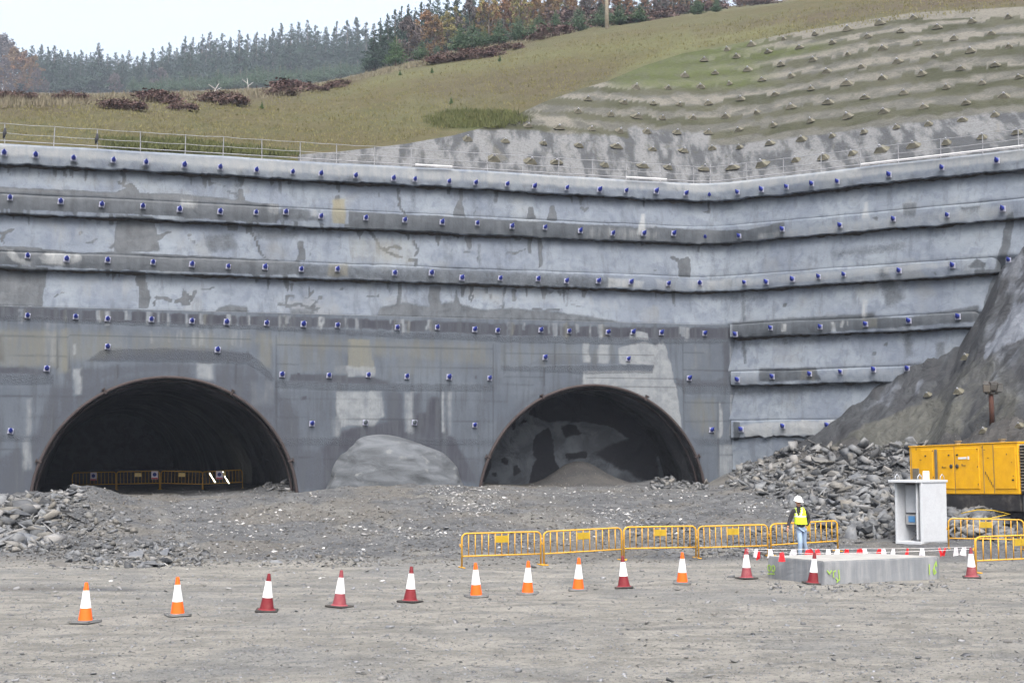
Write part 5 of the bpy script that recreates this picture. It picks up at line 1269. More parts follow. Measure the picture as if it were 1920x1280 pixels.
# ------------------------------------------------------------------ barriers
M_YEL = mat_paint('yellow_barrier_paint', (.46, .25, .018), (.20, .13, .05), .35, .45, 4, .25)
M_TAG = mat_paint('yellow_plate', (.27, .185, .012), (.16, .12, .02), .4, .5, 5)
M_TAG2 = mat_paint('cream_plate', (.62, .50, .22), (.35, .28, .12), .4, .5, 5)
def make_barrier(nbar=11, plate=M_TAG):
    L, hh = 2.16, 1.0
    t = empty('crowd_barrier')
    R = .14; z0 = .34
    pts = [(-L / 2, 0, 0), (-L / 2, 0, hh - R)] + [(-L / 2 + R - R * cos(a), 0, hh - R + R * sin(a)) for a in np.linspace(.2, pi / 2, 6)]
    pts += [(L / 2 - R + R * sin(a), 0, hh - R + R * cos(a)) for a in np.linspace(0, pi / 2 - .2, 6)] + [(L / 2, 0, hh - R), (L / 2, 0, 0)]
    mb = MB(); mb.tube(pts, .024, 8); mb.tube([(-L / 2, 0, z0), (L / 2, 0, z0)], .022, 8)
    mb.tube([(-L / 2, 0, hh * .62), (-L / 2 - .05, 0, hh * .62), (-L / 2 - .05, 0, hh * .70)], .012, 6)
    mb.build('frame', M_YEL, t, True)
    for k in range(nbar):
        x = -L / 2 + L * (k + 1) / (nbar + 1)
        mb = MB(); mb.tube([(x, 0, z0), (x, 0, hh)], .013, 6); mb.build('bar', M_YEL, t, True)
    for x in (-L / 2, L / 2):
        mb = MB(); mb.box((x, 0, .02), (.06, .42, .03), None, .01); mb.build('foot', M_YEL, t)
    mb = MB(); mb.box((-.085, -.02, hh - .19), (.165, .012, .20), None, .004); mb.box((.085, -.02, hh - .19), (.165, .012, .20), None, .004); mb.build('name_plate', plate, t)
    return t
bar0 = make_barrier(); bused = False
def place_barrier(src, A, B, lab, grp, first):
    t = src if first else copy_tree(src)
    d = B - A; c = (A + B) / 2
    t.location = c
    t.rotation_euler = (0, -atan2(d.z, Vector((d.x, d.y)).length), atan2(d.y, d.x))
    t.scale = (Vector((d.x, d.y)).length / 2.16, 1, .93)
    t['label'] = lab; t['category'] = 'barrier'; t['group'] = grp
    return t
BL = [((866, 1062), (1014, 1057), 'yellow crowd barrier farthest left in the row crossing the yard'), ((1020, 1057), (1166, 1050), 'yellow crowd barrier second from the left in the yard row, tilted up to the right'),
      ((1170, 1049), (1305, 1046), 'yellow crowd barrier third from the left in the yard row'), ((1310, 1047), (1440, 1045), 'yellow crowd barrier just left of the worker'),
      ((1446, 1044), (1571, 1038), 'yellow crowd barrier behind the worker')]
for i, (a, b, lab) in enumerate(BL):
    A = gpt(*a); B = gpt(*b); A.z = gz(A.x, A.y); B.z = gz(B.x, B.y)
    place_barrier(bar0, A, B, lab, 'yellow crowd barriers in the yard', i == 0)
A = gpt(1779, 1032); B = gpt(1920, 1034); A.z = gz(A.x, A.y); B.z = gz(B.x, B.y)
place_barrier(bar0, A, B, 'yellow crowd barrier between the white cabinet and the generator', 'yellow crowd barriers in the yard', False)
A = gpt(1830, 1074); B = gpt(1998, 1066); A.z = 0; B.z = 0
place_barrier(bar0, A, B, 'yellow crowd barrier at the right edge beside the muddy cone', 'yellow crowd barriers in the yard', False)
# in the tunnel
M_SIGNW = mat_paint('white_sign', (.62, .60, .72), (.4, .4, .45), .2, .4, 6)
M_SIGNB = mat_paint('blue_print', (.02, .04, .22), (.03, .04, .12), .2, .4, 6)
M_SIGNR = mat_paint('red_print', (.45, .03, .06), (.3, .04, .06), .2, .4, 6)
barT = make_barrier(11, M_TAG2)
BT = [(136, 217, 884, 886, 909, 920), (219, 299, 890, 890, 919, 919), (301, 379, 889, 889, 918, 918), (381, 455, 889, 889, 915, 915)]
YT = 72.5
for i, (u0, u1, *_x) in enumerate(BT):
    A = at(u0, 917 if i else 914, YT + .4 * (i == 0)); B = at(u1, 919 if i < 3 else 917, YT)
    A.z = gz(A.x, A.y); B.z = gz(B.x, B.y)
    t = place_barrier(barT, A, B, 'yellow tunnel barrier, %s' % ('leftmost, with a white sign', 'second from the left, with a sign at its right end', 'third from the left, with only a cream plate', 'rightmost, with a white sign by the lamp streaks')[i],
                      'yellow crowd barriers inside the tunnel', i == 0)
    sx = {0: .0, 1: .85, 3: -.15}.get(i)
    if sx is not None:
        pp_ = t.matrix_basis @ Vector((sx, -.05, .78))
        sg = empty('safety_sign', pp_, t.rotation_euler.z, 'white safety sign with blue disc hung on the %s tunnel barrier' % ('leftmost', 'second', '', 'rightmost')[i], 'sign', 'safety signs on the tunnel barriers')
        mb = MB(); mb.box((0, 0, 0), (.34, .015, .40), None, .004); mb.build('panel', M_SIGNW, sg)
        mb = MB(); M = Matrix.Translation((0, -.012, .03)) @ Matrix.Rotation(radians(90), 4, 'X'); mb.lathe([(.10, 0), (.10, .004)], 20, M); mb.build('blue_disc', M_SIGNB, sg)
        mb = MB(); mb.box((0, -.011, -.16), (.32, .004, .06)); mb.build('red_strip', M_SIGNR, sg)
# ------------------------------------------------------------------ lit tube lamps in the tunnel
t_ = NT('lit_tube'); t_.b.inputs['Emission Color'].default_value = (1, .97, .75, 1); t_.b.inputs['Emission Strength'].default_value = 2.2; M_LIT = t_.m
for k, (a, b, ya, yb, lab) in enumerate((((418, 884), (422.5, 895), 84, 83, 'upper lit tube lamp of the right-hand streak in the tunnel'), ((424, 897), (430.5, 908), 82.8, 81.5, 'lower lit tube lamp of the right-hand streak in the tunnel'),
        ((393, 887), (404, 905), 86, 84, 'lit tube lamp left of the right-hand streak in the tunnel'), ((374, 907), (380, 918), 82, 80.5, 'lowest lit tube lamp near the tunnel floor'))):
    A, B = at(*a, ya), at(*b, yb)
    lt = empty('tube_lamp', A, 0, lab, 'lamp', 'lit tube lamps in the tunnel')
    mb = MB(); mb.tube([(0, 0, 0), B - A], .028, 8); mb.build('tube', M_LIT, lt, True)
    mb = MB(); off = Vector((0, .08, .0)); mb.tube([off - (B - A) * .04, (B - A) * 1.04 + off], .03, 6); mb.build('housing', M_RUBBER, lt)
# ------------------------------------------------------------------ concrete slab with paint marks
def mat_slab():
    t = NT('slab_concrete'); p = t.pos(); st = t.noise(t.pos(scale=(1, 1, .12)), 5, 5, .65); n = t.noise(p, 2.2, 5, .6); f = t.noise(p, 40, 3, .7)
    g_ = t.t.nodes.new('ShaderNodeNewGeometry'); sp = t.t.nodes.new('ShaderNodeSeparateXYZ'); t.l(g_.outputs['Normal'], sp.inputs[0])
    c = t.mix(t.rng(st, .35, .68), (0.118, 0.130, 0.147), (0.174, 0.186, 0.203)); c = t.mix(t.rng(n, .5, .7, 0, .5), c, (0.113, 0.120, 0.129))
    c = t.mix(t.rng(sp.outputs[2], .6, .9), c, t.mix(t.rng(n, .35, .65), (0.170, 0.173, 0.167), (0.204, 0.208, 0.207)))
    c = t.mix(t.rng(f, .58, .75, 0, .35), c, (0.066, 0.069, 0.072))
    return t.out(c, .9, t.bump(f, .006, .8, t.bump(n, .02, .6)))
A = gpt(1440, 1082); B = gpt(1544, 1095); Cc = gpt(1757, 1083); D_ = (A + Cc - B) + Vector((-.5, -.5, 0))
E1 = Cc + (D_ - Cc) * .0 + Vector((.14, .22, 0))
slab = empty('concrete_slab', (B.x, B.y, 0), 0, 'thick pale concrete slab with green paint marks beside the worker', 'concrete slab')
ring = [A, B, Cc, E1, D_]
bm = bmesh.new(); zt = .52
lo = [bm.verts.new((p.x, p.y, -.15)) for p in ring]; hi = [bm.verts.new((p.x, p.y, zt + (.02 if i < 2 else 0))) for i, p in enumerate(ring)]
bm.faces.new(hi); bm.faces.new(lo[::-1])
for i in range(5): bm.faces.new((lo[i], lo[(i + 1) % 5], hi[(i + 1) % 5], hi[i]))
bmesh.ops.recalc_face_normals(bm, faces=bm.faces)
bmesh.ops.bevel(bm, geom=[e for e in bm.edges], offset=.025, segments=2, affect='EDGES')
bmesh.ops.subdivide_edges(bm, edges=bm.edges[:], cuts=5, use_grid_fill=True)
for v_ in bm.verts:
    nn = mnoise.fractal(v_.co * 1.5, 1, 2, 4) * .018; v_.co += Vector((nn, nn, nn * .6))
me = bpy.data.meshes.new('block'); bm.to_mesh(me); bm.free()
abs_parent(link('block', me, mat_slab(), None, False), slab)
M_SPRAYP = mat_paint('yellow_green_paint', (.20, .33, .05), (.14, .18, .09), .3, .6, 20)
def paint_strokes(P0, P1, t0, z0, scale, strokes):
    d = (P1 - P0); L = d.length; d.normalize(); nrm = Vector((d.y, -d.x, 0));
    if nrm.y > 0: nrm = -nrm
    mb = MB()
    for st in strokes:
        pts = [P0 + d * (t0 * L + x * scale) + nrm * .022 + Vector((0, 0, z0 + y * scale)) for x, y in st]
        for a, b in zip(pts[:-1], pts[1:]):
            e = (b - a).normalized(); s_ = e.cross(nrm).normalized() * .014
            mb.add([a - s_ - e * .01, b - s_ + e * .01, b + s_ + e * .01, a + s_ - e * .01, a - s_ + nrm * .006 - e * .01, b - s_ + nrm * .006 + e * .01, b + s_ + nrm * .006 + e * .01, a + s_ + nrm * .006 - e * .01],
                   [(4, 5, 6, 7), (0, 1, 5, 4), (1, 2, 6, 5), (2, 3, 7, 6), (3, 0, 4, 7)])
    abs_parent(mb.build('paint_mark', M_SPRAYP), slab)
zero = [(0, 0), (-.4, .3), (-.4, .8), (0, 1), (.4, .8), (.4, .3), (0, 0)]
paint_strokes(A, B, .04, .16, .16, [[(x * .8, y) for x, y in zero], [(x * .8 + 1.0, y) for x, y in zero], [(-.3, -.4), (1.2, -.3)]])
paint_strokes(B, Cc, .03, .12, .20, [[(0, 1), (.3, .6), (.6, 1)], [(.9, .2), (.9, .8), (1.2, .95)], [(1.7, 1.0), (1.8, -.1), (1.4, -.4)], [(1.3, .1), (1.5, -.2)]])
paint_strokes(B, Cc, .925, .10, .22, [[(0, 0), (0, 1.1)], [(.9, 1.2), (.6, .5), (.7, 0), (1.0, .2), (.75, .55)], [(1.0, 1.4), (1.1, .9)]])
# ------------------------------------------------------------------ flag line
M_FW = mat_paint('white_flag', (.60, .60, .66), (.45, .45, .45), .2, .6, 8); M_FR = mat_paint('red_flag', (.52, .015, .022), (.5, .03, .03), .2, .6, 8)
M_STR = mat_paint('pale_string', (.6, .6, .62), (.4, .4, .4), .3, .8, 8)
c1 = CPOS[1400] + Vector((0, 0, .70)); c2 = CPOS[1525] + Vector((0, 0, .72)); c3 = CPOS[1822] + Vector((0, 0, .72))
far = at(1400, 1032, c1.y + 3.2); back = at(1622, 1030, 40.0); back.z = .62
fl = empty('flag_line', c2, 0, 'string of small red and white flags strung between cones round the slab', 'flag line')
lines = [[c1, c2], [c2, c3], [c1 + Vector((0, 0, .04)), at(1622, 1028, 38.5)], [at(1622, 1028, 38.5), c3 + Vector((0, 0, .05))]]
def sag(a, b, t): return a.lerp(b, t) + Vector((0, 0, -.02 * 4 * t * (1 - t) * (b - a).length / 5))
SG = []
for a, b in lines:
    pts = [sag(a, b, k / 16) for k in range(17)]
    mb = MB(); mb.tube(pts, .004, 5); abs_parent(mb.build('string', M_STR), fl)
    SG.append(pts)
FLG = [(1345 + 55, 1036, 'r'), (1418, 1036, 'w'), (1423, 1037, 'r'), (1444, 1038, 'w'), (1466, 1039, 'r'), (1487, 1036, 'w'), (1491, 1037, 'w'), (1515, 1036, 'r'), (1519, 1035, 'r'), (1532, 1036, 'r'), (1553, 1034, 'w'), (1571, 1036, 'w'), (1588, 1035, 'r'), (1611, 1036, 'r'), (1614, 1028, 'r'), (1619, 1037, 'w'), (1621, 1026, 'w'),
       (1650, 1028, 'r'), (1656, 1036, 'w'), (1675, 1031, 'w'), (1702, 1031, 'r'), (1729, 1030, 'w'), (1761, 1029, 'r'), (1773, 1028, 'r'), (1792, 1026, 'w'), (1808, 1024, 'w')]
for k, (u, v, c) in enumerate(FLG):
    # hang from whichever string passes nearest in the photograph
    best = None
    for pts in SG:
        for a in pts:
            uu, vv = pix(a.x, a.y, a.z)
            e = abs(uu - u) * 1.0 + abs(vv - (v - 8)) * .8
            if best is None or e < best[0]: best = (e, a)
    a = best[1].copy(); d = ray(u, v - 8); a.x = d[0] / d[1] * a.y
    r = random.Random(k); tw = r.uniform(-.9, .9); hh = .22; w0, w1 = .045, .085
    mb = MB(); M = Matrix.Translation(a) @ Matrix.Rotation(tw, 4, 'Z') @ Matrix.Rotation(r.uniform(-.3, .3), 4, 'X') @ Matrix.Rotation(r.uniform(-.25, .25), 4, 'Y')
    vs = []
    for j in range(4):
        f = j / 3; wv = w0 + (w1 - w0) * f
        for (sx, sy) in ((-wv, 0), (0, .02 * sin(f * 4 + k)), (wv, 0)): vs.append((sx, sy, -hh * f))
    n_ = len(vs); vs += [(x, y + .004, z) for x, y, z in vs]
    fs = []
    for j in range(3):
        for i in range(2):
            q0 = j * 3 + i; fs.append((q0, q0 + 1, q0 + 4, q0 + 3)); fs.append((n_ + q0 + 3, n_ + q0 + 4, n_ + q0 + 1, n_ + q0))
    mb.add(vs, fs, M)
    abs_parent(mb.build('flag', M_FW if c == 'w' else M_FR), fl)
# ------------------------------------------------------------------ white open cabinet
M_WHITE = mat_paint('white_enamel', (.30, .325, .36), (.20, .20, .21), .25, .45, 2.5)
M_DARKIN = mat_paint('grey_board', (.20, .21, .22), (.1, .1, .1), .3, .6, 3)
M_BLUEP = mat_paint('blue_panel', (.05, .16, .33), (.05, .1, .2), .3, .4, 4)
FC = gpt(1730, 1027); z0_ = gz(FC.x, FC.y)
sc_ = F / FC.y
yaw = radians(-43)
cb = empty('electrical_cabinet', (FC.x, FC.y, 0), 0, 'white open-sided electrical cabinet on a pallet base beside the rubble', 'cabinet')
# local frame: origin front corner; x along the solid right side, y (negative x) along the open left side
dx_ = Vector((cos(radians(30)), sin(radians(30)), 0)); dy_ = Vector((-cos(radians(38)), sin(radians(38)), 0))
WX, WY, HC = 1.12, .88, 2.12
def cbx(name, a0, a1, b0, b1, z0, z1, mat):
    ps = []
    for z in (z0, z1):
        for a, b in ((a0, b0), (a1, b0), (a1, b1), (a0, b1)):
            ps.append(FC + dx_ * a + dy_ * b + Vector((0, 0, z)))
    mb = MB(); mb.add(ps, [(0, 1, 2, 3), (4, 5, 6, 7), (0, 1, 5, 4), (1, 2, 6, 5), (2, 3, 7, 6), (3, 0, 4, 7)])
    me = mb.mesh(name); bm = bmesh.new(); bm.from_mesh(me); bmesh.ops.bevel(bm, geom=bm.edges[:], offset=.008, segments=1, affect='EDGES'); bm.to_mesh(me); bm.free()
    return abs_parent(link(name, me, mat), cb)
cbx('side_panel', 0, WX, 0, .035, .10, HC - .03, M_WHITE)
cbx('side_panel', 0, WX, WY - .035, WY, .10, HC - .03, M_WHITE)
cbx('back_panel', WX - .05, WX - .01, .04, WY * .42, .10, HC - .03, M_WHITE)
cbx('roof', -.28, WX + .03, -.03, WY + .04, HC - .03, HC + .05, M_WHITE)
cbx('front_post', -.03, .05, -.02, .05, .10, HC - .03, M_WHITE); cbx('front_post', -.03, .05, WY - .06, WY + .01, .10, HC - .03, M_WHITE)
cbx('floor_tray', -.05, WX, 0, WY, .10, .20, M_WHITE)
for b0 in (0, WY * .45, WY - .09): cbx('skid', 0, WX, b0, b0 + .09, 0, .10, M_WHITE)
cbx('side_panel', .0, .20, .16, .20, .25, HC - .05, M_WHITE)
cbx('switch_box', .35, .7, WY * .52, WY - .06, 1.10, 2.0, M_WHITE)
mbx = cbx('meter_box', .3, .6, WY * .45, WY - .1, .72, 1.05, M_DARKIN)
o = cbx('screen', .285, .298, WY * .52, WY - .2, .80, 1.0, M_BLUEP)
mb = MB(); q0 = FC + dx_ * .4 + dy_ * .5
for k in range(3): mb.tube([q0 + Vector((.05 * k, 0, .74)), q0 + Vector((.1 - .08 * k, .05, .5)), q0 + Vector((-.1 + .14 * k, -.02, .3)), q0 + Vector((.2 * k - .2, -.1, .24))], .02, 6)
abs_parent(mb.build('cable', M_RUBBER, None, True), cb)
mb = MB()
for (a, b) in ((0, .06), (WX - .1, .06), (0, WY - .06), (WX - .1, WY - .06)):
    c = FC + dx_ * a + dy_ * b + Vector((0, 0, HC + .04)); mb.tube([c + dx_ * (-.09), c + dx_ * (-.08) + Vector((0, 0, .12)), c + Vector((0, 0, .19)), c + dx_ * .08 + Vector((0, 0, .12)), c + dx_ * .09], .013, 6)
abs_parent(mb.build('lifting_eyes', M_WHITE, None, True), cb)
mb = MB(); c = FC + dx_ * .75 + dy_ * .4 + Vector((0, 0, HC + .18)); M = Matrix.Translation(c) @ Matrix.Rotation(radians(8), 4, 'Z'); mb.box((0, 0, 0), (.22, .02, .30), M, .005)
abs_parent(mb.build('label_plate', M_SLEEVE), cb)
# ------------------------------------------------------------------ yellow generator
def mat_gen():
    t = NT('generator_yellow'); p = t.pos(obj=True); n = t.noise(p, 2.2, 5, .6); sp = t.voro(p, 1.6); ru = t.noise(p, 5, 5, .7); st = t.noise(t.pos((1, 1, .1), True), 5, 4, .6)
    c = t.mix(t.rng(n, .35, .7), (.56, .30, .006), (.48, .25, .008)); c = t.mix(t.rng(st, .6, .8, 0, .35), c, (.35, .17, .03))
    c = t.mix(t.rng(ru, .70, .76, 0, .9), c, (.06, .03, .015)); c = t.mix(t.rng(sp, .06, .02, 0, .9), c, (.03, .02, .015))
    return t.out(c, t.rng(n, .3, .7, .4, .6), t.bump(n, .01, .3))
M_GEN = mat_gen(); M_GDK = mat_paint('black_skid_paint', (.018, .018, .02), (.12, .11, .10), .55, .6, 2.0); M_GRL = mat_paint('grey_grille', (.12, .11, .09), (.05, .04, .03), .5, .7, 5)
GA = at(1708, 925, 52.5); GBp = at(1913, 925, 47.3)
d = GBp - GA; GL_ = Vector((d.x, d.y)).length; gyaw = atan2(d.y, d.x); gpt_ = -math.atan2(.16, GL_)
zb0 = at(1708, 955, 52.5).z
gen = empty('generator', (GA.x, GA.y, zb0), gyaw, 'yellow diesel generator on a black skid standing on the rubble', 'generator')
gen.rotation_euler = (0, gpt_, gyaw)
HB, HG, WD = .56, 1.70, 2.1       # skid height, body height, depth
def gb(name, c, dm, mat, bev=.01): mb = MB(); mb.box(c, dm, None, bev); return mb.build(name, mat, gen)
gb('body', (GL_ / 2, WD / 2, HB + HG / 2), (GL_, WD, HG), M_GEN, .03)
gb('skid', (GL_ / 2, WD / 2, HB / 2), (GL_ - .04, WD - .06, HB), M_GDK, .02)
gb('roof_lip', (GL_ / 2, WD / 2, HB + HG + .012), (GL_ + .04, WD + .04, .035), M_GEN, .008)
for (x0, x1) in ((.12 * GL_, .235 * GL_), (.285 * GL_, .435 * GL_), (.445 * GL_, .665 * GL_), (.80 * GL_, .98 * GL_)):
    dpan = gb('door', ((x0 + x1) / 2, -.012, HB + HG * .52), (x1 - x0, .03, HG * .82), M_GEN, .01)
for x in (.265,): gb('louvre_strip', (GL_ * x, -.014, HB + HG * .55), (.13, .03, HG * .75), M_GRL, .005)
gr_ = gb('grille', (.055 * GL_ + .05, -.014, HB + HG * .38), (.36, .03, .55), M_GRL, .005)
for x in (.17, .395, .47, .475): gb('hinge', (GL_ * x, -.04, HB + HG * .8), (.07, .03, .05), M_GDK, .005)
for x in (.415, .47): 
    mb = MB(); M = Matrix.Translation((GL_ * x, -.045, HB + HG * .57)) @ Matrix.Rotation(radians(90), 4, 'X'); mb.lathe([(.07, -.02), (.07, .02), (.03, .03)], 14, M); mb.build('latch', M_GDK, gen)
mb = MB()
for (x, z, w_, h_) in ((.08, .95, .02, .10), (.345, .55, .22, .02), (.53, .58, .20, .02), (.33, .56, .03, .05), (.515, .6, .03, .05), (.70, .93, .10, .02), (.72, .88, .08, .02), (.75, .72, .10, .02), (.91, .78, .03, .04), (.955, .28, .10, .05), (.96, .36, .05, .02), (.95, .62, .04, .02), (.655, .9, .03, .05), (.655, .55, .03, .05), (.655, .2, .03, .05), (.24, .9, .03, .05), (.24, .35, .03, .05), (.12, .72, .10, .02)):
    mb.box((GL_ * x, -.036, HB + HG * z), (w_, .012, h_))
for k in range(6): mb.box((GL_ * (.72 + .012 * k), -.02, HB + HG * (.42 - .05 * k)), (.012, .02, .10))
mb.build('paint_damage', M_GDK, gen)
mb = MB(); mb.box((GL_ * .52, -.036, HB + HG * .73), (.42, .008, .07)); mb.box((GL_ * .575, -.036, HB + HG * .73), (.08, .010, .11)); mb.build('white_sticker', M_SLEEVE, gen)
# vertical seams
mb = MB()
for x in (.02, .44, .70, .79): mb.box((GL_ * x, -.004, HB + HG / 2), (.02, .012, HG * .96))
mb.build('panel_joints', M_GRL, gen)['kind'] = 'stuff'
# radiator end: black louvres on the right
gb('radiator_frame', (GL_ + .32, WD / 2, HB + HG / 2 - .02), (.62, WD - .1, HG - .06), M_GDK, .02)
for k in range(16):
    mb = MB(); M = Matrix.Translation((GL_ + .33, .03, HB + .14 + k * .098)) @ Matrix.Rotation(radians(35), 4, 'X'); mb.box((0, 0, 0), (.56, .07, .012), M); mb.build('louvre', M_GRL, gen)
gb('fuel_tank', (GL_ + .32, WD / 2, HB / 2 - .02), (.60, WD - .15, HB + .02), mat_paint('dark_grey_tank', (.05, .055, .06), (.02, .02, .02), .4, .5, 3), .02)
for x in (.3, .7):
    mb = MB(); mb.lathe([(.10, 0), (.10, .12), (.13, .13), (.13, .16)], 14, Matrix.Translation((GL_ * x, WD * .4, HB + HG + .02))); mb.build('exhaust_cap', M_GRL, gen)
# rubble prop under the skid
mb = MB(); mb.box((GL_ / 2, .4, -.12), (GL_ - .3, .3, .2), None, .02); mb.box((GL_ / 2, WD - .4, -.12), (GL_ - .3, .3, .2), None, .02); mb.build('support_beam', M_GDK, gen)
# ------------------------------------------------------------------ light mast
M_RUST = mat_paint('rust_brown', (.045, .022, .018), (.02, .012, .01), .5, .8, 4); M_LAMPG = mat_paint('lamp_housing', (.03, .03, .03), (.012, .012, .012), .4, .5, 6); M_GLS = mat_paint('lamp_glass', (.10, .105, .11), (.05, .05, .05), .4, .2, 6)
mp = at(1861, 822, 54.0); mtop = at(1859, 737, 54.0)
zg = drop(GB2, mp.x, mp.y)[0].z
ms = empty('light_mast', (mp.x, mp.y, zg - .1), 0, 'rusty brown floodlight mast rising behind the yellow generator', 'light mast')
hm = mtop.z - zg + .1
mb = MB(); mb.tube([(0, 0, 0), (-.02, 0, hm)], [.10, .085], 10); mb.build('pole', M_RUST, ms, True)
mb = MB(); mb.box((0, 0, hm), (.40, .30, .07), None, .01); mb.box((0, 0, hm + .18), (.5, .1, .3), None, .01); mb.build('crossbar', M_LAMPG, ms)
for i, (x, y, a, tlt) in enumerate(((-.20, -.12, -.4, 20), (.0, -.18, 0, 30), (.22, -.12, .5, 15), (-.1, .14, 2.8, 25), (.16, .14, -2.8, 25))):
    M = Matrix.Translation((x, y, hm + .20 + .07 * (i % 2))) @ Matrix.Rotation(a, 4, 'Z') @ Matrix.Rotation(radians(tlt), 4, 'X')
    mb = MB(); mb.box((0, 0, 0), (.30, .18, .34), M, .02); fld = mb.build('floodlight', M_LAMPG, ms)
    mb = MB(); mb.box((0, -.095, 0), (.24, .012, .26), M, .004); mb.build('glass', M_GLS, fld)
# cable hanging by the generator
mb = MB(); q = at(1860, 962, 47.0); mb.tube([q + Vector((-1.0, 0, .0)), q + Vector((-.5, -.1, .12)), q + Vector((0, -.1, .10)), q + Vector((.6, 0, -.02)), q + Vector((-.1, -.15, -.15)), q + Vector((-.9, -.1, -.18))], .02, 6)
tag(mb.build('hose', M_TAG, None, True), 'thin yellow hose looped on the rubble under the generator', 'hose')
# ------------------------------------------------------------------ utility pole and stakes on the hill
M_WOOD = mat_plain('weathered_pole_wood', (.30, .27, .22), (.42, .38, .32), .9, 4, True)
p = hit(LAND, 1138, 54)[0]; 
up = empty('utility_pole', p, 0, 'pale wooden utility pole cut off by the top edge, above bracken', 'utility pole')
mb = MB(); mb.tube([(0, 0, -.3), (-.05, 0, 9)], [.18, .13], 10); mb.build('pole', M_WOOD, up, True)
mb = MB(); mb.box((-.05, 0, 8.2), (1.6, .12, .14), None, .01); mb.build('crossarm', M_WOOD, up)
for i, (u, v, hgt, lean, lab) in enumerate(((545, 158, 1.3, .05, 'pale dead snag beside the largest reddish bush'), (466, 172, 1.1, -.12, 'leaning pale dead snag right of centre-left bushes'), (397, 182, .9, .5, 'forked pale dead snag above the reddish bush'), (628, 143, 1.5, .1, 'pale dead snag highest on the left ridge'), (735, 120, .7, 0, 'short orange marker stake on the grass ridge'))):
    r_ = hit(LAND, u, v)
    if r_[0] is None: continue
    mb = MB(); mb.tube([(0, 0, -.2), (lean * hgt * .5, 0, hgt * .55), (lean * hgt, .05, hgt)], [.045, .03, .01], 6)
    if i < 4: mb.tube([(lean * hgt * .5, 0, hgt * .55), (lean * hgt * .5 - .45, 0, hgt * .9)], [.035, .012], 5); mb.tube([(lean * hgt * .4, 0, hgt * .4), (lean * hgt * .4 + .4, .1, hgt * .7)], [.03, .012], 5)
    o = mb.build('dead_snag' if i < 4 else 'marker_stake', mat_paint('bleached_wood', (.30, .30, .30), (.3, .3, .3), .3, .8, 4) if i < 4 else M_ORANGE, None, True); o.location = r_[0]
    tag(o, lab, 'dead tree' if i < 4 else 'stake', 'pale dead snags on the ridge' if i < 4 else None)
# ------------------------------------------------------------------ rocks
def rock_variant(seed, flat):
    r = random.Random(seed); bm = bmesh.new()
    for i in range(10):
        v = Vector((r.gauss(0, 1), r.gauss(0, 1), r.gauss(0, 1))).normalized()
        v = Vector((max(-.72, min(.72, v.x)), max(-.62, min(.62, v.y)), max(-.45, min(.45, v.z)) * flat))
        bm.verts.new(v * r.uniform(.75, 1.25))
    res = bmesh.ops.convex_hull(bm, input=bm.verts)
    bmesh.ops.delete(bm, geom=[g for g in res['geom_interior'] if isinstance(g, bmesh.types.BMVert)], context='VERTS')
    bmesh.ops.triangulate(bm, faces=bm.faces)
    bm.verts.ensure_lookup_table(); bm.verts.index_update()
    V = np.array([v.co[:] for v in bm.verts]); Fs = np.array([[v.index for v in f.verts] for f in bm.faces])
    bm.free(); return V, Fs
RV = [rock_variant(i, [.38, .6, .26, .8][i % 4]) for i in range(14)]
def mat_rock(name, a, b, wh=.0):
    t = NT(name); p = t.pos(); n = t.noise(p, 2.5, 6, .65); ly = t.noise(t.pos(scale=(1, 1, 6), rot=(.4, .3, 0)), 3, 4, .6); f = t.noise(p, 25, 3, .7)
    rr = t.attr('tint')[0] if wh < 0 else t.rand()
    c = t.mix(t.rng(n, .35, .65), a, b); c = t.mix(t.rng(rr, .55, .0, 0, .75), c, tuple(x * .38 for x in a)); c = t.mix(t.rng(rr, .70, 1, 0, .8), c, (.15, .152, .155)); c = t.mix(t.rng(t.math('FRACT', t.math('MULTIPLY', rr, 7.3)), .6, 1, 0, .5), c, (.085, .078, .062))
    c = t.mix(t.rng(ly, .56, .66, 0, .45), c, (.12, .118, .11)); c = t.mix(t.rng(f, .5, .8, 0, .4), c, (.03, .03, .03))
    return t.out(c, .85, t.bump(f, .008, .6, t.bump(ly, .012, .7)))
M_ROCK = mat_rock('slate_rock', (0.065, 0.073, 0.087), (0.102, 0.111, 0.122))
M_SCREE = mat_rock('scree', (0.070, 0.077, 0.088), (0.112, 0.121, 0.131), -1)
def rot_mats(rs, n, tilt):
    a = rs.uniform(0, 2 * pi, n); t1 = rs.normal(0, tilt, n); t2 = rs.normal(0, tilt, n)
    ca, sa = np.cos(a), np.sin(a); Rz = np.zeros((n, 3, 3)); Rz[:, 0, 0] = ca; Rz[:, 0, 1] = -sa; Rz[:, 1, 0] = sa; Rz[:, 1, 1] = ca; Rz[:, 2, 2] = 1
    c, s = np.cos(t1), np.sin(t1); Rx = np.zeros((n, 3, 3)); Rx[:, 0, 0] = 1; Rx[:, 1, 1] = c; Rx[:, 1, 2] = -s; Rx[:, 2, 1] = s; Rx[:, 2, 2] = c
    c, s = np.cos(t2), np.sin(t2); Ry = np.zeros((n, 3, 3)); Ry[:, 1, 1] = 1; Ry[:, 0, 0] = c; Ry[:, 0, 2] = s; Ry[:, 2, 0] = -s; Ry[:, 2, 2] = c
    return Ry @ Rx @ Rz
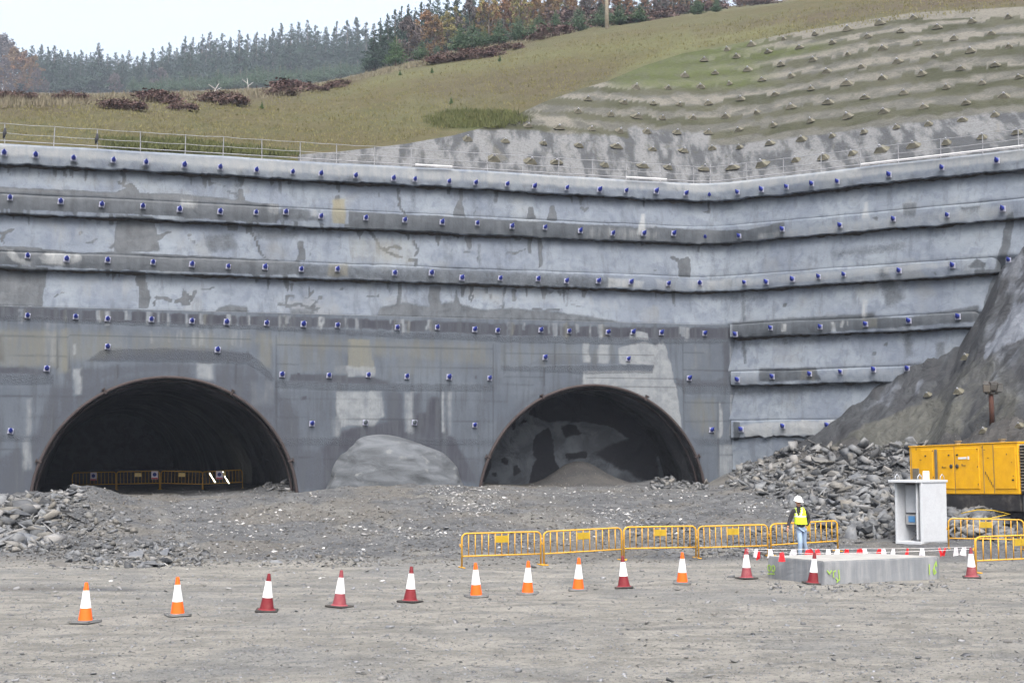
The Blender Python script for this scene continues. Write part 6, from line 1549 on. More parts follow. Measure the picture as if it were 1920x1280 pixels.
def scatter_mesh(name, P, size, mat, seed, tilt=.35, kind='stuff', sink=.15):
    rs = np.random.RandomState(seed); n = len(P); R = rot_mats(rs, n, tilt); asp = np.stack([rs.uniform(.8, 1.5, n), rs.uniform(.6, 1.1, n), rs.uniform(.5, 1.0, n)], 1)
    vi = rs.randint(0, len(RV), n); VV = []; FF = []; TT = []; off = 0
    for k, (v, f) in enumerate(RV):
        idx = np.where(vi == k)[0]
        if len(idx) == 0: continue
        q = v[None] * asp[idx][:, None, :] * size[idx][:, None, None]
        q = np.einsum('nij,nkj->nki', R[idx], q) + P[idx][:, None, :]
        q[:, :, 2] += (size[idx] * (.3 - sink))[:, None]
        VV.append(q.reshape(-1, 3)); FF.append((f[None] + (np.arange(len(idx)) * len(v))[:, None, None] + off).reshape(-1, 3)); off += len(idx) * len(v)
        TT.append(np.repeat(rs.rand(len(idx)), len(v)))
    t = np.concatenate(TT)
    o = mesh_np(name, np.concatenate(VV), np.concatenate(FF), mat, None, False, {'tint': np.stack([t, t, t], 1)})
    return tag(o, kind=kind)
rs = np.random.RandomState(21)
def sample_px(n, poly):          # random surface points seen within an outline of the photograph
    xs = [p[0] for p in poly]; ys = [p[1] for p in poly]; out = []
    while len(out) < n:
        u = rs.uniform(min(xs), max(xs)); v = rs.uniform(min(ys), max(ys))
        if not in_poly(np.array([u]), np.array([v]), poly)[0]: continue
        r = hit(GB2, u, v)
        if r[0] is not None and r[0].y < 75: out.append(tuple(r[0]))
    return np.array(out)
RUB = [(1365, 905), (1385, 880), (1450, 850), (1520, 832), (1620, 838), (1720, 828), (1960, 960), (1960, 1005), (1780, 1005), (1690, 1000), (1560, 1005), (1480, 960), (1420, 925)]
RUB2 = [(1560, 940), (1700, 930), (1700, 1008), (1560, 1012)]
RUB3 = [(1780, 958), (1940, 958), (1940, 1012), (1780, 1012)]
LFT = [(-60, 940), (60, 940), (135, 965), (120, 1010), (70, 1030), (-60, 1045)]
LFT2 = [(100, 912), (150, 915), (160, 935), (90, 960)]
MID = [(230, 1020), (330, 1015), (400, 1040), (380, 1060), (250, 1066), (130, 1055), (120, 1030)]
def sizes(n, a, b, pw): return a + (b - a) * rs.rand(n) ** pw
Pp = []; Ss = []
for poly, n, a, b in ((RUB, 1900, .05, .46, ), (RUB2, 300, .06, .46), (RUB3, 380, .06, .5), (LFT, 420, .05, .5), (LFT2, 200, .05, .28), (MID, 420, .04, .20), ([(60, 935), (230, 945), (260, 1000), (160, 1030), (60, 1040)], 380, .03, .22), ([(-60, 930), (70, 925), (70, 950), (-60, 950)], 120, .05, .3), ([(1250, 890), (1320, 880), (1330, 918), (1200, 916)], 120, .06, .30), ([(480, 900), (560, 905), (550, 922), (470, 918)], 80, .05, .25),
                      ([(1440, 985), (1580, 985), (1580, 1045), (1300, 1045)], 500, .04, .16), ([(1180, 975), (1320, 985), (1320, 1030), (1180, 1010)], 260, .04, .15), ([(1440, 1095), (1780, 1090), (1780, 1108), (1440, 1112)], 200, .02, .09), ([(70, 1030), (700, 1030), (720, 1062), (100, 1068)], 500, .03, .13), ([(1380, 880), (1440, 860), (1440, 905), (1350, 915)], 160, .06, .35)):
    Pp.append(sample_px(n, poly)); Ss.append(sizes(n, a, b, 2.6))
for poly, n, a, b in ((RUB, 3200, .03, .11), (LFT, 700, .03, .12), (LFT2, 200, .03, .1)):
    Pp.append(sample_px(n, poly)); Ss.append(sizes(n, a, b, 1.5))
scatter_mesh('rubble', np.concatenate(Pp), np.concatenate(Ss), M_SCREE, 3, .55, sink=.10)
# gravel all over the yard
n = 24000
vv = 905 + (1300 - 905) * rs.rand(n) ** .85; uu = rs.uniform(-30, 1950, n); Pp = []; Ss = []
for u, v in zip(uu, vv):
    if v < 930 and u > 1350: continue
    q_ = hit(GB2, u, v)[0]
    if q_ is None or q_.y > 68 + 2: continue
    Pp.append(tuple(q_)); far_ = min(1, max(0, (q_.y - 20) / 40)); Ss.append((rs.uniform(.009, .022 + .03 * far_) + .03 * rs.rand() ** 8) * (1 + 1.4 * (rs.rand() < .03)))
M_GRAVEL = mat_rock('gravel', (0.116, 0.125, 0.139), (0.173, 0.185, 0.205), -1)
scatter_mesh('gravel', np.array(Pp), np.array(Ss), M_GRAVEL, 8, .3, sink=.12)
n = 1500; Pp = []; Ss = []
for poly, k in (([(790, 912), (900, 910), (975, 945), (900, 968), (830, 952)], 520), ([(860, 905), (1320, 912), (1330, 935), (960, 932)], 260), ([(600, 975), (900, 1000), (760, 1012)], 130), ([(1060, 955), (1210, 955), (1210, 988), (1060, 980)], 170), ([(330, 930), (560, 960), (520, 1010), (280, 990)], 150), (RUB, 130), ([(1380, 920), (1480, 930), (1480, 970), (1360, 960)], 140), (MID, 40), ([(300, 920), (1320, 918), (1340, 1000), (860, 1040), (300, 1040)], 700), ([(100, 1060), (860, 1060), (860, 1100), (100, 1110)], 90)):
    q = sample_px(k, poly); Pp.append(q); Ss.append(sizes(k, .02, .11, 3))
P9 = sample_px(11000, [(-30, 912), (1400, 905), (1560, 1005), (1560, 1048), (860, 1062), (-30, 1062)])
scatter_mesh('coarse_gravel', P9, sizes(len(P9), .018, .085, 2.6), mat_rock('coarse_gravel', (.062, .063, .064), (.105, .104, .10), -1), 31, .35, sink=.12)
M_QUARTZ = mat_rock('white_stone', (0.294, 0.304, 0.316), (0.389, 0.401, 0.411), -1)
scatter_mesh('white_stones', np.concatenate(Pp), np.concatenate(Ss), M_QUARTZ, 12, .3)
# big slabs one could point at
rmesh = []
for k, (v, f) in enumerate(RV):
    bm = bmesh.new(); bv = [bm.verts.new(x) for x in v]
    for t_ in f: bm.faces.new([bv[i] for i in t_])
    bmesh.ops.bevel(bm, geom=bm.edges[:], offset=.015, segments=1, affect='EDGES')
    bmesh.ops.subdivide_edges(bm, edges=bm.edges[:], cuts=1)
    for x in bm.verts: x.co += x.co.normalized() * mnoise.fractal(x.co * 2.3 + Vector((k, 0, 0)), 1, 2, 3) * .04
    me = bpy.data.meshes.new('rock'); bm.to_mesh(me); bm.free(); me.materials.append(M_ROCK); rmesh.append(me)
BIG = [(1545, 868, .75, .9, 'pale elongated slab leaning upright in the upper rubble'), (1572, 893, .65, .5, 'broad pale flat rock high in the rubble beside the upright slab'), (1650, 885, .7, .4, ''), (1625, 880, .6, .4, ''), (1663, 925, .85, .8, 'large dark pointed slab just left of the white cabinet'), (1605, 905, .7, .3, ''),
       (1490, 908, .5, .4, ''), (1565, 945, .45, .3, ''), (1580, 950, .55, .3, 'dark flat slab standing out in the middle of the rubble'), (1640, 950, .7, .3, ''), (1625, 1003, .75, .7, 'large pale slab leaning at the foot of the rubble'), (1655, 1000, .5, .7, 'rounded pale boulder at the foot of the rubble left of the cabinet'), (1440, 885, .5, .5, ''), (1462, 898, .45, .4, ''),
       (1425, 898, .5, .3, ''), (1520, 900, .45, .4, ''), (1590, 985, .4, .4, ''), (1610, 930, .5, .3, ''), (1690, 985, .45, .6, ''), (1500, 885, .5, .4, ''), (1540, 990, .3, .4, ''), (1600, 968, .5, .3, ''), (1580, 870, .5, .5, ''), (1700, 870, .5, .5, ''), (1680, 850, .4, .5, ''), (1610, 1018, .25, .6, 'small white rounded stone at the toe of the rubble'),
       (20, 965, .75, .5, 'big grey boulder in the left rubble, cut by the frame edge'), (68, 960, .6, .8, 'white-faced boulder on top of the left rubble pile'), (12, 1005, .8, .6, 'large dark boulder low in the left rubble pile'), (50, 1015, .6, .8, ''), (95, 985, .5, .4, ''), (40, 985, .5, .5, ''), (130, 930, .7, .5, 'pale boulder at the left foot of the left tunnel arch'), (95, 935, .5, .6, ''),
       (112, 1062, .35, .3, 'single flat slab lying left of the small rock cluster'), (278, 1062, .42, .25, 'flat pale slab at the front of the small rock cluster'), (252, 1045, .38, .7, 'upright grey rock on the left of the small cluster'), (305, 1040, .42, .7, 'white-veined rock topping the small cluster'), (318, 1058, .35, .5, ''), (518, 1055, .28, .3, 'lone bright white stone right of the small rock cluster'), (365, 1050, .22, .5, ''),
       (1290, 906, .55, .6, 'pale rock at the right foot of the right tunnel arch'), (1225, 908, .4, .4, ''), (1310, 908, .3, .8, ''), (272, 1084, .14, .5, 'small brown stone behind the second orange cone'), (538, 1098, .12, .3, ''), (152, 978, .35, .3, ''), (1375, 893, .35, .5, 'dark brown rock at the right end of the portal wall'), (540, 908, .5, .5, ''), (500, 906, .45, .5, ''),
       (1830, 1000, .6, .6, 'large grey rock seen through the barrier under the generator'), (1880, 995, .6, .6, ''), (1800, 985, .5, .5, ''), (1860, 1010, .5, .5, ''), (1905, 1005, .5, .6, ''), (1790, 1008, .45, .5, ''), (840, 990, .3, .2, ''), (1500, 830, .4, .5, ''), (1530, 833, .5, .3, 'pale rocks lying where the lowest beam ends')]
for i, (u, v, s, fl_, lab) in enumerate(BIG):
    q = hit(GB2, u, v)[0]
    if q is None: continue
    o = bpy.data.objects.new('rock', rmesh[(i * 5) % len(rmesh)]); COL.objects.link(o); r = random.Random(i)
    o.location = q + Vector((0, s * .25, s * .10)); o.scale = (s * r.uniform(.85, 1.15), s * r.uniform(.6, .9), s * (fl_ + .15)); o.rotation_euler = (r.uniform(-.3, .3), r.uniform(-.5, .5), r.uniform(0, 6))
    grp = 'rocks in the left rubble and the yard' if u < 1340 else 'slate rocks in the right-hand rubble heap'
    tag(o, lab or ('broken grey rock in the rubble on the left side of the yard' if u < 1340 else 'broken grey slate rock in the right-hand rubble heap'), 'rock', grp)
# ------------------------------------------------------------------ foliage
def leaf_mesh(name, C, size, rsd, mat, norm_up=.3, aspect=1.0):
    n = len(C); a = rsd.normal(0, 1, (n, 3)); a /= np.linalg.norm(a, axis=1)[:, None]; b = rsd.normal(0, 1, (n, 3)); b -= (b * a).sum(1)[:, None] * a; b /= np.linalg.norm(b, axis=1)[:, None]
    s = (size * rsd.uniform(.6, 1.3, n))[:, None]
    V = np.stack([C - a * s - b * s * aspect * .5, C + a * s - b * s * aspect * .4, C + a * s * .7 + b * s * aspect * .6, C - a * s * .8 + b * s * aspect * .5], 1).reshape(-1, 3)
    F_ = np.arange(n * 4).reshape(-1, 4); me_o = mesh_np(name, V, F_, mat)
    return me_o
def mat_leaf(name, a, b, c3=None):
    t = NT(name); p = t.pos(); n = t.noise(p, .9, 3, .6); f = t.noise(p, 4, 3, .6)
    c = t.mix(t.rng(n, .35, .65), a, b); c = t.mix(t.rng(t.rand(), 0, 1, 0, .5), c, c3 or tuple(x * .6 for x in a)); c = t.mix(t.rng(f, .5, .75, 0, .5), c, tuple(x * .5 for x in a))
    t.b.inputs['Specular IOR Level'].default_value = .1
    return t.out(c, .9)
M_CON = mat_leaf('conifer_needles', (0.015, 0.032, 0.024), (0.030, 0.052, 0.035), (0.027, 0.048, 0.028))
M_PINE = mat_leaf('pine_needles', (0.038, 0.072, 0.047), (0.072, 0.111, 0.064), (0.051, 0.085, 0.060))
M_PINE2 = mat_leaf('fresh_pine_needles', (0.034, 0.072, 0.030), (0.060, 0.102, 0.043))
M_AUT = mat_leaf('autumn_leaves', (0.120, 0.074, 0.036), (0.166, 0.118, 0.057), (0.138, 0.062, 0.041))
M_AUTY = mat_leaf('yellow_autumn_leaves', (0.166, 0.143, 0.048), (0.193, 0.174, 0.065), (0.138, 0.136, 0.057))
M_BRN = mat_leaf('brown_twigs', (0.075, 0.062, 0.064), (0.100, 0.087, 0.085), (0.085, 0.081, 0.076))
M_FERN = mat_leaf('dead_bracken', (0.046, 0.030, 0.032), (0.081, 0.057, 0.054), (0.060, 0.046, 0.040))
M_BARK = mat_plain('bark', (.06, .05, .04), (.11, .09, .075), .95, 6, True)
def conifer(seed, h=10., w=2.9, mat=None, droop=.25, leafs=None, name='conifer_tree', dens=1.0, gap_=.0):
    r = np.random.RandomState(seed); t = empty(name); C = []; SZ = []
    nl = int(34 * dens); 
    mb = MB(); mb.tube([(0, 0, -.5), (r.normal(0, .08), 0, h * .5), (r.normal(0, .1), 0, h * .98)], [h * .018 + .04, h * .012 + .02, .02], 7)
    for L in range(nl):
        f = L / nl; z = h * (.06 + .93 * f) ; rad = w * (1 - f) ** .92 * r.uniform(.75, 1.15) + .10
        nb = max(4, int(9 * (1 - f) + 4))
        for k in range(nb):
            if r.rand() < gap_: continue
            a = r.uniform(0, 2 * pi); Rr = rad * r.uniform(.55, 1.15)
            up = droop * (-1 if f < .7 else 1) * r.uniform(.3, 1.2)
            if L % 3 == 0 and k < 4: mb.tube([(0, 0, z), (cos(a) * Rr * .8, sin(a) * Rr * .8, z + up * Rr * .5 + .1)], [.03, .01], 3)
            m = int(8 + 15 * Rr / w * dens)
            tt_ = r.uniform(.12, 1, m) ** .8
            wv = Rr * .16 * (1 - tt_ * .5)
            pts = np.stack([cos(a) * Rr * tt_ + r.normal(0, 1, m) * wv, sin(a) * Rr * tt_ + r.normal(0, 1, m) * wv, z + up * Rr * tt_ ** 1.3 * .7 + .22 * Rr * tt_ ** 2.5 + r.normal(0, .06 * h / 10, m)], 1)
            C.append(pts); SZ.append(np.full(m, .45 + .75 * (1 - f)))
    C = np.concatenate(C); SZ = np.concatenate(SZ)
    mb.build('trunk', M_BARK, t, True)
    cr = leaf_mesh('crown', C, SZ * .23 * h / 10 * (1.15 if leafs is None else leafs), r, mat or M_CON, aspect=.5); cr.parent = t
    return t
def broadleaf(seed, h=8., w=2.4, mat=None, name='autumn_tree', n=2600, low=.12, lf=.13):
    r = np.random.RandomState(seed); t = empty(name); mb = MB(); mb.tube([(0, 0, -.4), (.1, 0, h * .35), (r.normal(0, .2), .1, h * .92)], [h * .016, h * .011, .02], 7)
    C = []; nc = 46
    for k in range(nc):
        f = low + (1 - low) * r.rand() ** .85; a = r.uniform(0, 2 * pi); R = w * (sin(min(1, f * 1.1) * pi) ** .55 * .8 + .15) * r.uniform(.35, 1.0)
        c = np.array([cos(a) * R, sin(a) * R, h * f]); s_ = r.uniform(.28, .62) * w * .36
        mb.tube([(0, 0, h * f * .75), tuple(c)], [.035, .010], 4)
        m = n // nc; q = r.normal(0, 1, (m, 3)); q /= np.linalg.norm(q, axis=1)[:, None] ; C.append(c + q * s_ * r.uniform(.3, 1, (m, 1)) * np.array([1, 1, 1.35]))
    mb.build('trunk', M_BARK, t, True)
    cr = leaf_mesh('crown', np.concatenate(C), lf * w / 2.4, r, mat or M_AUT); cr.parent = t
    return t
def bush(seed, mat, n=900, w=1., h=.8, lf=.075, name='bracken_bush'):
    r = np.random.RandomState(seed); C = []
    t = empty(name); mb = MB()
    for k in range(24):
        a = r.uniform(0, 2 * pi); R = w * r.uniform(.1, 1) ** .6; z = h * (1 - (R / w) ** 2 * .6) * r.uniform(.35, 1.05)
        c = np.array([cos(a) * R, sin(a) * R * .7, z]); mb.tube([(c[0] * .5, c[1] * .5, -.05), tuple(c)], [.02, .006], 4)
        m = n // 24; q = r.normal(0, 1, (m, 3)); C.append(c + q * np.array([.16, .14, .12]) * w)
    mb.build('stems', M_BARK, t); cr = leaf_mesh('leaves', np.concatenate(C), lf, r, mat); cr.parent = t
    return t
PR = {'con': [conifer(11, gap_=.12), conifer(12, w=2.5, gap_=.2), conifer(13, w=3.5, gap_=.1), conifer(14, w=2.2, droop=.1, gap_=.25), conifer(15, w=3.0, gap_=.3)],
      'pine': [conifer(31, h=4, w=1.55, mat=M_PINE, droop=-.35, leafs=1.1, name='young_pine', dens=.8), conifer(32, h=4, w=1.8, mat=M_PINE, droop=-.4, leafs=1.2, name='young_pine', dens=.8), conifer(33, h=4, w=1.3, mat=M_PINE, droop=-.3, leafs=1.1, name='young_pine', dens=.8)],
      'green': [conifer(36, h=4, w=1.45, mat=M_PINE2, droop=-.3, leafs=1.1, name='young_pine', dens=.9)],
      'aut': [broadleaf(41), broadleaf(42, w=2.0), broadleaf(43, w=2.8)], 'yel': [broadleaf(44, mat=M_AUTY), broadleaf(45, mat=M_AUTY, w=2.0)], 'brn': [broadleaf(46, mat=M_BRN, w=3.0, name='bare_brown_tree', n=2600), broadleaf(47, mat=M_BRN, w=2.4, name='bare_brown_tree', n=2000)]}
PH = {'con': 10., 'pine': 4., 'green': 4., 'aut': 8., 'yel': 8., 'brn': 8.}
used_p = set()
def surf_y(u, y):
    k = slope_of(u, 200)[1]; r = drop(LAND, k * y, y)
    return r[0]
def plant(kind, u, vt, y, idx, lab, cat, grp, vb=None, wide=1.0):
    if vb is not None:
        r = hit(LAND, u, vb); b = r[0] if r[0] is not None else surf_y(u, y)
    else: b = surf_y(u, y)
    if b is None: return
    y = b.y
    top = H + slope_of(u, vt)[0] * y; h = top - b.z
    if h < .5: h = .5
    src = PR[kind][idx % len(PR[kind])]
    t = src if src.name not in used_p else copy_tree(src); used_p.add(src.name)
    s = h / PH[kind]; r = random.Random(int(u * 7 + y)); t.location = b; t.rotation_euler = (0, 0, r.uniform(0, 6.28)); t.scale = (s * wide, s * wide, s)
    t['label'] = lab; t['category'] = cat; t['group'] = grp
    return t
CON = [(u_, v_ + 14) for u_, v_ in ((x_, float(np.interp(x_, [60, 180, 240, 300, 350, 450, 560, 690], [88, 86, 100, 92, 68, 62, 44, 36]))) for x_ in range(70, 700, 15))] + [(40, 88), (58, 84), (75, 82), (88, 86), (100, 84), (112, 92), (125, 92), (138, 96), (150, 92), (168, 96), (183, 78), (200, 100), (215, 97), (228, 100), (240, 93), (256, 104), (268, 96), (285, 89), (303, 85), (315, 78), (330, 88), (345, 65), (360, 68), (378, 62), (392, 57), (404, 70), (415, 60), (430, 68), (447, 55), (463, 62), (480, 58), (495, 62), (510, 50), (525, 42), (545, 42), (558, 38), (575, 36), (590, 45), (610, 48), (630, 38), (650, 36), (668, 30), (685, 38), (340, 95), (420, 90), (470, 90), (540, 80), (600, 80), (640, 78), (260, 115), (300, 110), (100, 108), (150, 112)]
for i, (u, vt) in enumerate(CON):
    y = 600 + (i * 37 % 70)
    if i % 3 == 1: y -= 40
    plant('con', u, vt, y, i * 3 + i // 5, 'dark hazy conifer of the left ridge wood, %s' % ('at its left end near the brown trees' if u < 220 else 'left of the gap-free middle stretch' if u < 330 else 'in the tall middle stretch' if u < 520 else 'in its tall right part'), 'conifer', 'conifers of the wood on the left ridge', wide=1.15 if u < 300 else 1.0)
for i, (u, vt) in enumerate([(700, 42), (712, 32), (726, 24), (740, 16), (752, 10), (765, 6), (778, 12), (790, 2), (805, -6), (820, -12), (838, -10), (855, -25), (870, 8), (885, -20), (905, -30), (1000, -30), (1040, -40), (1100, -30), (1180, -30), (1240, -40), (1290, -45), (1340, -50), (1400, -50), (960, -30), (1070, -30), (1130, -35), (1210, -40), (930, -25), (1160, -30), (1265, -38)]):
    plant('con', u, vt, (262 + i * 7 % 35) if u < 1000 else 270, i * 2 + 1, 'dark conifer of the clump behind the orange autumn trees', 'conifer', 'conifers behind the autumn trees', wide=1.0)
for i, (u, vt, y) in enumerate([(765, 34, 228), (783, 45, 230), (800, 22, 234), (815, 30, 232), (838, 24, 233), (855, 16, 236), (905, 5, 230), (925, -10, 238), (945, 2, 235), (965, -15, 238), (985, 2, 240), (1005, -5, 236), (1025, 5, 238), (1050, -10, 238), (1075, -5, 238), (1100, -20, 240), (1125, -15, 238), (1150, -20, 238), (1180, -15, 240), (1215, -20, 240), (1240, -25, 236), (1262, -22, 240), (1285, -28, 236), (1310, -25, 240), (1335, -30, 236), (1360, -30, 240), (1390, -35, 238), (1420, -35, 240), (1450, -38, 238), (1475, -38, 240), (1110, -25, 232), (1060, -20, 232), (1020, -18, 230), (975, -20, 230), (915, -12, 228), (880, 0, 230)]):
    yel = i in (4, 5, 6, 7, 13, 24, 28, 33)
    plant('yel' if yel else 'aut' if i % 5 else 'brn', u, vt, y, i, ('yellow autumn tree' if yel else 'orange autumn tree' if i % 5 else 'brownish bare tree') + ' on the ridge, %s' % ('left of the dark central conifer' if u < 860 else 'right of the dark central conifer' if u < 1080 else 'near the utility pole'), 'tree', 'autumn trees on the ridge', wide=1.1)
for i, (u, vt, vb) in enumerate([(790, 74, 110), (835, 70, 100), (862, 42, 88), (885, 38, 84), (908, 52, 80), (935, 32, 74), (972, 28, 68), (1010, 24, 60), (1042, 18, 54), (1085, 8, 40), (1130, 6, 32), (1162, 4, 30), (1200, 4, 30), (1240, 2, 30), (1275, -4, 26), (820, 82, 104), (1310, -6, 20), (1345, -8, 16)]):
    plant('pine', u, vt, 140, i, 'bluish green young pine on the ridge, %s of its row' % ordi(i if i < 15 else i - 1, 18), 'pine', 'young pines along the ridge', vb - 2, wide=1.25)
plant('green', 742, 66, 120, 0, 'bright green young pine standing alone in front of the ridge wood', 'pine', 'lone pine', 124, 1.1)
for i, (u, vt, y) in enumerate([(0, 68, 600), (15, 85, 590), (25, 92, 540), (45, 98, 530), (62, 105, 520), (8, 110, 520), (-30, 70, 600), (-70, 80, 600), (215, 138, 520), (85, 150, 500), (300, 128, 540), (70, 130, 500)]):
    plant('brn' if i not in (2, 3, 4) else 'aut', u, vt, y, i, 'hazy brown leafless tree at the far left of the ridge' if i not in (2, 3, 4, 8, 10) else ('hazy pinkish brown tree in front of the left wood, round crown' if i in (2, 3, 4) else 'small hazy brown tree before the left wood'), 'tree', 'brown trees at the left of the ridge', wide=1.3)
# low hazy undergrowth in front of the wood
for i in range(46):
    u = 250 + i * 10.5; r = random.Random(i)
    vb_ = float(np.interp(u, [250, 700], [176, 140])); 
    plant('pine', u, vb_ - 20 - r.uniform(0, 16), 430 + r.uniform(0, 60), i, 'small hazy young pine at the foot of the left wood', 'pine', 'small pines at the foot of the left wood', wide=1.3)
bs_ = [bush(61, M_FERN), bush(62, M_FERN, w=1.2), bush(63, M_FERN, h=1.1)]
used_b = set()
BU = [(540, 172, 1.5, 'largest dark reddish bush on the left ridge'), (528, 180, 1.0, ''), (556, 168, 1.1, ''), (625, 166, .8, ''), (640, 160, .7, ''), (598, 172, .6, ''), (290, 190, 1.4, ''), (305, 192, 1.2, ''), (275, 186, 1.0, ''), (322, 196, .8, ''), (228, 205, 1.2, ''), (245, 208, 1.0, ''), (210, 200, .9, ''), (412, 192, 1.2, ''), (432, 198, 1.1, ''), (400, 186, .9, ''), (445, 196, .8, ''), (345, 208, .8, ''), (328, 205, .6, ''), (30, 188, 1.1, ''), (12, 184, .8, ''), (60, 184, .6, ''), (118, 186, .7, ''), (140, 188, .8, ''), (158, 190, .5, ''), (468, 166, .9, ''), (700, 128, 1.1, ''), (718, 124, 1.3, ''), (680, 136, 1.0, ''), (660, 142, .9, ''), (735, 120, 1.2, ''),
      (770, 116, .8, ''), (790, 113, .7, ''), (820, 120, 1.0, ''), (835, 118, .9, ''), (850, 116, 1.0, ''), (878, 112, 1.0, ''), (892, 108, 1.1, ''), (905, 110, .9, ''), (918, 106, 1.0, ''), (942, 96, .8, ''), (960, 93, .8, ''), (972, 92, .6, ''), (1020, 74, 1.0, ''), (1040, 68, 1.2, ''), (1062, 60, 1.8, ''), (1080, 54, 2.0, ''), (1100, 50, 2.0, 'large dark red bramble mound left of the utility pole'), (1118, 48, 1.8, ''), (1135, 48, 1.4, ''), (1160, 46, 1.3, ''), (1180, 44, 1.2, ''), (1200, 42, 1.1, ''), (1222, 38, 1.1, ''), (1245, 34, 1.2, ''), (1262, 30, 1.0, ''), (1290, 26, .9, ''), (1320, 22, 1.2, ''), (1335, 20, 1.2, ''), (1400, 12, .8, ''), (1440, 8, .8, ''),
      (760, 108, .8, ''), (950, 78, .8, ''), (905, 82, .7, ''), (985, 74, .8, '')]
for i, (u, v, s, lab) in enumerate(BU):
    r_ = hit(LAND, u, v)
    if r_[0] is None: continue
    src = bs_[i % 3]; t = src if src.name not in used_b else copy_tree(src); used_b.add(src.name)
    k = s * r_[0].y / 95 * .78; r = random.Random(i); t.location = r_[0]; t.rotation_euler = (0, 0, r.uniform(-.5, .5)); t.scale = (k * r.uniform(1.1, 1.5), k, k * r.uniform(.7, .95))
    tag(t, lab or 'reddish dead bracken bush, %s' % ('in the part left of the biggest bush' if u < 520 else 'between the biggest bush and the lone green pine' if u < 745 else 'between the lone green pine and the utility pole' if u < 1138 else 'right of the utility pole'), 'bush', 'reddish bracken bushes on the ridge')
# rough grass on the hill and tall pale grass on the ridge (nobody could count it)
def tufts(name, polys, n, hgt, mat, seed, lean=.3):
    r = np.random.RandomState(seed); VV = []
    for poly, share in polys:
        k = 0; xs = [p[0] for p in poly]; ys = [p[1] for p in poly]; m = int(n * share)
        while k < m:
            u = r.uniform(min(xs), max(xs)); v = r.uniform(min(ys), max(ys))
            if not in_poly(np.array([u]), np.array([v]), poly)[0]: k += .2; continue
            q = hit(LAND, u, v)[0]; k += 1
            if q is None: continue
            for j in range(5):
                a = r.uniform(0, 2 * pi); w_ = r.uniform(.02, .05); hh = hgt * r.uniform(.4, 1.2); dx, dy = r.normal(0, .22, 2); lx, ly = r.normal(0, lean, 2) * hh
                VV += [(q.x + dx - cos(a) * w_, q.y + dy - sin(a) * w_, q.z - .05), (q.x + dx + cos(a) * w_, q.y + dy + sin(a) * w_, q.z - .05), (q.x + dx + lx, q.y + dy + ly, q.z + hh)]
    V_ = np.array(VV); o = mesh_np(name, V_, np.arange(len(V_)).reshape(-1, 3), mat); return tag(o, kind='stuff')
M_DRY = mat_leaf('dry_grass', (0.092, 0.084, 0.042), (0.120, 0.112, 0.060), (0.069, 0.077, 0.030)); M_RDG = mat_leaf('pale_ridge_grass', (0.101, 0.087, 0.070), (0.138, 0.127, 0.095), (0.092, 0.087, 0.060)); M_GRN = mat_leaf('green_grass', (.046, .056, .022), (.062, .070, .030), (.05, .05, .025))
tufts('rough_grass', [([(0, 200), (500, 186), (700, 150), (1100, 70), (1600, 5), (1900, -5), (1900, 12), (1280, 95), (1100, 160), (960, 210), (760, 265), (560, 285), (0, 260)], 1.0)], 9000, .10, M_DRY, 5)
tufts('ridge_grass', [([(0, 180), (500, 168), (720, 122), (960, 72), (1080, 50), (1080, 62), (900, 100), (700, 145), (520, 184), (0, 204)], 1.0)], 4500, .36, M_RDG, 6)
tufts('green_grass', [([(800, 222), (850, 208), (960, 210), (985, 228), (930, 240), (820, 240)], .45), ([(190, 262), (330, 262), (540, 285), (560, 292), (200, 280)], .55)], 3000, .22, M_GRN, 7)
# saplings on the bank
for i, (u, v) in enumerate([(846, 196), (810, 138), (937, 116), (491, 205), (750, 142)]):
    plant('green', u, v - 10, 90, 0, ['tiny green sapling in the middle of the brown grass slope', 'tiny green sapling below the bracken line', 'slim green sapling beside the bracken line', 'tiny dark sapling on the left grass slope', 'tiny sapling under the lone green pine'][i], 'sapling', 'saplings on the grass slope', v, .7)
# ------------------------------------------------------------------ the worker
def skin(name, joints, edges, mat, parent, sub=2, root=0, smooth=True):
    me = bpy.data.meshes.new(name); me.from_pydata([j[0] for j in joints], edges, []); me.update()
    o = bpy.data.objects.new(name, me); COL.objects.link(o)
    m = o.modifiers.new('skin', 'SKIN'); m.use_smooth_shade = smooth; m.branch_smoothing = .4
    s = o.modifiers.new('sub', 'SUBSURF'); s.levels = sub; s.render_levels = sub
    sk = me.skin_vertices[0].data
    for i, j in enumerate(joints):
        r = j[1]; sk[i].radius = r if isinstance(r, tuple) else (r, r); sk[i].use_root = (i == root)
    bpy.context.view_layer.update()
    dg = bpy.context.evaluated_depsgraph_get(); nm = bpy.data.meshes.new_from_object(o.evaluated_get(dg)); nm.name = name
    bpy.data.objects.remove(o); nm.materials.clear(); nm.materials.append(mat)
    r_ = link(name, nm, None, parent, True); return r_
M_SKIN = mat_paint('skin', (.36, .19, .13), (.26, .13, .09), .2, .6, 10); M_JKT = mat_paint('black_jacket', (.018, .018, .022), (.035, .035, .04), .4, .85, 8)
M_JEAN = mat_paint('light_blue_jeans', (.19, .26, .37), (.32, .37, .44), .6, .9, 6); M_VEST = mat_paint('fluorescent_yellow', (.50, .70, .03), (.36, .52, .04), .3, .7, 7); M_REFL = mat_paint('reflective_strip', (.42, .45, .50), (.3, .3, .34), .3, .4, 7)
M_HELM = mat_paint('white_helmet', (.60, .62, .64), (.45, .45, .45), .1, .3, 5); M_SHOE = mat_paint('dark_boot', (.05, .04, .035), (.1, .09, .08), .4, .8, 6); M_HAIR = mat_paint('dark_hair', (.02, .015, .012), (.04, .03, .02), .3, .8, 8)
